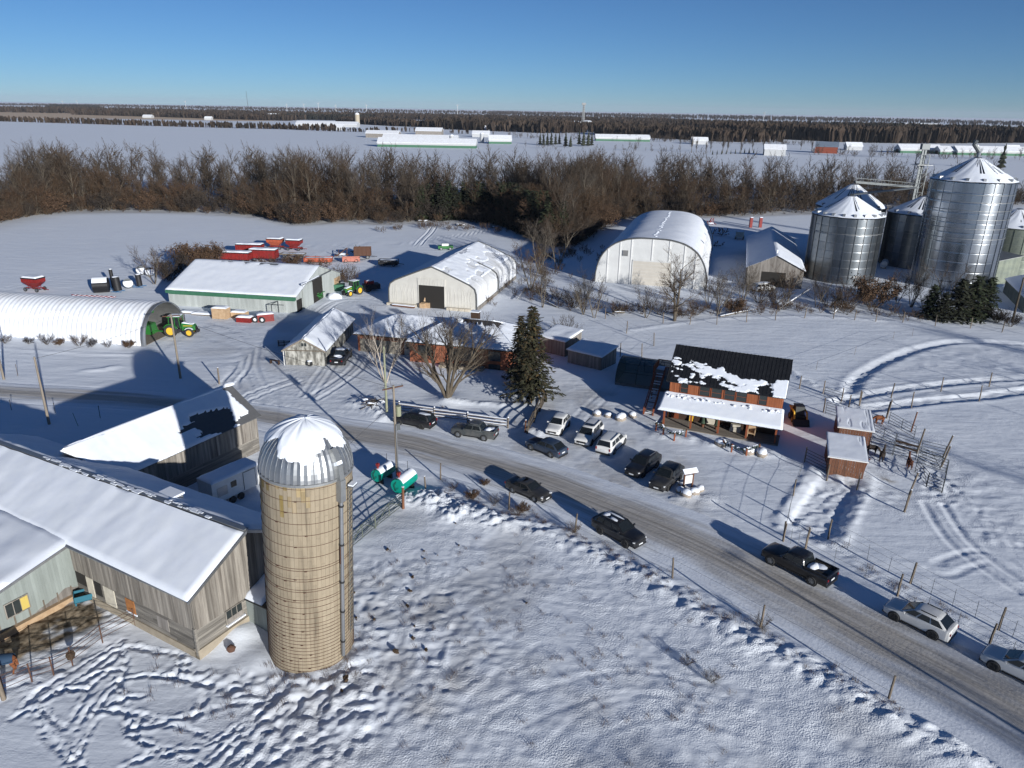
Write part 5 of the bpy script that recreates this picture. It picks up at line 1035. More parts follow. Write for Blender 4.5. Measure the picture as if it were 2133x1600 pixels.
# stair and deck at the left end
sr = thing('outdoor_stair', 'dark wooden stair and landing at the left end of the store', 'stair', (18.36, 81.55, 0), RAD(-23))
for x in (-2.95, -1.85): m = MB(); m.beam((x, 2.2, 0), (x, 7.6, 3.7), .08, .28); m.build('stringer', 'red_trim', sr)
tm = MB().bb(-2.9, -1.9, -.14, .14, -.02, .02).mesh('tread', 'deck'); ts = MB().bb(-2.85, -1.95, -.12, .1, .02, .07).mesh('tread_snow', 'snow')
for k in range(16):
    o = link('tread', tm, sr); o.location = (0, 2.4+k*.34, .2+k*.232)
    if k % 3 != 1: q = link('tread_snow', ts, o)
m = MB(); m.bb(-3.3, -.05, 7.5, 10.4, 3.62, 3.74); m.build('landing', 'deck', sr); MB().bb(-3.2, -2.2, 9, 10.3, 3.74, 3.86).build('landing_snow', 'snow', sr)
for (a, b) in (((-3.0, 2.2, 1.0), (-3.0, 7.6, 4.7)), ((-1.8, 2.2, 1.0), (-1.8, 7.6, 4.7)), ((-3.3, 7.5, 4.7), (-3.3, 10.4, 4.7)), ((-1.8, 7.5, 4.7), (0, 7.5, 4.7)), ((-3.3, 10.4, 4.7), (0, 10.4, 4.7))): m = MB(); m.beam(a, b, .07, .1); m.build('handrail', 'red_trim', sr)
bm2 = MB().bb(-.02, .02, -.02, .02, 0, 1.0).mesh('baluster', 'red_trim')
for k in range(11): o = link('baluster', bm2, sr); o.location = (-1.75+k*.165, 7.5, 3.72)
for k in range(17): o = link('baluster', bm2, sr); o.location = (-3.3, 7.55+k*.17, 3.72)
for k in range(12): o = link('baluster', bm2, sr); o.location = (-3.0, 2.5+k*.45, .3+k*.31)
for k in range(12): o = link('baluster', bm2, sr); o.location = (-1.8, 2.5+k*.45, .3+k*.31)
for x, y in ((-3.25, 7.6), (-3.25, 10.3), (-.3, 7.6), (-3.0, 2.25), (-1.8, 2.25)): m = MB(); m.bb(x-.07, x+.07, y-.07, y+.07, 0, 4.75 if y > 3 else 1.1); m.build('post', 'red_trim', sr)

# ================================================================== ANIMAL SHELTERS
def shelter(label, x, y, seed):
    t = thing('animal_shelter', label, 'shelter', (x, y, 0), RAD(-19)); W, D, z0, z1 = 3.4, 4.9, 2.3, 2.75; f = lambda s: z0+(z1-z0)*s/D
    m = MB(); boards(m, (0, 0), (W, 0), .0, z0, .27, .04, gap=.025, seed=seed); boards(m, (0, D), (0, 0), 0, lambda s: f(D-s), .27, .04, gap=.02, seed=seed+1); boards(m, (W, D), (0, D), 0, z1, .27, .04, gap=.02, seed=seed+2); m.build('siding', 'brown_siding', t, kind='stuff')
    for px_, py_ in ((.05, .05), (W-.05, .05), (W-.05, D-.05), (.05, D-.05), (W-.05, D/2)): m = MB(); m.bb(px_-.07, px_+.07, py_-.07, py_+.07, 0, f(py_)-.05); m.build('post', 'brown_siding', t)
    A, B, C, D_ = (-.25, -.35, z0-.02), (W+.25, -.35, z0-.02), (W+.25, D+.3, z1+.05), (-.25, D+.3, z1+.05); r = roofslab(t, A, B, C, D_, 'galv', rib=.3); snow_slab(r, A, B, C, D_, .05, 50, 30, lambda S, T, s, t_: .35+.9*fbm(S*1.5, T*.35, 1., 3, seed)*1. if seed > 99 else .5+.5*sstep(.3, .42, fbm(S*1.6, T*.3, 1., 2, seed)), seed=seed, amp=.7)
    m = MB(); m.beam((-.25, -.36, z0-.02), (W+.25, -.36, z0-.02), .05, .12); m.build('fascia', 'white_paint', t); return t
shelter('front red-brown animal shelter with pale steel roof, nearer the road', 33.15, 69.0, 5); shelter('rear red-brown animal shelter with pale steel roof, behind the other', 37.3, 76.7, 15)

# ================================================================== GRAIN BINS
def grain_bin(label, x, y, r, h, apex, ncol, nrow, steel, seed, stiff=True, rings=(), panels=True, ladder_a=None, snowroof=True, vents=12):
    t = thing('grain_bin', label, 'grain bin', (x, y, 0)); rg = random.Random(seed)
    m = MB(); m.lathe([(r-.05, 0), (r-.05, h)], 60); m.build('inner_wall', 'galv_old', t)
    rh = h/nrow; da = 2*math.pi/ncol
    def panel_mesh(sd):
        p = MB(); q = 4; c = 6; vs_ = []
        for j in range(c*2+1):
            z = .02+(rh-.04)*j/(c*2); rr = r+(.03 if j % 2 else 0)
            for k in range(q+1): a = -da/2+.004+(da-.008)*k/q; vs_.append((rr*math.cos(a), rr*math.sin(a), z))
        p.add(vs_, [(j*(q+1)+k, j*(q+1)+k+1, (j+1)*(q+1)+k+1, (j+1)*(q+1)+k) for j in range(c*2) for k in range(q)], sd/5); return p.mesh('wall_panel', steel, 80, fix=False)
    pms = [panel_mesh(i) for i in range(6)]
    vis = []
    for j in range(nrow):
        for k in range(ncol):
            a = da*k; ca = math.cos(a)*(-x)+math.sin(a)*(-y)
            if ca < -.25*math.hypot(x, y): continue
            o = link('wall_panel', pms[rg.randrange(6)], t); o.rotation_euler.z = a; o.location.z = j*rh
    if stiff:
        sm = MB().bb(r+.02, r+.14, -.07, .07, 0, h).mesh('stiffener', steel)
        for k in range(ncol): o = link('stiffener', sm, t); o.rotation_euler.z = da*(k+.5)
    for z in rings: m = MB(); m.tube([((r+.16)*math.cos(2*math.pi*k/48), (r+.16)*math.sin(2*math.pi*k/48), z) for k in range(49)], .06, 5); m.build('wind_ring', 'galv_old', t)
    m = MB(); nr_ = ncol*2
    for k in range(nr_):
        a0, am, a1 = 2*math.pi*k/nr_, 2*math.pi*(k+.12)/nr_, 2*math.pi*(k+1)/nr_
        for (p, q, d0, d1) in ((a0, am, .0, .12), (am, a1, .12, .0)): m.add([((r+.25)*math.cos(p), (r+.25)*math.sin(p), h-.1+d0), ((r+.25)*math.cos(q), (r+.25)*math.sin(q), h-.1+d1), (.9*math.cos(q), .9*math.sin(q), apex-.1), (.9*math.cos(p), .9*math.sin(p), apex-.1)], [(0, 1, 2, 3)])
    rf = m.build('roof', steel, t, fix=False); m = MB(); m.lathe([(.9, apex-.15), (.9, apex+.1), (.6, apex+.35), (.01, apex+.4)], 16); m.build('cap', 'galv', rf)
    if snowroof:
        A, T = np.meshgrid(np.linspace(0, 2*math.pi, 181), np.linspace(0, 1, 26)); rr = (r+.2)*(1-T)+1.0*T; zz = (h-.02)*(1-T)+(apex-.02)*T
        rid = np.abs(np.sin(A*ncol)); cov = .75+.5*(fbm(np.cos(A)*4, np.sin(A)*4+T, 1, 3, seed)-.5)-.45*(rid < .35)*(T > .35)*(vnoise(np.cos(A)*3, np.sin(A)*3, .6, seed+1) > .45)
        z2 = zz+.13+.12*fbm(np.cos(A)*6, np.sin(A)*6+T*2, 1, 2, seed+3); a, b = A.shape; ii = np.arange(a*b).reshape(a, b); F = np.stack([ii[:-1, :-1], ii[:-1, 1:], ii[1:, 1:], ii[1:, :-1]], -1).reshape(-1, 4); F = F[cov.ravel()[F].mean(1) > .58]
        link('roof_snow', npmesh('roof_snow', np.stack([rr*np.cos(A), rr*np.sin(A), z2], -1).reshape(-1, 3), F, 'snow', None, True), rf)
    vm = MB(); vm.box((r-.55, 0, h+.62), (.9, .55, .5), ry=.0); vmm = vm.mesh('roof_vent', 'galv')
    for k in range(vents): o = link('roof_vent', vmm, rf); o.rotation_euler.z = 2*math.pi*(k+.3)/vents
    return t
big = grain_bin('tallest shiny grain bin with snowy cone roof and vertical ribs', 98.2, 163.5, 8.1, 22.6, 27.0, 26, 11, 'bin_steel', 1, rings=(11.2, 13.3, 15.2, 17.0, 18.7, 20.2), vents=16)
grain_bin('front left dull grain bin with snow on its cone roof', 75.0, 168.5, 7.5, 14.3, 18.2, 24, 8, 'bin_old', 2, rings=(10.9,), vents=20)
grain_bin('grain bin standing directly behind the front left one', 87.0, 195.0, 8.3, 13.2, 18.4, 24, 7, 'bin_old', 3, vents=10)
grain_bin('shaded grain bin between the front left and the tallest bin', 101.0, 186.0, 7.7, 12.8, 16.6, 24, 7, 'bin_old', 4, rings=(8.6,), vents=12)
grain_bin('greenish grain bin behind the tallest one at the right edge', 121.5, 181, 7.8, 10.8, 14.5, 22, 6, 'bin_green', 5, vents=12)
m = MB(); bt = thing('fill_spout_mast', 'steel filling mast and ladder rising from the tallest bin peak', 'mast', (98.2, 163.5, 27.3)); m.tube([(0, 0, 0), (0, 0, 1.4)], .3, 8); m.build('spout', 'galv', bt); m = MB(); m.tube([(-.2, 0, 1.2), (-1.5, 0, 2.6), (-1.2, 0, 3.4)], .45, 8); m.build('elbow', 'iron_grey', bt); m = MB(); m.beam((-.2, .2, 0), (-.5, .2, 2.5), .15); m.build('stay', 'galv', bt)
# bucket elevator and catwalk
def lattice(lab, x, y, h, w, nm='elevator_tower', lean=0):
    t = thing(nm, lab, 'tower', (x, y, 0)); 
    for sx in (-1, 1):
        for sy in (-1, 1): MB().beam((sx*w/2, sy*w/2, 0), (sx*w/2, sy*w/2, h), .16).build('leg', 'iron_grey', t)
    n = int(h/2.2); m = MB()
    for k in range(n):
        z0, z1 = h*k/n, h*(k+1)/n
        for (a, b) in (((-1, -1), (1, -1)), ((1, -1), (1, 1)), ((1, 1), (-1, 1)), ((-1, 1), (-1, -1))): m.beam((a[0]*w/2, a[1]*w/2, z0), (b[0]*w/2, b[1]*w/2, z1), .07); m.beam((a[0]*w/2, a[1]*w/2, z1), (b[0]*w/2, b[1]*w/2, z1), .07)
    m.build('brace', 'iron_grey', t, kind='stuff')
    for k in (-.35, .35): MB().bb(k-.22, k+.22, -.2, .2, 0, h+1.5).build('bucket_leg', 'iron_grey', t)
    m = MB(); m.bb(-1.0, 1.0, -.6, .6, h+1.2, h+2.6); m.build('head', 'iron_grey', t); m = MB(); m.bb(-w*.9, w*.9, -w*.9, w*.9, h-2.6, h-2.5); m.build('platform', 'galv_old', t); return t
lattice('grey bucket elevator tower rising behind the left side of the tallest bin', 105.5, 199.5, 26.0, 2.2); lattice('grey bucket elevator tower at the right edge behind the bins', 131.0, 189.0, 27.0, 2.4)
cw = thing('catwalk', 'steel catwalk conveyor running from the bin roofs to the elevator tower', 'catwalk', (87.0, 195.0, 18.9)); p0, p1 = Vector((0, 0, .2)), Vector((18.2, 4.2, -1.2)); m = MB()
for s in (-.6, .6): o = Vector((-.23*s*0, s, 0)); m.beam(p0+o, p1+o, .14, .3)
m.build('truss', 'iron_grey', cw); m = MB()
for s in (-.6, .6):
    o = Vector((0, s, 1.1)); m.beam(p0+o, p1+o, .06)
    for k in range(10): q = p0.lerp(p1, k/9); m.beam(q+Vector((0, s, 0)), q+Vector((0, s, 1.1)), .05)
m.build('railing', 'iron_grey', cw); m = MB(); m.beam(p0+Vector((0, 0, .2)), p1+Vector((0, 0, .2)), .5, .4); m.build('conveyor', 'iron_grey', cw); 
c2 = thing('catwalk', 'lower steel catwalk from the front left bin to the elevator tower', 'catwalk', (75.0, 168.5, 18.7)); p0, p1 = Vector((0, 0, 0)), Vector((29.5, 30.0, -1.)); m = MB(); m.beam(p0, p1, .9, .3); m.build('conveyor', 'iron_grey', c2); m = MB()
for s in (-.5, .5): m.beam(p0+Vector((s, -s, 1.1)), p1+Vector((s, -s, 1.1)), .06)
m.build('railing', 'iron_grey', c2)
# green lean-to by the bins and the low building at the right edge
t = thing('green_lean_to', 'dark green steel lean-to beside the tallest bin base', 'shed', (106.5, 163.0, 0), RAD(10)); m = MB(); boards(m, (0, 0), (7, 0), 0, lambda s: 5.2+s*.17, .5, .03, gap=.01, seed=5); m.bb(0, 7, .02, 6, 0, 5.1); m.build('wall', 'bin_green', t); roofslab(t, (-.2, -.3, 5.25), (7.2, -.3, 6.5), (7.2, 6.3, 6.5), (-.2, 6.3, 5.25), 'galv_old'); m = MB(); m.bb(-.5, 7.5, -1.5, -1.1, 0, .5); m.build('kerb', 'snow', t)
t, ro = gable('low_building', 'low grey-walled building with snowy roof at the right edge', 'building', 98.3, 138.0, -22, 11.5, 19.5, 2.9, 4.9, 'bin_green', 'galv_old', .2, .5, .3, seed=91)
t = thing('gas_tank', 'white gas tank glimpsed between the two left bins', 'tank', (91.5, 181.0, 0), RAD(60)); m = MB(); m.tube([(-2.2, 0, 1.1), (-2, 0, 1.1), (2, 0, 1.1), (2.2, 0, 1.1)], [.4, .8, .8, .4], 14); m.build('vessel', 'white_paint', t, 60)
for x in (-1.2, 1.2): MB().bb(x-.1, x+.1, -.6, .6, 0, .5).build('saddle', 'concrete', t)
# white truck box in the barn court
tb = thing('cargo_trailer', 'white cargo trailer with snowy roof parked in the barn court', 'trailer', (-28.35, 60.3, 0), RAD(56)); m = MB(); m.bb(0, 5.4, -1.1, 1.1, .65, 2.75); bx_ = m.build('box', 'paint_white', tb); snow_slab(bx_, (0, -1.15, 2.76), (5.4, -1.15, 2.76), (5.4, 1.15, 2.76), (0, 1.15, 2.76), .2, 20, 10, seed=3)
m = MB(); m.bb(3.4, 4.7, -1.14, -1.11, .75, 2.55); d_ = m.build('side_door', 'white_paint', tb); m = MB(); m.bb(3.36, 3.4, -1.15, -1.12, .75, 2.55); m.bb(4.7, 4.74, -1.15, -1.12, .75, 2.55); m.bb(3.36, 4.74, -1.15, -1.12, 2.55, 2.6); m.build('door_frame', 'iron_grey', d_); m = MB(); m.bb(2.0, 2.6, -1.14, -1.11, 1.6, 2.2); m.build('side_window', 'glass_dark', tb); m = MB(); m.bb(.5, 1.6, -1.13, -1.105, 1.2, 2.1); m.build('decal_panel', 'galv', tb)
for x in (2.0, 2.9):
    for s in (-1, 1): m = MB(); m.disc((x, s*1.12, .35), (0, 1, 0), .35, .22, 14); m.build('wheel', 'tyre', tb)
m = MB(); m.beam((5.4, 0, .6), (6.6, 0, .5), .12); m.beam((6.4, 0, 0), (6.4, 0, .9), .08); m.build('hitch', 'dark_iron', tb)

# ================================================================== VEHICLES
def wheel_parts(t, x, y, r, w, rim='rim', spokes=5, tyre='tyre', nm='wheel'):
    s = 1 if y > 0 else -1; m = MB(); m.lathe([(r*.62, -w/2), (r*.93, -w/2), (r, -w*.32), (r, w*.32), (r*.93, w/2), (r*.62, w/2)], 20)
    m.v = [(q[0]+x, q[2]+y, q[1]+r) for q in m.v]; wo = m.build(nm, tyre, t, 40)
    m = MB(); m.disc((x, y+s*w*.30, r), (0, 1, 0), r*.64, .03, 16); ro = m.build('rim', rim, wo)
    if spokes:
        m = MB()
        for k in range(spokes): a = 2*math.pi*k/spokes+.3; m.beam((x, y+s*w*.38, r), (x+r*.60*math.cos(a), y+s*w*.40, r+r*.60*math.sin(a)), r*.14, .04)
        m.disc((x, y+s*w*.38, r), (0, 1, 0), r*.16, .06, 8); m.build('spoke', rim, wo)
    return wo
CARS = {  # L, width, H, wheelbase, wheel radius, hood z, belt z, windscreen base x, roof front x, roof rear x, rear base x, clearance
 'suv': (4.65, 1.86, 1.68, 2.70, .37, 1.0, 1.10, 1.12, .22, -1.45, -2.14, .24), 'suv_big': (4.95, 1.95, 1.76, 2.88, .39, 1.06, 1.16, 1.15, .25, -1.70, -2.30, .25), 'minivan': (5.12, 1.98, 1.75, 3.05, .35, 1.02, 1.05, 1.42, .62, -2.12, -2.45, .20),
 'hatch': (4.80, 1.90, 1.62, 2.78, .36, .98, 1.04, 1.05, .25, -1.45, -2.22, .22), 'sedan': (4.72, 1.82, 1.44, 2.72, .33, .92, .95, 1.02, .25, -.95, -1.72, .18), 'pickup': (5.85, 2.02, 1.90, 3.66, .41, 1.18, 1.22, 1.30, .72, -.72, -.90, .34), 'pickup_small': (5.30, 1.96, 1.78, 3.15, .37, 1.10, 1.15, 1.25, .62, -.85, -1.25, .28)}
def car(label, kind, paint, rear_uv, front_uv, rims='rim', rails=False, snow=(), cat=None, moon=False, visible_side=0):
    L, W, H, WB, wr, hz, bz, xw0, xw1, xr1, xr0, gc = CARS[kind]; hw = W/2
    a, b = G(*rear_uv), G(*front_uv); d = (b-a).normalized(); per = Vector((-d.y, d.x, 0)); mid = (a+b)/2
    if per.dot(Vector((mid.x, mid.y, 0))) < 0: per = -per
    c = mid+per*(hw-.15); z = .03 if polydist(np.array([c.x]), np.array([c.y]), ROADC)[0][0] < 4 else gz(c.x, c.y)
    truck = 'pickup' in kind; nm = 'pickup_truck' if truck else ('minivan' if kind == 'minivan' else 'sedan' if kind == 'sedan' else 'suv' if 'suv' in kind else 'hatchback')
    t = thing(nm, label, cat or ('pickup truck' if truck else 'car'), (c.x, c.y, z), math.atan2(d.y, d.x)); f, r = L/2, -L/2
    def ring(x, k, zt, zb=gc): 
        w = hw*k; h = [(w*.82, zb), (w*.95, zb+.07), (w*.985, zb+.3*(zt-zb)), (w, zb+.55*(zt-zb)), (w*.985, zt-.20), (w*.955, zt-.10), (w*.90, zt-.035), (w*.78, zt-.005), (w*.45, zt+.02), (0, zt+.03)]
        return [(x, y, z_) for y, z_ in h]+[(x, -y, z_) for y, z_ in h[-2::-1]]
    if truck: bedz = bz; st_ = [(f, .80, hz*.66), (f-.06, .90, hz*.86), (f-.22, .965, hz*.96), (f-.9, .99, hz), (xw0-.05, 1, bz), (xr0, 1, bz), (r+.1, 1, bz), (r, .97, bz-.03)]
    elif kind == 'sedan': st_ = [(f, .66, hz*.56), (f-.10, .84, hz*.70), (f-.35, .95, hz*.83), (f-.9, .99, hz*.94), (xw0, 1, hz+.01), (0, 1, bz), (xr0+.2, 1, bz+.05), (r+.35, .97, bz+.06), (r+.06, .88, bz-.0), (r, .80, bz*.72)]
    else: st_ = [(f, .70, hz*.62), (f-.08, .85, hz*.80), (f-.30, .95, hz*.91), (f-.8, .99, hz*.98), (xw0, 1, hz+.03), (0, 1, bz), (xr0+.25, 1, bz+.04), (r+.15, .97, bz+.04), (r+.03, .92, bz), (r, .88, bz*.80)]
    if not truck:
        sp = spline(st_, 4); st_ = [tuple(float(c_) for c_ in q) for q in sp]
    body = MB().loft([ring(x, k, zt) for x, k, zt in st_]).build('body', paint, t, 50)
    bw, rw, zr_ = hw*.94, hw*.77, H
    def lvl(fr): return (xr0+(xr1-xr0)*fr, xw0+(xw1-xw0)*fr, bw+(rw-bw)*max(0., fr)**1.15, bz-.04+(zr_-.07-(bz-.04))*fr)
    def cring(fr, ins=0, zadd=0):
        x0, x1, y, z_ = lvl(fr); x0 += ins; x1 -= ins; y -= ins*.8; c_ = .13+.10*max(0, fr); z_ += zadd
        return [(x1, -y+c_, z_), (x1, y-c_, z_), (x1-c_, y, z_), ((x0+x1)/2, y, z_), (x0+c_, y, z_), (x0, y-c_, z_), (x0, -y+c_, z_), (x0+c_, -y, z_), ((x0+x1)/2, -y, z_), (x1-c_, -y, z_)]
    cab = MB().loft([cring(-.04), cring(.3), cring(.6), cring(.86), cring(.97, .02, .0), cring(1., .10, .035), cring(1., .26, .06), cring(1, .5, .075)]).build('cabin', paint, t, 60)
    nwin = 3 if kind in ('minivan', 'suv', 'suv_big') else 2
    for s in (-1, 1):
        spl = {3: ((.05, .31), (.345, .63), (.665, .93)), 2: ((.07, .47), (.52, .93))}[nwin]
        for (u0, u1) in spl:
            pts = []
            for fr, uu in ((.13, u0), (.13, u1), (.86, u1), (.86, u0)):
                x0, x1, y, z_ = lvl(fr); pts.append((x1+(x0-x1)*uu, s*(y+.006), z_))
            MB().poly(pts, (0, s*.014, .004)).build('side_window', 'glass_dark', cab)
    for nm_, fx in (('windscreen', 1), ('rear_window', 0)):
        pts = []
        for fr, sg in ((.10, -.86), (.10, .86), (.93, .82), (.93, -.82)): x0, x1, y, z_ = lvl(fr); pts.append(((x1+.006 if fx else x0-.006), y*sg, z_))
        MB().poly(pts, (.014 if fx else -.014, 0, .006)).build(nm_, 'glass_dark', cab)
    if moon: x0, x1, y, z_ = lvl(1.); MB().bb(x1-.95, x1-.30, -y*.62, y*.62, z_+.05, z_+.085).build('sunroof', 'glass_dark', cab)
    if rails:
        for s in (-1, 1): x0, x1, y, z_ = lvl(1.); m = MB(); m.beam((x0+.25, s*(y-.13), z_+.09), (x1-.35, s*(y-.13), z_+.10), .05, .05); m.build('roof_rail', 'plastic_black' if 'white' in paint else 'rim', cab)
    for x in (WB/2, -WB/2):
        xx = x+(.06 if not truck else .12)
        for s in (-1, 1):
            m = MB(); m.disc((xx, s*(hw-.045), wr), (0, 1, 0), wr*1.18, .10, 20); m.build('wheel_arch', 'plastic_black', body); wheel_parts(t, xx, s*(hw-.07), wr, .22, rims)
    for s in (-1, 1):
        m = MB(); m.box((f-.17, s*hw*.72, hz*.74), (.20, .30, .09), rz=-s*.5); m.build('headlight', 'lamp_clear', t)
        m = MB(); m.box((r+.05, s*hw*.80, bz*.80 if not truck else bz-.24), (.18, .15, .18 if kind != 'minivan' else .30)); m.build('tail_light', 'lamp_red', t)
        m = MB(); m.box((xw0-.32, s*(hw+.09), bz+.03), (.12, .2, .14)); m.build('mirror', paint, t)
    m = MB(); m.box((f-.02, 0, hz*.56), (.08, W*.55, .22)); m.build('grille', 'plastic_black', t); m = MB(); m.box((f+.03, 0, gc+.22), (.03, .5, .12)); m.build('licence_plate', 'plate', t); m = MB(); m.box((r-.01, 0, bz*.66), (.03, .5, .14)); m.build('licence_plate', 'plate', t)
    m = MB(); m.bb(f-.25, f+.02, -hw*.8, hw*.8, gc-.02, gc+.14); m.build('front_bumper', 'plastic_black', t); m = MB(); m.bb(r-.03, r+.2, -hw*.85, hw*.85, gc, gc+.2); m.build('rear_bumper', 'plastic_black', t)
    for s in (-1, 1): m = MB(); m.beam((WB/2-.45, s*(hw-.02), gc+.06), (-WB/2+.45, s*(hw-.02), gc+.06), .05, .12); m.build('sill', 'plastic_black', t)
    if truck:
        m = MB(); m.bb(r+.14, xr0-.10, -hw+.16, hw-.16, bz-.02, bz+.022); m.build('bed_floor', 'interior_dark', t)
        for s in (-1, 1): m = MB(); m.bb(r+.02, xr0, s*(hw-.16), s*(hw-.04), bz-.02, bz+.14); m.build('bed_rail', paint, t)
        m = MB(); m.bb(r+.0, r+.12, -hw+.16, hw-.16, bz-.4, bz+.14); m.build('tailgate', paint, t)
        m = MB(); m.blob((xr0-.45, .2, bz+.05), (.4, .6, .16), 3, .2); m.blob((xr0-.9, -.2, bz+.04), (.5, .4, .07), 4, .2); m.build('bed_snow', 'snow', t, 60)
    for k, (x, y, dx, dy) in enumerate(snow): 
        zz = H+.01 if xr1 < x < xw1 else hz; m = MB(); m.blob((x, y, zz), (dx, dy, .05), k+3, .3, 10); m.build('snow_patch', 'snow', t, 60)
    return t
car('black minivan with a snow strip on its roof parked by the rail fence', 'minivan', 'paint_black', (881, 894), (832, 884), 'rim_dark', snow=((-1.6, .3, .7, .3),))
car('grey pickup truck with roof bars parked by the rail fence', 'pickup_small', 'paint_grey', (1010, 918), (957, 910), 'rim', rails=True)
car('dark blue hatchback parked beside the white cars', 'hatch', 'paint_blue', (1150, 954), (1106, 937), 'rim')
car('white crossover with black roof, leftmost of the white cars', 'suv', 'paint_white', (1184, 887), (1167, 907), 'rim_dark')
car('white minivan with black sunroof, middle of the white cars', 'minivan', 'paint_white', (1252, 904), (1229, 929), 'rim_dark', rails=True, moon=True)
car('white minivan showing its tail, rightmost of the white cars', 'minivan', 'paint_pearl', (1277, 946), (1299, 924), 'rim', rails=True)
car('black suv nose towards the road, left of the parked black pair', 'suv_big', 'paint_black', (1368, 972), (1338, 994), 'rim_dark', rails=True)
car('charcoal suv nose towards the road, right of the parked black pair', 'suv_big', 'paint_charcoal', (1417, 997), (1389, 1023), 'rim_dark')
car('dark grey sedan driving on the icy road', 'sedan', 'paint_charcoal', (1068, 1026), (1113, 1045), 'rim')
car('black suv with snow streaks on its roof driving on the road', 'suv_big', 'paint_black', (1250, 1111), (1301, 1139), 'rim_dark', rails=True, snow=((-.6, .25, .9, .12), (-.3, -.4, .45, .16), (-1.3, -.2, .3, .3)))
car('black crew-cab pickup truck on the far side of the road', 'pickup', 'paint_black', (1693, 1220), (1607, 1177), 'rim')
car('white suv with dark wheels at the far right of the road', 'suv', 'paint_white', (1942, 1331), (1864, 1293), 'rim_dark', rails=True)
car('white car cut off by the right edge of the photo', 'suv', 'paint_pearl', (2160, 1440), (2075, 1399), 'tyre')
car('dark snow-dusted pickup truck parked beside the weathered garage', 'pickup', 'paint_black', (712, 768), (735, 738), 'rim_dark', snow=((2.0, 0, .7, .7), (0, 0, .6, .7)))
car('snow-covered pale van half hidden by brush before the long shed', 'minivan', 'paint_pearl', (1575, 608), (1612, 606), 'rim_dark', snow=((0, 0, 1.3, .8), (1.9, 0, .5, .7)))

# ------------------------------------------------------------------ tractors
def tractor(label, loc, rz, sc=1., group=None):
    t = thing('tractor', label, 'tractor', loc, rz, group); t.scale = (sc,)*3
    m = MB(); m.loft([[(2.35, -.36, .95), (2.35, .36, .95), (2.35, .36, 1.45), (2.35, -.36, 1.45)], [(2.1, -.42, .85), (2.1, .42, .85), (2.1, .42, 1.72), (2.1, -.42, 1.72)], [(.45, -.45, .85), (.45, .45, .85), (.45, .45, 1.95), (.45, -.45, 1.95)]]); hd = m.build('hood', 'jd_green', t, 30); MB().bb(2.34, 2.40, -.3, .3, .98, 1.4).build('grille', 'plastic_black', hd)
    for s in (-1, 1): MB().bb(.7, 2.0, s*.445, s*.455, 1.50, 1.58).build('stripe', 'jd_yellow', hd)
    snow_slab(hd, (.5, -.44, 1.94), (2.1, -.42, 1.72), (2.1, .42, 1.72), (.5, .44, 1.94), .1, 14, 8, seed=4)
    m = MB(); m.bb(-1.7, 1.9, -.32, .32, .6, 1.0); m.build('chassis', 'dark_iron', t)
    m = MB(); m.hexa([(-1.25, -.72, 1.2), (.42, -.72, 1.2), (.42, .72, 1.2), (-1.25, .72, 1.2), (-1.15, -.66, 2.85), (.25, -.66, 2.85), (.25, .66, 2.85), (-1.15, .66, 2.85)]); cb = m.build('cab', 'glass_dark', t)
    for x0, x1 in ((-1.25, -1.15), (.42, .25), (-.35, -.35)):
        for s in (-1, 1): MB().beam((x0, s*.73, 1.2), (x1, s*.67, 2.86), .09).build('pillar', 'jd_green', cb)
    m = MB(); m.bb(-1.4, .45, -.78, .78, 2.85, 3.0); rf = m.build('cab_roof', 'jd_green', cb); snow_slab(rf, (-1.4, -.78, 3.0), (.45, -.78, 3.0), (.45, .78, 3.0), (-1.4, .78, 3.0), .09, 10, 10, seed=2)
    m = MB(); m.tube([(.75, .3, 1.9), (.75, .3, 3.1)], .07, 8); m.build('exhaust', 'dark_iron', t)
    for s in (-1, 1):
        wheel_parts(t, -.95, s*.98, .92, .52, 'jd_yellow', 0, nm='rear_wheel'); wheel_parts(t, 1.62, s*.88, .64, .40, 'jd_yellow', 0, nm='front_wheel')
        m = MB(); m.tube([(-.95+1.0*math.cos(a), s*.95, .92+1.0*math.sin(a)) for a in [RAD(20+k*22) for k in range(7)]], .10, 4); m.v = [(q[0], s*.95+(q[1]-s*.95)*2.6, q[2]) for q in m.v]; m.build('fender', 'jd_green', t)
        m = MB(); m.tube([(1.62+.72*math.cos(a), s*.88, .64+.72*math.sin(a)) for a in [RAD(40+k*20) for k in range(6)]], .05, 4); m.v = [(q[0], s*.88+(q[1]-s*.88)*4, q[2]) for q in m.v]; m.build('fender', 'snow', t)
    m = MB(); m.bb(-.2, .5, -.98, -.6, .75, 1.2); m.build('step', 'dark_iron', t); m = MB(); m.box((2.55, 0, .75), (.35, .6, .4)); m.build('front_weight', 'dark_iron', t); return t
tractor('large green tractor with yellow wheels half out of the quonset hut', (-54.2, 114.9, 0), RAD(2), 1.12)
tractor('small green tractor with yellow wheels beside the drive shed', (-32.2, 144.3, 0), RAD(-125), .95)
t = thing('forage_chopper', 'green forage machine behind the tractor inside the quonset hut', 'farm machine', (-59.8, 114.8, 0), RAD(-5)); m = MB(); m.hexa([(-2, -1.2, .5), (1.6, -1.0, .35), (1.6, 1.0, .35), (-2, 1.2, .5), (-2.2, -1.3, 2.1), (1.2, -1.1, 1.9), (1.2, 1.1, 1.9), (-2.2, 1.3, 2.1)]); m.build('hopper', 'jd_green', t); m = MB(); m.tube([(0, 0, 1.9), (0, 0, 3.3), (.6, 0, 3.9), (1.8, 0, 4.0)], .22, 8); m.build('spout', 'jd_green', t); m = MB(); m.box((.8, -.9, 2.6), (.5, .3, 1.3), ry=.4); m.build('guard', 'jd_green', t); m = MB(); m.tube([(1.4, 0, .8), (3.2, 0, .7)], .12, 6); m.build('drawbar', 'jd_green', t)
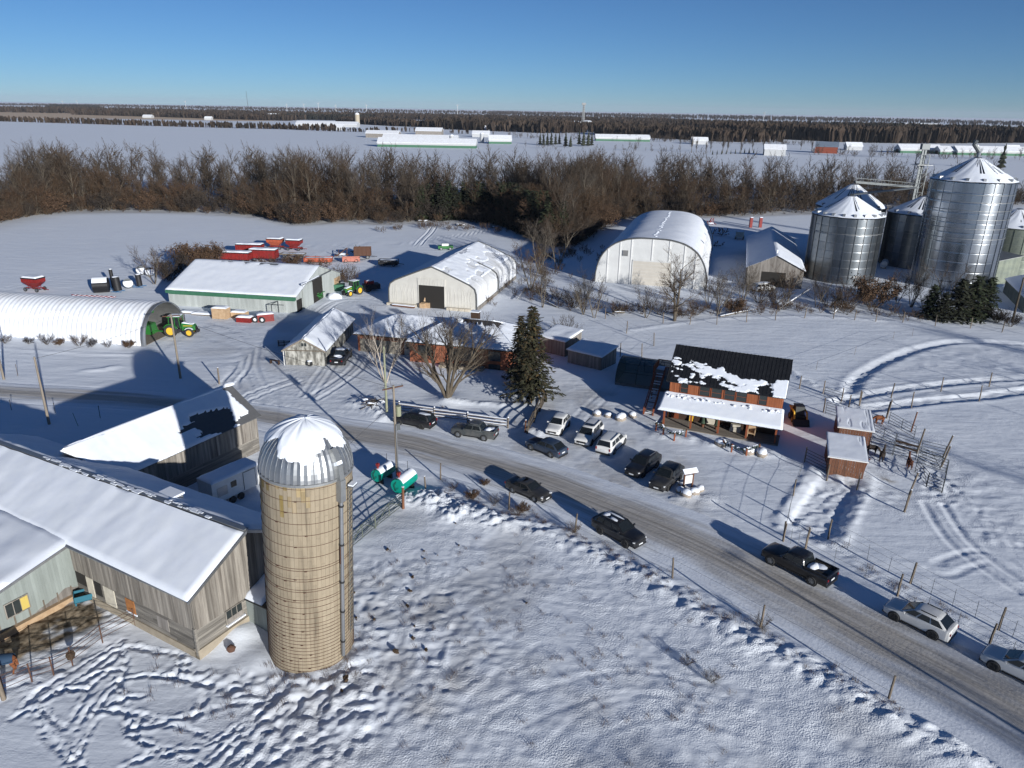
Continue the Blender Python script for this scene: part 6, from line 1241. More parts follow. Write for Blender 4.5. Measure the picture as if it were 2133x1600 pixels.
for s in (-1, 1): wheel_parts(t, -.6, s*1.35, .5, .3, 'jd_yellow', 0)
# ------------------------------------------------------------------ wagons
def gravity_wagon(label, loc, rz, body='machine_red', L=3.6, W=2.3, dark=True, group=None, snow=True):
    t = thing('grain_wagon', label, 'wagon', loc, rz, group)
    m = MB(); m.hexa([(-L*.22, -W*.22, .95), (L*.22, -W*.22, .95), (L*.22, W*.22, .95), (-L*.22, W*.22, .95), (-L/2, -W/2, 1.9), (L/2, -W/2, 1.9), (L/2, W/2, 1.9), (-L/2, W/2, 1.9)]); bx = m.build('hopper', body, t)
    m = MB(); m.bb(-L/2, L/2, -W/2, W/2, 1.9, 2.55); up = m.build('upper_box', body, t)
    if dark: m = MB(); m.bb(-L/2-.04, L/2+.04, -W/2-.04, W/2+.04, 2.55, 2.8); m.build('tarp', 'plastic_black', t)
    rm = MB().bb(-.05, .05, -W/2-.06, -W/2, 1.9, 2.55).mesh('rib', body)
    for k in range(5): o = link('rib', rm, up); o.location.x = -L/2+.1+k*(L-.2)/4
    if snow: snow_slab(t, (-L/2, -W/2, 2.8), (L/2, -W/2, 2.8), (L/2, W/2, 2.8), (-L/2, W/2, 2.8), .22, 14, 10, seed=int(abs(loc[0]))+1)
    m = MB(); m.bb(-L*.45, L*.5, -.5, -.4, .6, .75); m.bb(-L*.45, L*.5, .4, .5, .6, .75); m.beam((L*.5, 0, .65), (L*.5+1.5, 0, .45), .1); m.build('running_gear', 'machine_red', t)
    for x in (-L*.38, L*.38):
        m = MB(); m.beam((x, -W*.42, .42), (x, W*.42, .42), .1); m.build('axle', 'dark_iron', t)
        for s in (-1, 1): wheel_parts(t, x, s*W*.42, .4, .26, 'rim', 0)
    for x, y in ((-L*.3, -.45), (L*.3, -.45), (L*.3, .45), (-L*.3, .45)): m = MB(); m.beam((x, y, .7), (x*.9, y*1.4, 1.5), .07); m.build('strut', body, t)
    return t
gravity_wagon('lone red gravity wagon in the snow at the left edge', (-95.3, 143.2, 0), RAD(-14)); g_ = 'red wagons behind the drive shed'
gravity_wagon('red gravity wagon at the right of the wagon line, farthest back', (-57.2, 191.5, 0), RAD(-8), L=3.8, group=g_); gravity_wagon('dark red gravity wagon beside the farthest-back one', (-62.6, 193.0, 0), RAD(-8), 'wagon_orange', 4.0, group=g_)
def long_wagon(label, loc, rz, mat, L, W, h, group=None, hoops=True, snow=True, z0=.8):
    t = thing('forage_wagon', label, 'wagon', loc, rz, group); m = MB(); m.bb(-L/2, L/2, -W/2, -W/2+.08, z0, z0+h); m.bb(-L/2, L/2, W/2-.08, W/2, z0, z0+h); m.bb(-L/2, -L/2+.08, -W/2, W/2, z0, z0+h); m.bb(L/2-.08, L/2, -W/2, W/2, z0, z0+h*.8); m.bb(-L/2, L/2, -W/2, W/2, z0, z0+.1); bx = m.build('box', mat, t)
    rm = MB().bb(-.06, .06, -W/2-.08, -W/2, z0, z0+h).mesh('rib', mat)
    for k in range(int(L/.9)+1): o = link('rib', rm, bx); o.location.x = -L/2+.1+k*(L-.2)/int(L/.9)
    if hoops: m = MB(); m.bb(-L/2, L/2, -W/2, W/2, z0+h, z0+h+.25); m.build('tarp', 'plastic_black', t)
    if snow: snow_slab(t, (-L/2, -W/2, z0+h+(.25 if hoops else -.3)), (L/2, -W/2, z0+h+(.25 if hoops else -.3)), (L/2, W/2, z0+h+(.25 if hoops else -.3)), (-L/2, W/2, z0+h+(.25 if hoops else -.3)), .2, 20, 10, seed=7)
    for x in (-L*.3, L*.3):
        for s in (-1, 1): wheel_parts(t, x, s*(W/2-.1), .45, .28, 'rim', 0)
    m = MB(); m.beam((L/2, 0, .6), (L/2+1.4, 0, .45), .12); m.build('drawbar', 'dark_iron', t); return t
long_wagon('long red wagon behind the drive shed roof, nearest the left bush', (-66.3, 174.8, 0), RAD(-5), 'machine_red', 7.0, 2.4, 1.5, g_); long_wagon('long red wagon second in the line, with black tarp', (-60.4, 176.8, 0), RAD(-5), 'machine_red', 6.5, 2.4, 1.9, g_); long_wagon('long dark red wagon behind the two others, in the middle of the line', (-66.0, 183.5, 0), RAD(-4), 'machine_red', 6.5, 2.4, 1.9, g_)
long_wagon('flat brown hay wagon loaded with snow right of the red wagons', (-54.8, 181.5, 0), RAD(-6), 'post_wood', 6.0, 2.4, .35, None, False, True); long_wagon('orange-red dump box lying behind the drive shed ridge', (-47.0, 175.5, 0), RAD(4), 'wagon_orange', 6.6, 2.3, 1.0, None, False, True, .4); long_wagon('faded pink trailer box near the brown wagon', (-39.5, 177.2, 0), RAD(12), 'pink_fade', 4.2, 2.0, .9, None, False, False, .3); long_wagon('rusty brown high-sided wagon right of the pink box', (-37.6, 182.0, 0), RAD(8), 'rust', 4.2, 2.2, 2.0, None, False, False); long_wagon('black low trailer in shade beside the fabric barn', (-29.8, 173.5, 0), RAD(-3), 'plastic_black', 4.6, 2.1, 1.1, None, False, True, .4)
t = thing('round_bale', 'big black wrapped bale with snow on top in the field', 'bale', (-81.8, 142.8, 0), RAD(20)); m = MB(); m.tube([(-1.45, 0, 1.45), (-1.35, 0, 1.45), (1.35, 0, 1.45), (1.45, 0, 1.45)], [1.25, 1.45, 1.45, 1.25], 22); m.build('wrap', 'bale_wrap', t, 40); m = MB(); A_ = []
m = MB(); m.add([(x, (1.47+.1*(1-abs(q-4)/4))*math.cos(RAD(150-q*15)), 1.45+(1.47+.16*(1-abs(q-4)/5))*math.sin(RAD(150-q*15))) for x in (-1.35, 1.3) for q in range(9)], [(q, q+1, q+10, q+9) for q in range(8)]); m.build('bale_snow', 'snow', t, 60)
t = thing('red_harrow', 'flat red folding harrow with snow lying before the bale', 'harrow', (-81.0, 137.2, 0), RAD(-6)); m = MB()
for k in range(9): m.beam((-4+k, -.9, .45), (-3.4+k, .9, .5), .12)
m.beam((-4.4, -.8, .5), (4.2, -.8, .5), .14); m.beam((-4.4, .8, .5), (4.2, .8, .5), .14); m.build('frame', 'machine_red', t); m = MB()
for k in range(9): m.beam((-3.9+k, -.7, .55), (-3.4+k, .7, .6), .1, .06)
m.build('frame_snow', 'snow', t)
def upright(lab, u, v, h, r, lean, base='blue_machine'):
    p = G(u, v); t = thing('upright_drum', lab, 'drum', p, 0); m = MB(); m.tube([(0, 0, .5), (lean, 0, h)], r, 14); m.build('drum', 'plastic_black', t, 50); m = MB(); m.beam((-1, -.7, .35), (1, -.7, .35), .12); m.beam((-1, .7, .35), (1, .7, .35), .12); m.beam((0, -.9, .35), (0, .9, .35), .12); m.build('frame', base, t); m = MB(); m.blob((lean, 0, h), (r, r, .15), 2); m.build('drum_snow', 'snow', t, 60)
upright('tallest thin black upright tube among the blue implements', 238, 604, 4.2, .35, -.1); upright('thick black upright drum on blue frame in front', 247, 610, 3.2, .75, -.2); upright('short black drum on blue frame nearest the bush', 292, 600, 2.8, .55, -.1)
for lab, u, v in (('snow-capped yellow and white machine part between the black drums', 268, 600), ('round snow-covered reel beside the lone bush, left one', 294, 572), ('round snow-covered reel beside the lone bush, right one', 313, 575)):
    p = G(u, v); t = thing('snowy_machine', lab, 'machine part', p, RAD(20)); m = MB(); m.disc((0, 0, .9), (.4, -1, .5), 1.0, .35, 16); m.build('disc', 'iron_grey', t); m = MB(); m.disc((.02, -.12, 1.02), (.4, -1, .8), .92, .2, 16); m.build('disc_snow', 'snow', t); m = MB(); m.beam((-1, .4, .3), (1.2, .3, .3), .15); m.build('bar', 'blue_machine', t)
# stacks along the drive shed wall
def crate(lab, u, v, d, mat, snow=True, rz=-8, nm='crate', lid=False):
    p = G(u, v); t = thing(nm, lab, 'crate', p, RAD(rz)); m = MB(); w, dp, h = d; m.bb(-w/2, w/2, -dp/2, dp/2, 0, h); b = m.build('box', mat, t); m = MB()
    for z in (.08, h-.08): m.bb(-w/2-.03, w/2+.03, -dp/2-.03, -dp/2, z-.06, z+.06)
    for x in (-w/2+.08, 0, w/2-.08): m.bb(x-.06, x+.06, -dp/2-.032, -dp/2-.002, .14, h-.14)
    m.build('batten', mat, b)
    if snow: snow_slab(t, (-w/2-.03, -dp/2-.03, h), (w/2+.03, -dp/2-.03, h), (w/2+.03, dp/2+.03, h), (-w/2-.03, dp/2+.03, h), .2, 8, 8, seed=int(u))
crate('tall pale wooden crate by the green-banded shed wall', 462, 662, (2.7, 1.6, 1.9), 'new_wood'); crate('low pale wooden crate right of the tall one', 500, 660, (2.6, 1.6, 1.0), 'new_wood'); crate('red box with snow lid in front of the crates', 511, 670, (2.6, 1.4, .9), 'machine_red'); crate('red machine box at the shed corner', 553, 668, (2.8, 1.5, 1.3), 'machine_red', rz=25)
t = thing('tyre_pair', 'pair of snow-filled tyres leaning before the red box', 'tyres', G(540, 672));  # two loose old tyres side by side
for k, x in enumerate((-.7, .6)): m = MB(); m.tube([(x+.42*math.cos(a), -.1*k, .5+.42*math.sin(a)) for a in [q*math.pi/8 for q in range(17)]], .15, 6); m.build('tyre', 'tyre', t); m = MB(); m.disc((x, .06, .5), (0, 1, 0), .36, .1, 12); m.build('tyre_snow', 'snow', t)
for lab, u, v, n, mt in (('snow-covered lumber stack left of the tall crate', 425, 655, 6, 'post_wood'), ('snow-covered low pallet stack at the hut corner', 400, 652, 4, 'post_wood')):
    t = thing('lumber_stack', lab, 'lumber', G(u, v), RAD(-8)); rg = random.Random(int(u)); pm_ = MB().bb(-2, 2, -.12, .12, 0, .12).mesh('plank', mt)
    for k in range(n): o = link('plank', pm_, t); o.location = (rg.uniform(-.3, .3), -.7+(k % 3)*.6, .12*(k//3)+.02); o.rotation_euler.z = rg.uniform(-.08, .08)
    snow_slab(t, (-2, -.9, .25), (2, -.9, .25), (2, .8, .25), (-2, .8, .25), .2, 12, 8, seed=3)
t = thing('machine_heap', 'dark machinery with red hood behind the small tractor', 'farm machine', (-29.2, 148.2, 0), RAD(30)); m = MB(); m.bb(-1.6, 1.6, -1, 1, .4, 1.4); m.build('body', 'dark_iron', t); m = MB(); m.bb(-1.3, .4, -.6, .6, 1.4, 2.1); m.build('hood', 'machine_red', t); m = MB(); m.blob((-.4, 0, 2.1), (.8, .6, .15), 4); m.build('hood_snow', 'snow', t, 60)
for s in (-1, 1): wheel_parts(t, -1.0, s*1.1, .6, .35, 'rim_dark', 0)
t = thing('dark_bin', 'dark green bin at the corner of the drive shed', 'bin', (-35.6, 147.5, 0), RAD(10)); m = MB(); m.hexa([(-.9, -.7, 0), (.9, -.7, 0), (.9, .7, 0), (-.9, .7, 0), (-1.1, -.9, 1.4), (1.1, -.9, 1.4), (1.1, .9, 1.4), (-1.1, .9, 1.4)]); m.build('tub', 'green_trim', t)
t = thing('snow_heap', 'white tarped heap by the drive shed door', 'heap', (-35.3, 141.0, 0)); m = MB(); m.blob((0, 0, .2), (1.5, 1.0, .9), 5, .2, 10); m.build('tarp', 'snow', t, 60)
t = thing('green_pickup', 'bright green and white small vehicle far behind the fabric barn', 'car', G(928, 520), RAD(10)); m = MB(); m.bb(-2, 2, -.9, .9, .4, 1.1); m.build('body', 'jd_green', t); m = MB(); m.bb(-1, .8, -.8, .8, 1.1, 1.7); m.build('cab', 'paint_white', t)
for x in (-1.2, 1.2):
    for s in (-1, 1): wheel_parts(t, x, s*.85, .38, .25, 'rim', 0)
# yellow skid steer beside the store
t = thing('skid_steer', 'yellow and black skid steer loader parked right of the store', 'loader', G(1660, 876), RAD(-95)); m = MB(); m.bb(-1.1, 1.1, -.6, .6, .35, 1.1); m.build('body', 'plastic_black', t); m = MB(); m.hexa([(-.6, -.55, 1.1), (.8, -.55, 1.1), (.8, .55, 1.1), (-.6, .55, 1.1), (-.5, -.5, 2.0), (.5, -.5, 2.0), (.5, .5, 2.0), (-.5, .5, 2.0)]); cb = m.build('cab', 'frame_dark', t); m = MB(); m.bb(-.55, .55, -.56, .56, 2.0, 2.08); m.build('cab_roof', 'plastic_black', cb); m = MB(); m.bb(-1.35, -.6, -.6, .6, .6, 1.5); m.build('engine_cover', 'yellow_machine', t)
for s in (-1, 1): m = MB(); m.beam((-1.2, s*.75, 1.5), (.9, s*.75, 1.45), .14, .2); m.beam((.9, s*.75, 1.45), (1.5, s*.75, .4), .14, .2); m.build('lift_arm', 'yellow_machine', t)
m = MB(); m.hexa([(1.45, -.95, .08), (2.1, -.95, .08), (2.1, .95, .08), (1.45, .95, .08), (1.4, -.95, .75), (1.6, -.95, .7), (1.6, .95, .7), (1.4, .95, .75)]); m.build('bucket', 'dark_iron', t)
for x in (-.65, .65):
    for s in (-1, 1): wheel_parts(t, x, s*.72, .40, .28, 'yellow_machine', 0)
# far yard machines behind the arch barn
def yard_machine(lab, u, v, kind):
    t = thing('yard_implement', lab, 'farm machine', G(u, v), RAD(20)); rg = random.Random(int(u)); m = MB()
    for k in range(7): m.beam((rg.uniform(-1.6, 1.6), rg.uniform(-1, 1), .4), (rg.uniform(-1.6, 1.6), rg.uniform(-1, 1), rg.uniform(.6, 2.6)), .16)
    m.bb(-1.8, 1.8, -.1, .1, .5, .7); m.bb(-.1, .1, -1.2, 1.2, .5, .7); m.build('frame', kind, t); m = MB(); m.blob((0, 0, .8), (1.2, .9, .35), 3); m.build('frame_snow', 'snow', t, 60)
for s in ((1480, 470, 'red implement with snow behind the arched barn, farthest left', 'machine_red'), (1492, 490, 'dark red implement with snow right of the arched barn, left one', 'rust'), (1508, 492, 'dark red implement with snow right of the arched barn, right one', 'rust'), (1495, 515, 'small dark implement beside the arched barn wall', 'dark_iron'), (712, 536, 'snowy scrap heap left of the black trailer', 'rust'), (745, 528, 'snowy scrap heap above the black trailer', 'iron_grey')): yard_machine(s[2], s[0], s[1], s[3])
t = thing('forage_box', 'cream forage box on black wheels behind the long shed', 'wagon', G(1540, 498), RAD(70)); m = MB(); m.bb(-2, 2, -1.1, 1.1, .7, 2.3); m.build('box', 'cream_paint', t); m = MB(); m.blob((0, 0, 2.3), (1.9, 1.1, .3), 2, .1, 12); m.build('box_snow', 'snow', t, 60)
for x in (-1.2, 1.2):
    for s in (-1, 1): wheel_parts(t, x, s*1.1, .5, .3, 'rim', 0)
for i, u in enumerate((1563, 1583)): t = thing('red_post', 'red steel column standing behind the long shed, %s of two' % ('left', 'right')[i], 'column', G(u, 474)); m = MB(); m.bb(-.45, .45, -.4, .4, 0, 3.2); m.build('column', 'machine_red', t); m = MB(); m.bb(-.46, .46, -.42, .42, 3.2, 3.4); m.build('cap_snow', 'snow', t)
# teal fuel tanks by the pole
def fuel_tank(lab, a, b, r):
    pa_, pb_ = G(*a), G(*b); d = pb_-pa_; c = (pa_+pb_)/2; L = d.length; t = thing('fuel_tank', lab, 'tank', (c.x, c.y, 0), math.atan2(d.y, d.x)); m = MB(); m.tube([(-L/2, 0, r+.35), (L/2, 0, r+.35)], r, 24); v = m.build('vessel', 'teal', t, 40)
    m = MB(); m.add([(x, (r+.03+.06*math.sin(math.pi*q/8))*math.cos(RAD(150-q*15)), r+.35+(r+.03+.08*math.sin(math.pi*q/8))*math.sin(RAD(150-q*15))) for x in (-L/2+.1, -L/6, L/6, L/2-.05) for q in range(9)], [(j*9+q, j*9+q+1, j*9+q+10, j*9+q+9) for j in range(3) for q in range(8)]); m.build('tank_snow', 'snow', t, 60)
    for x in (-L*.3, L*.3): m = MB(); m.bb(x-.08, x+.08, -r*.8, r*.8, 0, .5); m.build('leg', 'dark_iron', t)
    m = MB(); m.tube([(-L*.35, 0, 2*r+.3), (-L*.35, 0, 2*r+.75)], .09, 8); m.box((-L*.35, 0, 2*r+.85), (.3, .25, .3)); m.build('pump', 'machine_red', t); m = MB(); m.tube([(L*.25, 0, 2*r+.3), (L*.25, 0, 2*r+1.5)], .025, 6); m.build('vent_pipe', 'dark_iron', t); m = MB(); m.tube([(-L*.4, 0, 2*r+.7), (-L/2-.15, .2, 1.2), (-L/2-.1, .1, .6), (-L/2-.12, -.2, 1.0)], .03, 5); m.build('hose', 'plastic_black', t)
fuel_tank('smaller teal fuel tank with red pump left of the pole', (784, 1010), (815, 990), .62); fuel_tank('larger teal fuel tank with snow on top right of the pole', (828, 1034), (858, 1010), .72)

# ================================================================== POLES, FENCES, SMALL THINGS
def power_pole(label, base, h, lean_uv=None, mat='pole_wood', arm=0., armz=.97, r=.15, extras=None, rz=0., nm='utility_pole'):
    p = G(*base) if len(base) == 2 else Vector(base); t = thing(nm, label, 'pole', (p.x, p.y, gz(p.x, p.y)-.1), rz); m = MB(); m.tube([(0, 0, 0), (0, 0, h*.5), (0, 0, h)], [r*1.1, r*.9, r*.7], 8); m.build('pole', mat, t, 60)
    if arm: m = MB(); m.beam((-arm/2, .14, h*armz), (arm/2, .14, h*armz), .1, .12); a = m.build('crossarm', 'rust', t)
    if arm:
        for x in (-arm*.45, 0, arm*.45): m = MB(); m.tube([(x, .14, h*armz+.06), (x, .14, h*armz+.24)], .04, 6); m.build('insulator', 'iron_grey', t)
    return t
p_a = power_pole('weathered utility pole beside the road at far left', (103, 885), 8.4); p_b = power_pole('utility pole standing before the quonset hut opening', (376, 788), 9.2, arm=2.2, rz=RAD(20))
power_pole('utility pole cut off by the left edge by the road', (8, 790), 7.5); p_c = power_pole('tall utility pole with transformer by the teal fuel tanks', (828, 999), 10.4, arm=2.2, rz=RAD(35)); p_d = power_pole('greenish utility pole behind the parked black minivan', (806, 862), 8.6, mat='pole_green'); p_e = power_pole('dark leaning pole at the right edge near the low building', (2108, 672), 8.5, mat='bark', r=.2); p_f = power_pole('utility pole beside the road beyond the lower right corner', (43.4, 17.6, 0), 10.0, arm=2.0, rz=.6)
m = MB(); m.tube([(.42, 0, 7.1), (.42, 0, 8.15)], .27, 12); m.build('transformer', 'pole_green', p_c, 60); m = MB(); m.tube([(0, -.2, 1.2), (0, -.2, 6.2)], .07, 8); m.build('riser_pipe', 'galv', p_c, 60); m = MB(); m.beam((0, 0, 7.4), (.42, 0, 7.4), .08); m.beam((.2, -.2, 6.0), (.2, .2, 6.0), .5, .7); m.build('bracket', 'iron_grey', p_c)
def wire(lab, pts, r=.018, sag=.35, nm='overhead_wire'):
    t = thing(nm, lab, 'wire', (0, 0, 0)); m = MB()
    for a, b in zip(pts[:-1], pts[1:]):
        a, b = Vector(a), Vector(b); m.tube([a.lerp(b, k/8)-Vector((0, 0, sag*4*(k/8)*(1-k/8))) for k in range(9)], r, 4)
    m.build('strand', 'dark_iron', t)
def top(o, h, dx=0): return (o.location.x+dx, o.location.y, o.location.z+h)
wire('overhead wire from the transformer pole to the quonset hut pole', [top(p_c, 10.1), top(p_b, 8.9)]); wire('overhead wire from the transformer pole to the greenish pole', [top(p_c, 9.2), top(p_d, 8.3)]); wire('overhead wire between the two left-hand poles', [top(p_b, 8.8), top(p_a, 8.2)]); wire('guy wire from the transformer pole down past the silo', [top(p_c, 8.6), (-18.2, 61.5, 3.2)], sag=.1)

POST = MB().tube([(0, 0, -.3), (.02, 0, 1.0), (0, .02, 2.0)], [.085, .08, .07], 6).mesh('post', 'post_wood', 60)
ROD = MB().tube([(0, 0, -.2), (0, 0, 1.5)], .016, 4).mesh('rod', 'iron_grey')
def wire_fence(label, uv, h=1.9, wires=3, rods=0, lean=.05, seed=0, r=.006, scale=1.):
    pts = [GS(*q) for q in uv]; t = thing('wire_fence', label, 'fence', pts[0]); o0 = pts[0]; rg = random.Random(seed+3)
    for p in pts: o = link('post', POST, t); o.location = p-o0; o.scale = (scale, scale, h/2); o.rotation_euler = (rg.uniform(-lean, lean), rg.uniform(-lean, lean), rg.uniform(0, 6))
    for k in range(wires):
        m = MB(); z = h*(.3+.62*k/max(1, wires-1))
        for a, b in zip(pts[:-1], pts[1:]): m.beam(a-o0+Vector((0, 0, z)), b-o0+Vector((0, 0, z)), r*2)
        m.build('wire', 'iron_grey', t)
    if rods:
        for a, b in zip(pts[:-1], pts[1:]):
            for k in range(1, rods+1): o = link('rod', ROD, t); q = a.lerp(b, k/(rods+1)); q.z = gz(q.x, q.y); o.location = q-o0; o.rotation_euler.x = rg.uniform(-.08, .08)
wire_fence('long wire fence along the far side of the pasture below the brush', [(1381, 674), (1437, 676), (1493, 676), (1555, 671), (1615, 667), (1676, 663), (1736, 664), (1780, 667), (1824, 670), (1880, 672), (1948, 679), (2021, 684), (2087, 692), (2150, 700)], 2.0)
wire_fence('wire fence running from the brush towards the sheds', [(1261, 664), (1305, 695), (1362, 721), (1337, 744), (1292, 743)], 2.2)
wire_fence('short fence line between store and rear shelter', [(1665, 810), (1714, 820), (1753, 833), (1790, 845), (1846, 872)], 1.9, 3, seed=2); wire_fence('fence along the upper side of the two ploughed lanes', [(1790, 845), (1856, 829), (1960, 815), (2060, 806), (2150, 800)], 2.1, 3, seed=3); wire_fence('fence along the lower side of the two ploughed lanes', [(1846, 872), (1898, 850), (2039, 837), (2150, 826)], 2.2, 3, seed=4); wire_fence('low fence between skid steer and rear shelter', [(1715, 859), (1767, 851), (1790, 845)], 1.9, 3, seed=5)
wire_fence('roadside wire fence behind the black pickup, outer line', [(1631, 1128), (1678, 1143), (1869, 1243), (2060, 1345), (2200, 1420)], 2.0, 3, 2, seed=6, scale=1.15); wire_fence('roadside wire fence behind the black pickup, inner line', [(1725, 1123), (1896, 1215), (2080, 1312), (2200, 1375)], 2.0, 3, 3, seed=7, scale=1.15); wire_fence('wire fence from front shelter down to the road', [(1675, 965), (1652, 1035), (1631, 1128)], 1.8, 3, 1, seed=8)
wire_fence('wire fence below the front shelter to the tall pen post', [(1722, 1000), (1785, 1020), (1884, 1067)], 1.9, 3, 0, seed=9); wire_fence('post and wire fence on the near bank of the road', [(918, 999), (1060, 1062), (1198, 1111), (1400, 1208), (1584, 1309), (1850, 1460)], 1.9, 2, seed=10); wire_fence('faint wire fence crossing the right-hand pasture', [(1700, 770), (1780, 738), (1860, 707), (1900, 700)], 1.4, 2, seed=11, scale=.3)
m = MB()
for lab, u, v, h, r, ln in (('tall leaning pen post, left of the four at the pens', 1909, 946, 3.0, .10, .10), ('thin red-brown pen post above the tall one', 1897, 900, 2.6, .09, .10), ('tall leaning pen post at the right, back one', 1963, 953, 2.7, .10, .22), ('tall leaning pen post at the right, front one', 1960, 972, 2.5, .10, .20), ('long low-leaning pen timber at the lower pen', 1893, 1030, 2.5, .10, .18), ('heavy pen post at the lower corner of the pens', 1883, 1067, 2.4, .11, .10), ('thin lone post in the right pasture beside the lanes', 1846, 873, 2.6, .09, .10),
   ('heavy red-brown gate post at the end of the green gate', 840, 1060, 2.3, .14, .02), ('short leaning post by the larger fuel tank', 887, 1023, 1.5, .09, -.06), ('short grey post behind the ridge of the barn wing', 457, 800, 2.4, .12, .02), ('stout post at the lower left corner by the horse', 8, 1456, 1.8, .16, -.03), ('weathered stake before the white crossover', 1094, 903, 1.6, .12, .02)):
    p = GS(u, v); t = thing('timber_post', lab, 'post', p); q = MB(); q.tube([(0, 0, -.3), (ln*h, 0, h)], [r, r*.85], 7); q.build('shaft', 'post_wood' if 'red' not in lab else 'brown_siding', t, 60); q = MB(); q.blob((ln*h, 0, h), (r*1.05, r*1.05, .05), 1); q.build('cap', 'snow' if h < 3 else 'post_wood', t)
for i, (u, v, h) in enumerate(((24, 855, 1.4), (115, 861, 1.3), (209, 872, 1.6), (37, 783, 1.7))):
    t = thing('thin_stake', 'thin dark stake in the snow beside the left road, number %s from the left' % ('one', 'three', 'four', 'two')[i], 'stake', GS(u, v)); q = MB(); q.tube([(0, 0, -.2), (.05, 0, h)], .035, 5); q.build('shaft', 'dark_iron' if i != 3 else 'post_wood', t); q = MB(); q.box((.05, 0, h-.1), (.08, .08, .08)); q.build('cap', 'dark_iron', t)
t = thing('leaning_rod', 'thin leaning rod in the shadow by the barn', 'rod', GS(163, 889)); q = MB(); q.tube([(0, 0, 0), (-.7, .6, 1.4)], .03, 5); q.build('shaft', 'pole_green', t)

# pipe gates and pen panels
def pipe_panel(label, a, b, h=1.55, rails=5, mat='frame_dark', group=None, brace=False, nm='pipe_gate', feet=True, r=.028):
    pa_, pb_ = GS(*a), GS(*b); d = pb_-pa_; d.z = 0; L = d.length; t = thing(nm, label, 'gate', (pa_.x, pa_.y, min(pa_.z, pb_.z)), math.atan2(d.y, d.x), group)
    for k in range(rails): m = MB(); z = .2+(h-.2)*k/(rails-1); m.tube([(0, 0, z), (L, 0, z)], r, 5); m.build('rail', mat, t)
    n = max(2, int(L/1.6)+1)
    for k in range(n): m = MB(); x = L*k/(n-1); m.tube([(x, 0, 0 if k in (0, n-1) else .2), (x, 0, h)], r*1.1, 5); m.build('upright', mat, t)
    if brace: m = MB(); m.tube([(0, 0, .2), (L*.5, 0, h), (L, 0, .2)], r, 5); m.build('brace', mat, t)
for i, (a, b, lab) in enumerate((((1816, 905), (1862, 930), 'pen panel running right from the rear shelter, first section'), ((1864, 930), (1908, 946), 'pen panel running right from the rear shelter, second section'), ((1812, 937), (1858, 949), 'dark pen panel right of the front shelter roof, first section'), ((1860, 949), (1907, 958), 'dark pen panel right of the front shelter roof, second section'), ((1917, 944), (1965, 956), 'pen panel between the two tall leaning posts'),
   ((1911, 957), (1958, 979), 'slanting pen panel below the tall left post'), ((1905, 985), (1929, 1013), 'short pen panel at the lower pen, left side'), ((1930, 1014), (1961, 1027), 'short pen panel at the lower pen, bottom side'), ((1962, 1027), (1970, 988), 'short pen panel at the lower pen, right side'), ((1909, 966), (1969, 986), 'pen panel at the top of the lower pen'), ((1676, 965), (1722, 988), 'dark pipe gate left of the front shelter'), ((1719, 862), (1752, 872), 'dark pipe gate left of the rear shelter'), ((1716, 826), (1752, 838), 'dark pipe gate in the short fence line above the rear shelter'), ((1850, 884), (1903, 915), 'pen panel along the outer edge of the upper pen'))): pipe_panel(lab, a, b, brace=i in (5, 6))
for (a, b, lab) in (((728, 1146), (782, 1101), 'green pipe gate beside the silo, nearer half'), ((783, 1100), (838, 1056), 'green pipe gate beside the silo, farther half')): pipe_panel(lab, a, b, 1.5, 6, 'bin_green', brace=True, r=.04)
for k, z in enumerate((.75, 1.25)):
    pa_, pb_ = GS(1862, 940), GS(1908, 952); t = thing('timber_rail', 'dark timber rail of the pen between the alpacas, %s one' % ('lower', 'upper')[k], 'rail', pa_); m = MB(); m.beam((0, 0, z), pb_-pa_+Vector((0, 0, z)), .06, .22); m.build('plank', 'dark_brown', t)
# corral in front of the lean-to
cor = [(282, 1302), (214, 1339), (151, 1384), (112, 1406), (67, 1421), (10, 1446)]; pts = [GS(*q) for q in cor]; t = thing('pipe_corral', 'thin rusty pipe corral fence before the green lean-to', 'fence', pts[0])
for p in pts: m = MB(); m.tube([p-pts[0]+Vector((0, 0, -.2)), p-pts[0]+Vector((0, 0, 1.5))], .045, 6); m.build('post', 'rust', t)
for z in (.45, .8, 1.15, 1.45):
    m = MB()
    for a, b in zip(pts[:-1], pts[1:]): m.tube([a-pts[0]+Vector((0, 0, z)), b-pts[0]+Vector((0, 0, z))], .02, 4)
    m.build('rail', 'rust', t)
# rail fence in front of the house
rf = [(832, 858), (905, 870), (974, 881), (1058, 892)]; pts = [GS(*q) for q in rf]; t = thing('rail_fence', 'snow-capped split-rail fence behind the minivan and grey pickup', 'fence', pts[0]); rg = random.Random(4)
for i, p in enumerate(pts): m = MB(); m.tube([p-pts[0], p-pts[0]+Vector((0, 0, 1.35))], .09, 7); po = m.build('post', 'post_wood', t); m = MB(); m.blob(p-pts[0]+Vector((0, 0, 1.38)), (.12, .12, .09), 2); m.build('post_snow', 'snow', po, 60)
for a, b in zip(pts[:-1], pts[1:]):
    for z in (.35, .72, 1.1):
        j = rg.uniform(-.08, .08); p, q = a-pts[0]+Vector((0, -.1, z+j)), b-pts[0]+Vector((0, .1, z-j)); m = MB(); m.beam(p, q, .12, .12); ro_ = m.build('rail', 'post_wood', t); m = MB(); m.beam(p+Vector((0, 0, .08)), q+Vector((0, 0, .08)), .13, .07); m.build('rail_snow', 'snow', ro_)
lf = [(1098, 905), (1112, 880), (1124, 858), (1136, 838)]; pts = [GS(*q) for q in lf]; t = thing('log_fence', 'brown log rail fence leading up to the big spruce', 'fence', pts[0])
for i, p in enumerate(pts): m = MB(); m.tube([p-pts[0], p-pts[0]+Vector((.15, 0, 1.7))], .1, 7); m.build('post', 'bark', t)
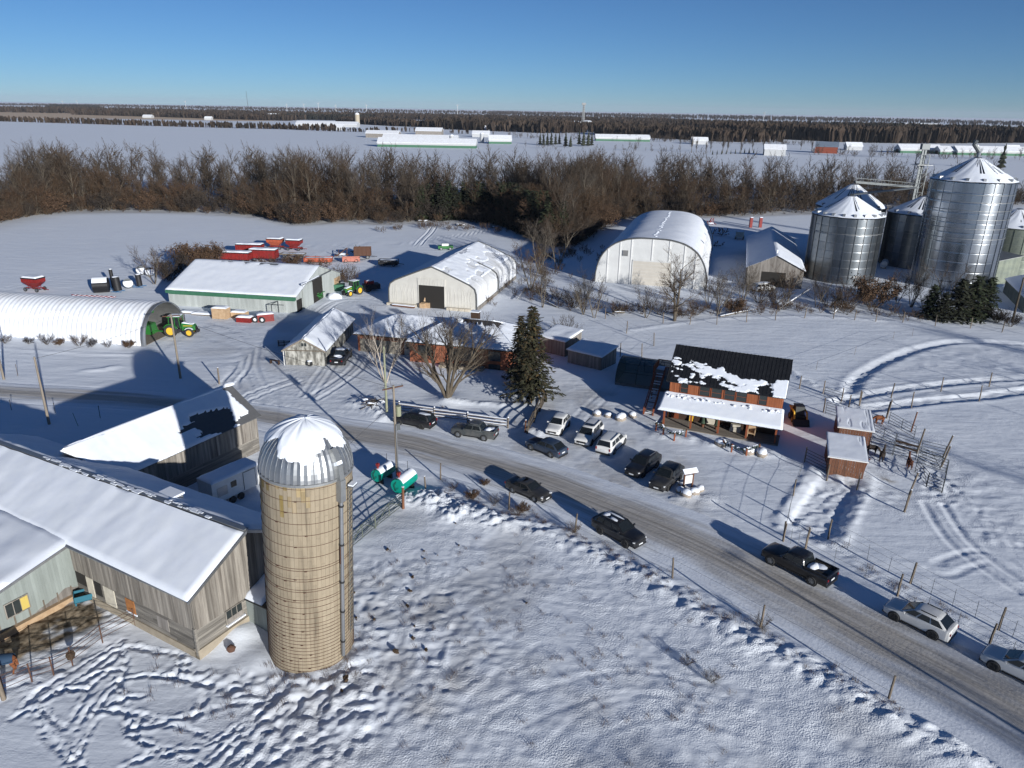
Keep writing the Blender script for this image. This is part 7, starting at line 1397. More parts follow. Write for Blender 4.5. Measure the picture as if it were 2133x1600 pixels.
for a, b in zip(pts[:-1], pts[1:]):
    for z in (.4, .75, 1.1, 1.45): m = MB(); m.tube([a-pts[0]+Vector((rg.uniform(-.1, .1), -.2, z)), b-pts[0]+Vector((rg.uniform(-.1, .1), .2, z+rg.uniform(-.1, .1)))], [.075, .06], 6); m.build('rail', 'bark', t)
# fallen logs and brush along the pasture edge
def fallen(lab, a, b, z1, r=.16, snow=True, mat='bark_pale'):
    p, q = GS(*a), GS(*b); q.z += z1; d = q-p; t = thing('fallen_log', lab, 'log', p); m = MB(); m.tube([(0, 0, r*.6), d*.5+Vector((0, 0, .1)), d], [r, r*.8, r*.4], 7); lg = m.build('trunk', mat, t, 60)
    m = MB(); m.tube([d*.6, d*.7+Vector((.6, .3, .7)), d*.75+Vector((1.0, .5, 1.4))], [r*.45, r*.3, r*.1], 5); m.tube([d*.8, d*.9+Vector((-.5, .3, .5))], [r*.35, r*.1], 5); m.build('branch', mat, t)
    if snow: m = MB(); m.tube([Vector((0, 0, r*1.3)), d*.5+Vector((0, 0, .1+r*.8)), d+Vector((0, 0, r*.3))], [r*.75, r*.6, r*.25], 6); m.build('log_snow', 'snow', lg, 60)
for s in (('snowy fallen log leaning on the fence at its left end', (1262, 650), (1282, 662), .4), ('snowy fallen log crossing the left end of the brush line', (1300, 652), (1280, 660), .9), ('long snowy log below the large leafless tree', (1395, 652), (1437, 660), .3), ('curved snowy log in the brush before the long shed', (1500, 660), (1575, 648), .4), ('snowy bent log at the right of the brush line', (1622, 645), (1690, 620), 2.2), ('snowy forked log behind the wire fence near the bins', (1735, 655), (1752, 648), 1.0), ('snowy log under the leaning tree at left of the bushes', (1160, 640), (1120, 628), .8), ('bleached log at the wood edge behind the wagons', (1335, 440), (1370, 446), 1.5), ('bleached broken trunk at the wood edge above the long shed', (1440, 447), (1465, 440), 3.0), ('snowy log lying in the brush right of the fabric barn', (1095, 600), (1078, 628), .5)): fallen(*s)
def brushpile(lab, u, v, n, L, seed, mat='bark'):
    t = thing('brush_pile', lab, 'brush pile', GS(u, v)); rg = random.Random(seed); m = MB()
    for k in range(n): a = rg.uniform(0, 3.2); q = Vector((math.cos(a), math.sin(a), rg.uniform(-.1, .25)))*rg.uniform(.4, 1)*L; c = Vector((rg.uniform(-.8, .8), rg.uniform(-.5, .5), rg.uniform(.1, .7))); m.tube([c-q*.5, c+q*.5], [.05, .025], 4)
    m.build('sticks', mat, t, kind='stuff'); m = MB()
    for k in range(n//2): m.blob((rg.uniform(-1.2, 1.2), rg.uniform(-.7, .7), rg.uniform(.2, .6)), (rg.uniform(.2, .6), rg.uniform(.15, .4), .12), k, .3, 7)
    m.build('pile_snow', 'snow', t, 70, kind='stuff')
brushpile('brush pile with snow by the greenish pole', 778, 848, 26, 2.6, 1); brushpile('scrap and brush pile at the wood edge above the fabric barn, left', 960, 470, 34, 4, 2, 'bark_pale'); brushpile('scrap and brush pile at the wood edge above the fabric barn, right', 1030, 475, 34, 4, 3, 'bark_pale'); brushpile('brush heap at the wood edge left of the fabric barn roof', 880, 462, 30, 4, 4)

# boulders, sign, swags
def boulder(lab, u, v, d, seed, group=None):
    t = thing('boulder', lab, 'boulder', GS(u, v), seed, group); m = MB(); m.blob((0, 0, d*.15), (d*.55, d*.45, d*.42), seed, .13, 14); m.build('rock', 'boulder', t, 70); m = MB(); m.blob((0, 0, d*.34), (d*.52, d*.42, d*.30), seed+1, .08, 14); m.build('rock_snow', 'snow', t, 70)
for i, (u, v, d) in enumerate(((1243, 865, 1.1), (1267, 868, .9), (1293, 874, 1.4), (1317, 868, 1.1))): boulder('snow-capped boulder in the row before the stair, %s from the left' % ('first', 'second', 'third', 'fourth')[i], u, v, d, i+2)
for i, (u, v, d) in enumerate(((1416, 1026, .9), (1428, 1036, 1.1), (1446, 1032, 1.0), (1458, 1022, .9), (1420, 1012, .7))): boulder('snow-capped boulder round the store sign, %s' % ('leftmost', 'frontmost', 'right of the front', 'rightmost', 'rearmost')[i], u, v, d, i+20)
for i, (u, v, d) in enumerate(((1500, 930, 1.3), (1560, 946, 1.2), (1586, 950, 1.3))): boulder('snow-capped boulder in the garden before the porch, %s' % ('left', 'middle', 'right')[i], u, v, d, i+40)
t = thing('store_sign', 'small wooden roofed sign among boulders by the parking lot', 'sign', GS(1432, 1018), RAD(20))
for x in (-.5, .5): m = MB(); m.bb(x-.07, x+.07, -.07, .07, 0, 1.9); m.build('post', 'brown_siding', t)
m = MB(); m.bb(-.42, .42, -.04, .04, .6, 1.5); m.build('board', 'white_paint', t); m = MB(); m.poly([(-.8, -.4, 1.85), (.8, -.4, 1.85), (.8, 0, 2.15), (-.8, 0, 2.15)], (0, 0, .05)); m.poly([(-.8, .4, 1.85), (.8, .4, 1.85), (.8, 0, 2.15), (-.8, 0, 2.15)], (0, 0, .05)); r_ = m.build('roof', 'brown_siding', t); m = MB(); m.poly([(-.8, -.4, 1.91), (.8, -.4, 1.91), (.8, 0, 2.21), (-.8, 0, 2.21)], (0, 0, .08)); m.build('roof_snow', 'snow', r_)
def swag(lab, pts, seed):
    P = [GS(*q) for q in pts]; t = thing('evergreen_swag', lab, 'swag fence', P[0]); rg = random.Random(seed); o = P[0]
    for p in P: m = MB(); m.bb(p.x-o.x-.08, p.x-o.x+.08, p.y-o.y-.08, p.y-o.y+.08, 0, 1.0); m.build('post', 'red_trim', t)
    m = MB(); s = MB()
    for a, b in zip(P[:-1], P[1:]):
        for k in range(90):
            f = rg.random(); c = a.lerp(b, f)-o+Vector((rg.uniform(-.15, .15), rg.uniform(-.15, .15), 1.0-.3*math.sin(math.pi*f)+rg.uniform(-.15, .12))); e = Vector((rg.uniform(-1, 1), rg.uniform(-1, 1), rg.uniform(-.8, .4)))*.2; w = e.orthogonal().normalized()*.06; m.add([c-w, c+w, c+e], [(0, 1, 2)])
            if k % 12 == 0: s.blob(c+Vector((0, 0, .1)), (.12, .1, .06), k, .2, 6)
    m.build('greenery', 'swag_green', t, fix=False, kind='stuff'); s.build('swag_snow', 'snow', t, 70, kind='stuff')
swag('evergreen garland on red posts at the left of the porch garden', [(1366, 897), (1381, 908), (1404, 919), (1428, 912)], 1); swag('evergreen garland on red posts at the right of the porch garden', [(1506, 934), (1523, 944), (1554, 951), (1580, 944)], 2)
t = thing('hay_feeder', 'small teal-blue feeder box at the barn corner', 'feeder', GS(178, 1252), RAD(30)); m = MB(); m.bb(-.7, .7, -.5, -.44, .25, .75); m.bb(-.7, .7, .44, .5, .25, .75); m.bb(-.7, -.64, -.5, .5, .25, .75); m.bb(.64, .7, -.5, .5, .25, .75); m.bb(-.7, .7, -.5, .5, .25, .3); m.build('tub', 'teal_blue', t); m = MB(); m.bb(-.6, .6, -.4, .4, .3, .5); m.build('hay', 'straw_dirt', t)
for x in (-.6, .6):
    for y in (-.4, .4): m = MB(); m.bb(x-.05, x+.05, y-.05, y+.05, 0, .3); m.build('leg', 'teal_blue', t)
t = thing('hay_net', 'small dark hay net hanging on the corral fence', 'hay net', GS(151, 1384, .6)); m = MB(); m.blob((0, 0, .25), (.28, .28, .35), 3, .25, 9); m.build('net', 'manure', t)
rg = random.Random(77)
for i, (u, v, d) in enumerate(((808, 1145, .5), (825, 1360, .9), (853, 1232, .6), (848, 1262, .5), (858, 1203, .5), (884, 1165, .3), (883, 1148, .3), (948, 1093, .35), (955, 1136, .3), (1097, 1256, .35), (886, 1355, .55), (860, 1330, .5), (862, 1305, .3), (780, 1290, .45), (742, 1288, .4), (722, 1416, .8), (735, 1235, .6), (712, 1440, .4), (912, 1158, .25))):
    d *= .62
    t = thing('dirt_clod', 'dark dirt clod lying on the trampled snow right of the silo', 'clod', GS(u, v), rg.uniform(0, 6), 'dirt clods on the trampled yard'); m = MB()
    for k in range(3): m.blob((rg.uniform(-.3, .3)*d, rg.uniform(-.3, .3)*d, .08), (d*rg.uniform(.25, .55), d*rg.uniform(.2, .4), d*rg.uniform(.15, .35)), i*5+k, .35, 7)
    m.build('lump', 'manure', t, 40)
t = thing('wood_block', 'brown wooden block in the snow between barn and silo', 'block', GS(483, 1360), .5); m = MB(); m.blob((0, 0, .25), (.32, .25, .28), 3, .15, 8); m.build('block', 'rust', t, 50)
t = thing('broken_bench', 'small dark bench before the weathered garage', 'bench', GS(573, 758), RAD(-20)); m = MB(); m.bb(-.8, .8, -.2, .2, .5, .58); m.build('seat', 'dark_brown', t)
for x in (-.7, .7): m = MB(); m.bb(x-.06, x+.06, -.18, .18, 0, .5); m.build('leg', 'dark_brown', t)
t = thing('pallet', 'dark upright pallet in the shade left of the garage', 'pallet', GS(592, 722), RAD(-4)); slm = MB().bb(-1.0, 1.0, -.04, .04, -.06, .06).mesh('slat', 'dark_brown')
for k in range(4): o = link('slat', slm, t); o.location.z = .15+k*.25
for x in (-.9, 0, .9): m = MB(); m.bb(x-.05, x+.05, .04, .12, 0, 1.0); m.build('stringer', 'dark_brown', t)

# ------------------------------------------------------------------ animals
def animal(name, label, cat, loc, rz, mat, verts, edges, rads, root, sc=1., extras=()):
    me = bpy.data.meshes.new(name); me.from_pydata([tuple(c*sc for c in v) for v in verts], edges, []); t = thing(name, label, cat, loc, rz); o = link('body', me, t); md = o.modifiers.new('skin', 'SKIN'); md.use_smooth_shade = True
    for i, r in enumerate(rads): me.skin_vertices[0].data[i].radius = ((r[0]*sc, r[1]*sc) if isinstance(r, tuple) else (r*sc, r*sc))
    me.skin_vertices[0].data[root].use_root = True; s = o.modifiers.new('sub', 'SUBSURF'); s.levels = 1; s.render_levels = 2; me.materials.append(MAT[mat])
    for nm, mt, fn in extras: m = MB(); fn(m); m.v = [tuple(c*sc for c in q) for q in m.v]; m.build(nm, mt, t, 50)
    return t
def alpaca(label, u, v, rz, mat, graze=False, sc=1.0):
    V = [(-.42, 0, .84), (-.1, 0, .88), (.22, 0, .90), (.40, 0, .98)]; E = [(0, 1), (1, 2), (2, 3)]; Rr = [.24, .27, .25, .18]
    nk = [(.60, 0, .80), (.78, 0, .50), (.84, 0, .36), (.92, 0, .24)] if graze else [(.52, 0, 1.22), (.58, 0, 1.48), (.66, 0, 1.56), (.82, 0, 1.50)]
    for q, r in zip(nk, (.12, .10, .11, .06)): E.append((len(V)-1, len(V))); V.append(q); Rr.append(r)
    for x, h in ((.26, 2), (-.42, 0)):
        for s in (-1, 1):
            pr = h; ch = [(x, s*.15, .66), (x-(.06 if x < 0 else -.02), s*.16, .40), (x+(.0 if x < 0 else .01), s*.16, .20), (x+.03, s*.16, .03)]
            for q, r in zip(ch, (.13, .075, .05, .055)): E.append((pr, len(V))); pr = len(V); V.append(q); Rr.append(r)
    E.append((0, len(V))); V.append((-.66, 0, .78)); Rr.append(.06)
    hd = nk[2]
    for s in (-1, 1): E.append((6, len(V))); V.append((hd[0]-.06, s*.07, hd[2]+.18)); Rr.append(.025)
    return animal('alpaca', label, 'alpaca', GS(u, v), rz, mat, V, E, Rr, 1, sc, (('eye', 'plastic_black', lambda m: [m.blob((hd[0]+.05, s*.10, hd[2]+.02), (.02, .02, .02), 1, 0, 6) for s in (-1, 1)]),))
alpaca('black alpaca grazing beside the front shelter', 1816, 948, RAD(-25), 'coat_dark', True); alpaca('dark alpaca standing with raised neck in the middle of the pen', 1836, 960, RAD(55), 'coat_dark'); alpaca('russet alpaca seen from behind by the tall pen post', 1892, 976, RAD(75), 'coat_russet'); alpaca('brown and cream alpaca peeking out from the front shelter corner', 1790, 992, RAD(5), 'coat_russet'); alpaca('orange-brown alpaca beside the rear shelter', 1829, 884, RAD(170), 'coat_brown', True)
def horse(label, u, v, rz, mat):
    V = [(-.75, 0, 1.18), (-.3, 0, 1.15), (.25, 0, 1.15), (.62, 0, 1.22), (.95, 0, 1.45), (1.2, 0, 1.68), (1.32, 0, 1.62), (1.62, 0, 1.38)]; E = [(i, i+1) for i in range(7)]; Rr = [.30, .33, .34, .27, .19, .15, .15, .09]
    for x, h in ((.55, 3), (-.80, 0)):
        for s in (-1, 1):
            pr = h; ch = [(x, s*.20, .85), (x-(.10 if x < 0 else -.03), s*.20, .52), (x+(.02 if x < 0 else .02), s*.20, .22), (x+.06, s*.20, .04)]
            for q, r in zip(ch, (.17, .08, .055, .075)): E.append((pr, len(V))); pr = len(V); V.append(q); Rr.append(r)
    E.append((0, len(V))); V.append((-1.02, 0, 1.1)); Rr.append(.06); E.append((len(V)-1, len(V))); V.append((-1.08, 0, .55)); Rr.append(.05)
    for s in (-1, 1): E.append((5, len(V))); V.append((1.17, s*.08, 1.9)); Rr.append(.03)
    def bl(m):
        rings = [[(x, (w)*math.sin(a), .98+(w)*.98*math.cos(a)+.15) for a in [RAD(-115+k*23) for k in range(11)]] for x, w in ((-.92, .30), (-.8, .36), (-.3, .40), (.3, .40), (.62, .33))]; n = 11; m.add([p for r in rings for p in r], [(j*n+k, j*n+k+1, (j+1)*n+k+1, (j+1)*n+k) for j in range(4) for k in range(10)])
    return animal('horse', label, 'horse', GS(u, v), rz, mat, V, E, Rr, 1, 1.0, (('blanket', 'blanket_blue', bl),))
horse('chestnut horse in a dark blue blanket at the left edge', 4, 1404, RAD(195), 'coat_brown')

# ================================================================== TREES
class TB:
    """twig slivers and limbs collected in plain lists"""
    def __init__(s): s.V = []; s.F = []; s.R = []
    def tri(s, a, b, c, r): n = len(s.V); s.V += [a, b, c]; s.F.append((n, n+1, n+2)); s.R.append(r)
    def mesh(s, name, mat): return npmesh(name, np.array([tuple(v) for v in s.V]), np.array(s.F), mat, {'rnd': np.array(s.R)})
def bare_tree(seed, H, r0, stems=1, lev=4, spread=.62, nch=(7, 5, 5, 4), tw=.035, up=.25, bole=.25, wig=.22, lens=(.42, .55, .58, .6), stem_ang=.35, limb_lev=2, leaf=0, thick=1., lite=False):
    rg = random.Random(seed); limb = MB(); tw_ = TB()
    def rv(): return Vector((rg.gauss(0, 1), rg.gauss(0, 1), rg.gauss(0, 1)))
    def grow(p, d, L, r, l):
        n = 2 if lite else 4 if l == 0 else 3 if l < 3 else 2; pts = [p.copy()]; rr = [r]; cur = p.copy(); dd = d.copy()
        for i in range(n):
            dd = (dd+rv()*wig*(.5 if l == 0 else 1)*.5+Vector((0, 0, up*(.3 if l == 0 else 1)*.35))).normalized(); cur = cur+dd*(L/n); pts.append(cur.copy()); rr.append(max(.006, r*(1-.62*(i+1)/n)))
        if l <= limb_lev: limb.tube(pts, rr, (7, 5, 4, 3)[min(l, 3)], cap=False)
        else:
            w0 = max(tw*(.8 if l == lev else 1.25)*thick, .008); rn = rg.random()
            for i in range(n):
                e = pts[i+1]-pts[i]; s = e.cross(rv()).normalized()*w0*.5*(1-.6*i/n); tw_.tri(pts[i]-s, pts[i]+s, pts[i+1], rn)
                if i < n-1 and not lite: s2 = s*.6; tw_.tri(pts[i]+s, pts[i+1]+s2*.3, pts[i+1]-s2, rn)
        if l >= lev:
            for k in range(leaf): c = pts[-1]+rv()*.16; e = rv()*.11; f = rv()*.11; tw_.tri(c, c+e, c+f, rg.random())
            return
        k = nch[min(l, len(nch)-1)]
        for j in range(k):
            t = (bole+(1-bole)*(j+rg.random())/k) if l == 0 else .25+.75*(j+rg.random())/k; f = t*n; i = min(n-1, int(f)); q = pts[i].lerp(pts[i+1], f-i); e = (pts[i+1]-pts[i]).normalized(); a = rg.uniform(.55, 1.15)*spread; ax = e.orthogonal().normalized(); ax.rotate(__import__('mathutils').Quaternion(e, rg.uniform(0, 6.283)))
            nd = (e*math.cos(a)+ax*math.sin(a)).normalized(); grow(q, nd, L*lens[min(l, 3)]*rg.uniform(.75, 1.2)*(1-.25*(t-bole) if l == 0 else 1), rr[i]*rg.uniform(.45, .62), l+1)
    for s in range(stems):
        a = 2*math.pi*s/max(1, stems)+rg.uniform(-.5, .5); ln = 0 if stems == 1 else stem_ang*rg.uniform(.5, 1.3); grow(Vector((.12*math.cos(a)*(stems > 1), .12*math.sin(a)*(stems > 1), -.2)), Vector((math.sin(ln)*math.cos(a), math.sin(ln)*math.sin(a), math.cos(ln))), H*rg.uniform(.85, 1.05)*(.72 if stems > 1 else .8), r0*(1 if stems == 1 else .75), 0)
    return limb, tw_
def tree_meshes(name, bark, twig, **k): l, t = bare_tree(**k); return l.mesh('trunk', bark, 60, fix=False), t.mesh('crown', twig)
def plant(name, label, cat, me, p, rz=0., sc=1., group=None, sz=None):
    t = thing(name, label, cat, p, rz, group); t.scale = (sc, sc, sz or sc); link('trunk', me[0], t); link('crown', me[1], t); return t
# variants for the wood
TALL = [tree_meshes('tall', ('bark', 'bark_pale', 'bark')[i % 3], ('twig', 'twig_grey', 'twig_brown', 'twig')[i % 4], seed=100+i, H=20, r0=.26, spread=.62+.05*(i % 4), nch=(13, 6, 5, 4), tw=.055, up=.28+.1*(i % 3), bole=.22, lens=(.34+.02*(i % 3), .5, .55, .6), limb_lev=1) for i in range(6)]
ROUND = [tree_meshes('round', 'bark', ('twig_brown', 'twig', 'twig_rust')[i % 3], seed=200+i, H=11, r0=.2, stems=4, spread=.7, nch=(7, 6, 5, 4), tw=.06, up=.2, bole=.2, stem_ang=.5, limb_lev=1) for i in range(4)]
BUSH = [tree_meshes('bush', 'bark', ('twig_brown', 'twig_rust', 'twig', 'twig_dark')[i % 4], seed=300+i, H=4.2, r0=.05, stems=13, lev=3, spread=.6, nch=(6, 5, 4), tw=.04, up=.25, bole=.15, stem_ang=.75, limb_lev=0, leaf=(0, 3, 0, 1)[i]) for i in range(4)]
def conifer(seed, H, R, whorls, nb, mat='needle', quad=(.5, .26), droop=.35, base=.08, brown=0., power=.85, per=10):
    rg = random.Random(seed); tr = MB(); tr.tube([(0, 0, -.2), (0, 0, H*.5), (0, 0, H*.97)], [H*.018, H*.011, .02], 7); tb = TB(); tb2 = TB()
    for i in range(whorls):
        f = (i+rg.uniform(-.3, .3))/whorls; z = H*(base+(1-base)*max(0, f)); Rr = R*max(.06, (1-max(0, f))**power)*rg.uniform(.78, 1.15)
        for k in range(nb):
            a = 2*math.pi*(k+rg.random())/nb; d = Vector((math.cos(a), math.sin(a), 0)); L = Rr*rg.uniform(.65, 1.12); s = Vector((-d.y, d.x, 0)); n = max(3, int(per*L/R)+2)
            tr.tube([Vector((0, 0, z)), d*L*.55+Vector((0, 0, z-droop*L*.25)), d*L+Vector((0, 0, z-droop*L*.35))], [.035, .02, .006], 3, cap=False)
            for q in range(n):
                u = (q+rg.random())/n; c = d*L*u+Vector((0, 0, z-droop*L*(.5*u-.15*u*u)+rg.uniform(-.05, .05))); e = (d*rg.uniform(.3, 1)+s*rg.uniform(-1, 1)+Vector((0, 0, rg.uniform(-.55, .25)))).normalized()*quad[0]*rg.uniform(.6, 1.2); w = e.cross(Vector((rg.uniform(-.4, .4), rg.uniform(-.4, .4), 1))).normalized()*quad[1]*.5; r = rg.random()
                tgt = tb2 if rg.random() < brown*(.3+1.4*max(0, f)) else tb; tgt.tri(c-w, c+w, c+e+w*.5, r); tgt.tri(c-w, c+e+w*.5, c+e-w*.5, r)
    return tr.mesh('trunk', 'bark', 60, fix=False), tb.mesh('crown', mat), (tb2.mesh('browned_tips', 'needle_brown') if brown and tb2.F else None)
SPR = conifer(5, 12.6, 3.5, 34, 11, 'needle', (.62, .30), .42, .10, .22, .80, 16)
p = GS(1105, 834); t = plant('spruce', 'tall dark spruce between the house and the parked white cars', 'conifer', SPR, p, .4)
if SPR[2]: link('browned_tips', SPR[2], t)
p = GS(1083, 800); t = plant('spruce', 'smaller spruce growing against the left side of the tall one', 'conifer', SPR, p, 2.2, .72, sz=.78); link('browned_tips', SPR[2], t)
CED = [conifer(20+i, 8.5, 2.4, 20, 8, ('cedar', 'cedar_dark')[i % 2], (.75, .45), .1, .05, 0, .62, 9) for i in range(3)]

# named trees of the yard
big_ = tree_meshes('elm', 'bark', 'twig', seed=11, H=11.5, r0=.36, stems=6, lev=4, spread=.58, nch=(8, 6, 5, 4), tw=.034, up=.25, bole=.25, stem_ang=.62, limb_lev=2); plant('leafless_tree', 'broad leafless multi-stemmed tree in front of the brick house', 'tree', big_, GS(932, 836), .3)
bir = tree_meshes('birch', 'bark_birch', 'twig', seed=14, H=10.5, r0=.13, stems=4, lev=4, spread=.5, nch=(8, 5, 4, 3), tw=.022, up=.4, bole=.25, stem_ang=.32, limb_lev=2); plant('birch', 'slender leafless birch clump before the house garage wing', 'tree', bir, GS(803, 797), 1.0)
arc = tree_meshes('maple', 'bark', 'twig_brown', seed=23, H=12.5, r0=.34, stems=2, lev=4, spread=.72, nch=(9, 6, 5, 5), tw=.045, up=.12, bole=.22, stem_ang=.4, limb_lev=2); plant('leafless_tree', 'wide leafless tree standing before the white arched barn', 'tree', arc, GS(1405, 668), .8, 1.1)
sm = [tree_meshes('young', 'bark_pale', ('twig', 'twig_brown', 'twig_grey')[i], seed=31+i, H=9, r0=.14, stems=2+i, lev=4, spread=.6, nch=(8, 5, 4, 4), tw=.04, up=.3, bole=.2, stem_ang=.35, limb_lev=1) for i in range(3)]
for i, (lab, u, v, k, sc, rz) in enumerate((('leafless tree at the left corner of the white arched barn', 1238, 662, 0, .95, 0), ('thin leafless tree left of the wide one by the arched barn', 1345, 662, 1, .75, 2), ('leafless tree right of the arched barn door', 1495, 655, 2, .95, 1), ('leafless tree between arched barn and long shed', 1475, 640, 1, .85, 4), ('leafless tree in brush at the left of the fabric barn path', 1215, 655, 2, .8, 5), ('leaning leafless tree right of the fabric barn', 1130, 640, 0, 1.0, 2.5), ('leafless tree behind the fabric barn corner', 1105, 605, 1, 1.25, 1), ('brown leafless tree above the fabric barn corner, left', 1125, 570, 2, 1.35, 3), ('brown leafless tree above the fabric barn corner, right', 1160, 560, 0, 1.4, 4),
   ('lone leafless tree in the field left of the drive shed', 322, 592, 1, 1.0, 2), ('leafless tree with snowy limbs before the tallest bin', 1965, 652, 0, 1.15, 1), ('thin leafless tree left of the tallest bin', 1898, 640, 2, .9, 2), ('thin leafless tree before the shaded bin', 1868, 632, 1, .8, 0), ('leafless tree before the long shed, left of the van', 1545, 635, 2, .9, 2), ('leafless tree before the long shed gable, right', 1640, 628, 1, .9, 5), ('thin leafless tree in brush before the front left bin', 1700, 640, 0, .8, 3), ('low leafless tree behind the tallest bin fence', 1925, 655, 1, .7, 1))): plant('leafless_tree', lab, 'tree', sm[k], GS(u, v), rz, sc)
bs = [('large rust-brown bush behind the left end of the drive shed', 398, 556, 1, 1.5, 0), ('second rust-brown bush joined to the large one behind the drive shed', 440, 553, 1, 1.4, 2), ('dark bush in shade left of the drive shed', 355, 585, 3, 1.1, 1), ('dark low bush at the left rear corner of the drive shed', 370, 568, 3, 1.2, 4), ('brown bush at the right end of the drive shed', 690, 598, 0, 1.3, 2), ('brown bush beside the fabric barn yard', 722, 588, 0, 1.2, 5), ('brown bush before the red wagons, left', 560, 560, 0, .9, 1), ('brown bush before the red wagons, right', 612, 556, 1, .8, 3), ('brown bush before the pink trailer box', 665, 566, 0, 1.0, 3), ('round brown bush behind the plank sheds', 1178, 700, 2, .95, 0), ('rust-brown bush before the front left bin, right one', 1815, 640, 1, 1.7, 0), ('brown bush before the front left bin, middle', 1765, 642, 0, 1.6, 1), ('brown bush before the front left bin, left one', 1725, 640, 2, 1.4, 2), ('brown bush before the long shed gable, left', 1580, 630, 0, 1.3, 4), ('brown bush before the long shed gable, right', 1615, 634, 2, 1.3, 1), ('bush at the left foot of the arched barn', 1195, 640, 2, 1.2, 3), ('bush along the brush line left of the wide tree', 1290, 652, 0, .8, 3), ('low bush at the foot of the wide tree', 1375, 656, 2, .8, 3), ('low bush right of the wide tree', 1450, 656, 0, .9, 3), ('low bush on the brush line before the van', 1530, 652, 1, .8, 3), ('bush right of the tallest bin by the low building', 2075, 672, 3, .8, 1), ('bush at the foot of the dark pole', 2105, 680, 3, .7, 2)]
for lab, u, v, k, sc, rz in bs: plant('bush', lab, 'bush', BUSH[k], GS(u, v), rz, sc)
for i, u in enumerate((12, 60, 98, 125, 165, 192, 225, 268)): plant('dry_weeds', 'clump of dry weeds along the quonset hut wall, number %s from the left' % ('one', 'two', 'three', 'four', 'five', 'six', 'seven', 'eight')[i], 'weeds', BUSH[(i*3) % 4], GS(u, 716+i*1.1), i, (.42, .30, .5, .28, .55, .35, .3, .34)[i])
for i, (u, v, s) in enumerate(((945, 1020, .22), (985, 1040, .26), (1030, 1050, .28), (1075, 1075, .3), (1090, 1066, .24), (1585, 1310, .3), (1195, 1112, .3), (1010, 1010, .2), (1480, 1420, .25), (1430, 1385, .22))): plant('dry_weeds', 'tuft of dry weeds on the near road bank, number %s from the left' % ('one', 'two', 'four', 'five', 'six', 'ten', 'seven', 'three', 'nine', 'eight')[i], 'weeds', BUSH[i % 3], GS(u, v), i, s)
for i, (u, v, s, z) in enumerate(((1935, 662, .9, .75), (1990, 668, 1.2, .95), (2020, 668, 1.25, 1.0), (2048, 664, 1.0, .95), (1960, 668, .8, .65))): t = plant('cedar_bush', 'dense dark cedar in the clump below the tallest bin, %s' % ('leftmost', 'third from the left', 'fourth from the left', 'rightmost', 'second from the left')[i], 'conifer', CED[i % 3], GS(u, v), i, s, sz=z)

# ------------------------------------------------------------------ the wood beyond the field
FRONT = [(-120, 492), (0, 463), (100, 448), (200, 441), (350, 442), (500, 449), (560, 456), (612, 468), (700, 464), (800, 467), (900, 463), (1000, 466), (1070, 480), (1120, 505), (1180, 520), (1230, 490), (1290, 462), (1380, 452), (1500, 452), (1600, 448), (1720, 444), (1850, 440), (2000, 432), (2200, 425)]
FP = spline([tuple(G(u, v)[:2]) for u, v in FRONT], 6); FA = np.concatenate([[0], np.cumsum(np.linalg.norm(np.diff(FP, axis=0), axis=1))])
rg = np.random.RandomState(42); cand = []
for k in range(3600):
    s = rg.rand()*FA[-1]; d = 2+150*rg.rand()**1.25; x = np.interp(s, FA, FP[:, 0]); y = np.interp(s, FA, FP[:, 1]); r = math.hypot(x, y); x2, y2 = x+x/r*d*.35, y+d*.95
    u_ = 1066+1531*x2/(y2*.936); right = u_ > 1480
    if right and d > 95: continue
    if vnoise(np.array([x2]), np.array([y2]), 45, 60)[0] < (.22 if d > 60 else .05): continue
    cand.append((x2, y2, d, u_, rg.rand(), rg.rand(), rg.rand()))
cand.sort(key=lambda c: c[1]*1.0+c[2]*.6)
def in_ced(u, d): return 850 < u < 1170 and 4 < d < 34
nt = nb_ = ncd = 0; rest = []
for (x, y, d, u, a, b, c) in cand:
    P_ = (x, y, -.1)
    if in_ced(u, d) and a < .75:
        if ncd < 80: plant('cedar', 'dark cedar in the evergreen patch at the middle of the wood edge', 'conifer', CED[int(b*3)], P_, c*6, 1.0+.55*b, 'cedars in the middle of the wood'); ncd += 1
        else: rest.append((x, y, .8+.4*b, 2, c))
        continue
    if d < 26 and a < .62 or (d < 9):
        if nb_ < 290:
            if a < .22: plant('thicket_tree', 'low rounded brown tree in the thicket at the wood edge', 'tree', ROUND[int(b*4)], P_, c*6, .55+.55*c, 'rounded trees of the wood edge')
            else: plant('thicket_bush', 'brown bush in the thicket at the edge of the wood', 'bush', BUSH[int(b*4)], P_, c*6, .9+1.1*c, 'bushes of the wood edge')
            nb_ += 1
        else: rest.append((x, y, .5+.4*b, 1, c))
        continue
    h = (.66+.52*b**1.3) if d > 40 else (.48+.6*b)
    if nt < 290:
        if a < .8: plant('bare_tree', 'tall leafless tree in the wood beyond the snowy field', 'tree', TALL[int(c*6)], P_, a*20, h, 'leafless trees of the wood')
        else: plant('bare_tree', 'spreading leafless tree in the wood beyond the snowy field', 'tree', ROUND[int(c*4)], P_, a*20, .8+.7*b, 'spreading trees of the wood')
        nt += 1
    else: rest.append((x, y, h, 0, c))
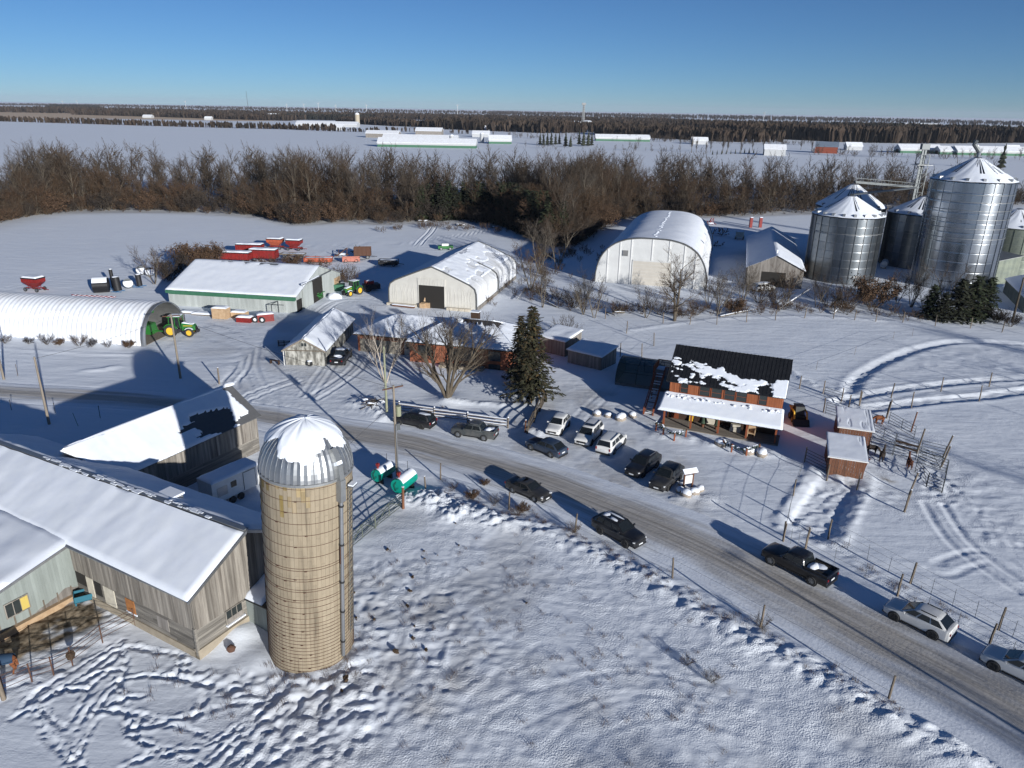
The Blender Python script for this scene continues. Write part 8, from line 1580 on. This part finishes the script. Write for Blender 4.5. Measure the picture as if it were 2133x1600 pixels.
# the deeper trees, which read as one mass: merged light copies
lt = []
for kw in (dict(seed=401, H=20, r0=.2, lev=2, nch=(19, 8), tw=.24, up=.35, spread=.75, bole=.15, lens=(.36, .5), lite=True, limb_lev=-1, wig=.2), dict(seed=402, H=20, r0=.2, lev=2, nch=(18, 8), tw=.24, up=.3, spread=.8, bole=.18, lens=(.34, .55), lite=True, limb_lev=-1), dict(seed=403, H=8, r0=.1, stems=5, lev=2, nch=(7, 6), tw=.26, up=.2, spread=.7, stem_ang=.55, lite=True, limb_lev=-1)):
    _, tt = bare_tree(**kw); lt.append((np.array([tuple(v) for v in tt.V]), np.array(tt.F), np.array(tt.R)))
def merged(name, label, items, mat):
    V, F, R_, o = [], [], [], 0
    for (x, y, sc, k, c) in items:
        v, f, r = lt[k]; a = c*6.28*3; ca, sa = math.cos(a), math.sin(a); q = np.stack([(v[:, 0]*ca-v[:, 1]*sa)*sc+x, (v[:, 0]*sa+v[:, 1]*ca)*sc+y, v[:, 2]*sc], 1); V.append(q); F.append(f+o); R_.append(np.clip(r*.5+c*.5, 0, 1)); o += len(v)
    ob = link(name, npmesh(name, np.concatenate(V), np.concatenate(F), mat, {'rnd': np.concatenate(R_)}), kind='stuff'); return tag(ob, label, 'woodland')
merged('deep_wood', 'mass of leafless trees filling the wood behind its front rows', [(x, y, s, (0 if c < .5 else 1) if k == 0 else 2, c) for x, y, s, k, c in rest][:1050], 'twig')
def hedge(label, uv, n, h, w, seed, mat='twig'):
    Q = spline([tuple(G(*q)[:2]) for q in uv], 6); A_ = np.concatenate([[0], np.cumsum(np.linalg.norm(np.diff(Q, axis=0), axis=1))]); r = np.random.RandomState(seed); it = []
    for k in range(n):
        s = r.rand()*A_[-1]; b = r.rand() < .4; it.append((np.interp(s, A_, Q[:, 0])+r.randn()*w*.3, np.interp(s, A_, Q[:, 1])+r.randn()*w, (h/8. if b else h/20.)*(.45+.75*r.rand())*(.6 if b else 1), 2 if b else r.randint(2), r.rand()))
    o = merged('hedgerow', label, it, mat); o['category'] = 'hedgerow'
hedge('scattered leafless trees along the lane right of the far red barn', [(1690, 322), (1800, 326), (1900, 329), (2050, 333), (2180, 336)], 75, 11, 12, 5); hedge('thin brown tree band right of the long far barns', [(1070, 306), (1180, 312), (1300, 314), (1420, 316)], 26, 9, 6, 6); hedge('leafless windbreak across the far right fields', [(1280, 293), (1500, 299), (1700, 303)], 90, 11, 8, 7); hedge('thin scrubby line in front of the lattice tower', [(1060, 287), (1200, 290), (1300, 290), (1440, 294)], 90, 10, 10, 8)
und = []
for k in range(680):
    s = rg.rand()*FA[-1]; d = -1+85*rg.rand()**1.4; x = np.interp(s, FA, FP[:, 0]); y = np.interp(s, FA, FP[:, 1])+d; und.append((x, y, (.24+.24*rg.rand())*(1+min(1., d/45)), 2, rg.rand()))
merged('undergrowth', 'low brown undergrowth along the front of the wood', und, 'twig_brown')
br = []
for seg, n, w in (([(1085, 600), (1140, 625), (1200, 642), (1260, 652), (1340, 654), (1440, 655), (1560, 648), (1680, 646), (1800, 655), (1900, 664)], 150, 3.), ([(1080, 640), (1110, 600), (1130, 560), (1150, 530)], 60, 7), ([(640, 570), (700, 580), (735, 590)], 26, 4), ([(345, 600), (370, 575), (395, 560)], 22, 4), ([(1140, 520), (1200, 545), (1225, 520)], 50, 8), ([(800, 480), (900, 474), (1000, 478), (1080, 485)], 60, 5)):
    Q = spline([tuple(G(*q)[:2]) for q in seg], 6); A_ = np.concatenate([[0], np.cumsum(np.linalg.norm(np.diff(Q, axis=0), axis=1))])
    for k in range(int(n*.72)): s = rg.rand()*A_[-1]; br.append((np.interp(s, A_, Q[:, 0])+rg.randn()*w*.5, np.interp(s, A_, Q[:, 1])+rg.randn()*w*.5, .12+.2*rg.rand(), 2, rg.rand()))
merged('yard_brush', 'tangled brown brush along the fences and barns', br, 'twig_brown')
# trees out of frame whose shadows cross the snow at lower right
for i, (x, y, k, s) in enumerate(((56, -40, 0, 1.05), (60, -45, 3, 1.0), (72, -26, 1, 1.0), (77, -21, 2, .95), (118, 62, 2, 1.0), (128, 80, 4, 1.0), (112, 48, 5, .9), (135, 66, 1, 1.), (104, 30, 3, .8), (88, 20, 2, .8)  )): plant('bare_tree', 'leafless tree beyond the right edge of the view', 'tree', TALL[k], (x, y, -.1), i, s, 'trees out of view on the right')

# dry grass poking through the snow
def dry_grass(name, label, n, seed, zones, hmax, mat='twig_rust'):
    r = np.random.RandomState(seed); P = []
    for seg, w, share in zones:
        Q = spline([tuple(G(*q)[:2]) for q in seg], 6); A_ = np.concatenate([[0], np.cumsum(np.linalg.norm(np.diff(Q, axis=0), axis=1))]); k = int(n*share); c = max(8, k//22); cs = r.rand(c)*A_[-1]
        j = r.randint(0, c, k); s = cs[j]; P.append(np.stack([np.interp(s, A_, Q[:, 0])+(r.randn(c)*w)[j]+r.randn(k)*.16, np.interp(s, A_, Q[:, 1])+(r.randn(c)*w)[j]+r.randn(k)*.16], 1))
    P = np.concatenate(P); k = len(P); z = np.array([gz(x, y) for x, y in P]); hh = hmax*(.35+.65*r.rand(k)); a = r.rand(k)*6.28; ln = hh*.5*r.rand(k); w = .011; b = r.rand(k)*6.28
    A0 = np.stack([P[:, 0]-np.cos(b)*w, P[:, 1]-np.sin(b)*w, z-.03], 1); B0 = np.stack([P[:, 0]+np.cos(b)*w, P[:, 1]+np.sin(b)*w, z-.03], 1); C0_ = np.stack([P[:, 0]+np.cos(a)*ln, P[:, 1]+np.sin(a)*ln, z+hh], 1)
    V = np.stack([A0, B0, C0_], 1).reshape(-1, 3); o = link(name, npmesh(name, V, np.arange(3*k).reshape(-1, 3), mat, {'rnd': r.rand(k)}), kind='stuff'); tag(o, label, 'grass')
dry_grass('dry_grass', 'dry grass blades poking through the snow along road bank and yard', 9000, 3, [([(900, 1025), (1000, 1050), (1110, 1085), (1220, 1130), (1400, 1225), (1540, 1305), (1700, 1390), (1900, 1500)], .8, .34), ([(800, 1120), (900, 1250), (1000, 1400), (1100, 1550)], 4.5, .20), ([(1000, 1150), (1250, 1300), (1500, 1480)], 3.5, .18), ([(735, 1330), (725, 1390), (640, 1420), (560, 1400)], .6, .08), ([(300, 1420), (500, 1440), (700, 1440)], 1.2, .06), ([(1660, 1080), (1800, 1180), (2000, 1290)], .7, .08), ([(760, 840), (860, 850), (1060, 890)], .9, .06)], .34)

# ------------------------------------------------------------------ clear winter air
hz_ = MB(); hz_.bb(-15500, 15500, -420, 16500, -2.0, 110); hm = bpy.data.materials.new('winter_air'); hm.use_nodes = True; nn = hm.node_tree.nodes; nn.remove(nn['Principled BSDF']); pv = nn.new('ShaderNodeVolumePrincipled'); pv.inputs['Color'].default_value = (.72, .82, 1.0, 1); pv.inputs['Density'].default_value = 3.5e-5; hm.node_tree.links.new(pv.outputs[0], nn['Material Output'].inputs['Volume']); MAT['winter_air'] = hm
HAZE = True
if HAZE: o = hz_.build('haze', 'winter_air', None, kind='stuff'); tag(o, 'clear winter air thickening towards the horizon', 'haze')
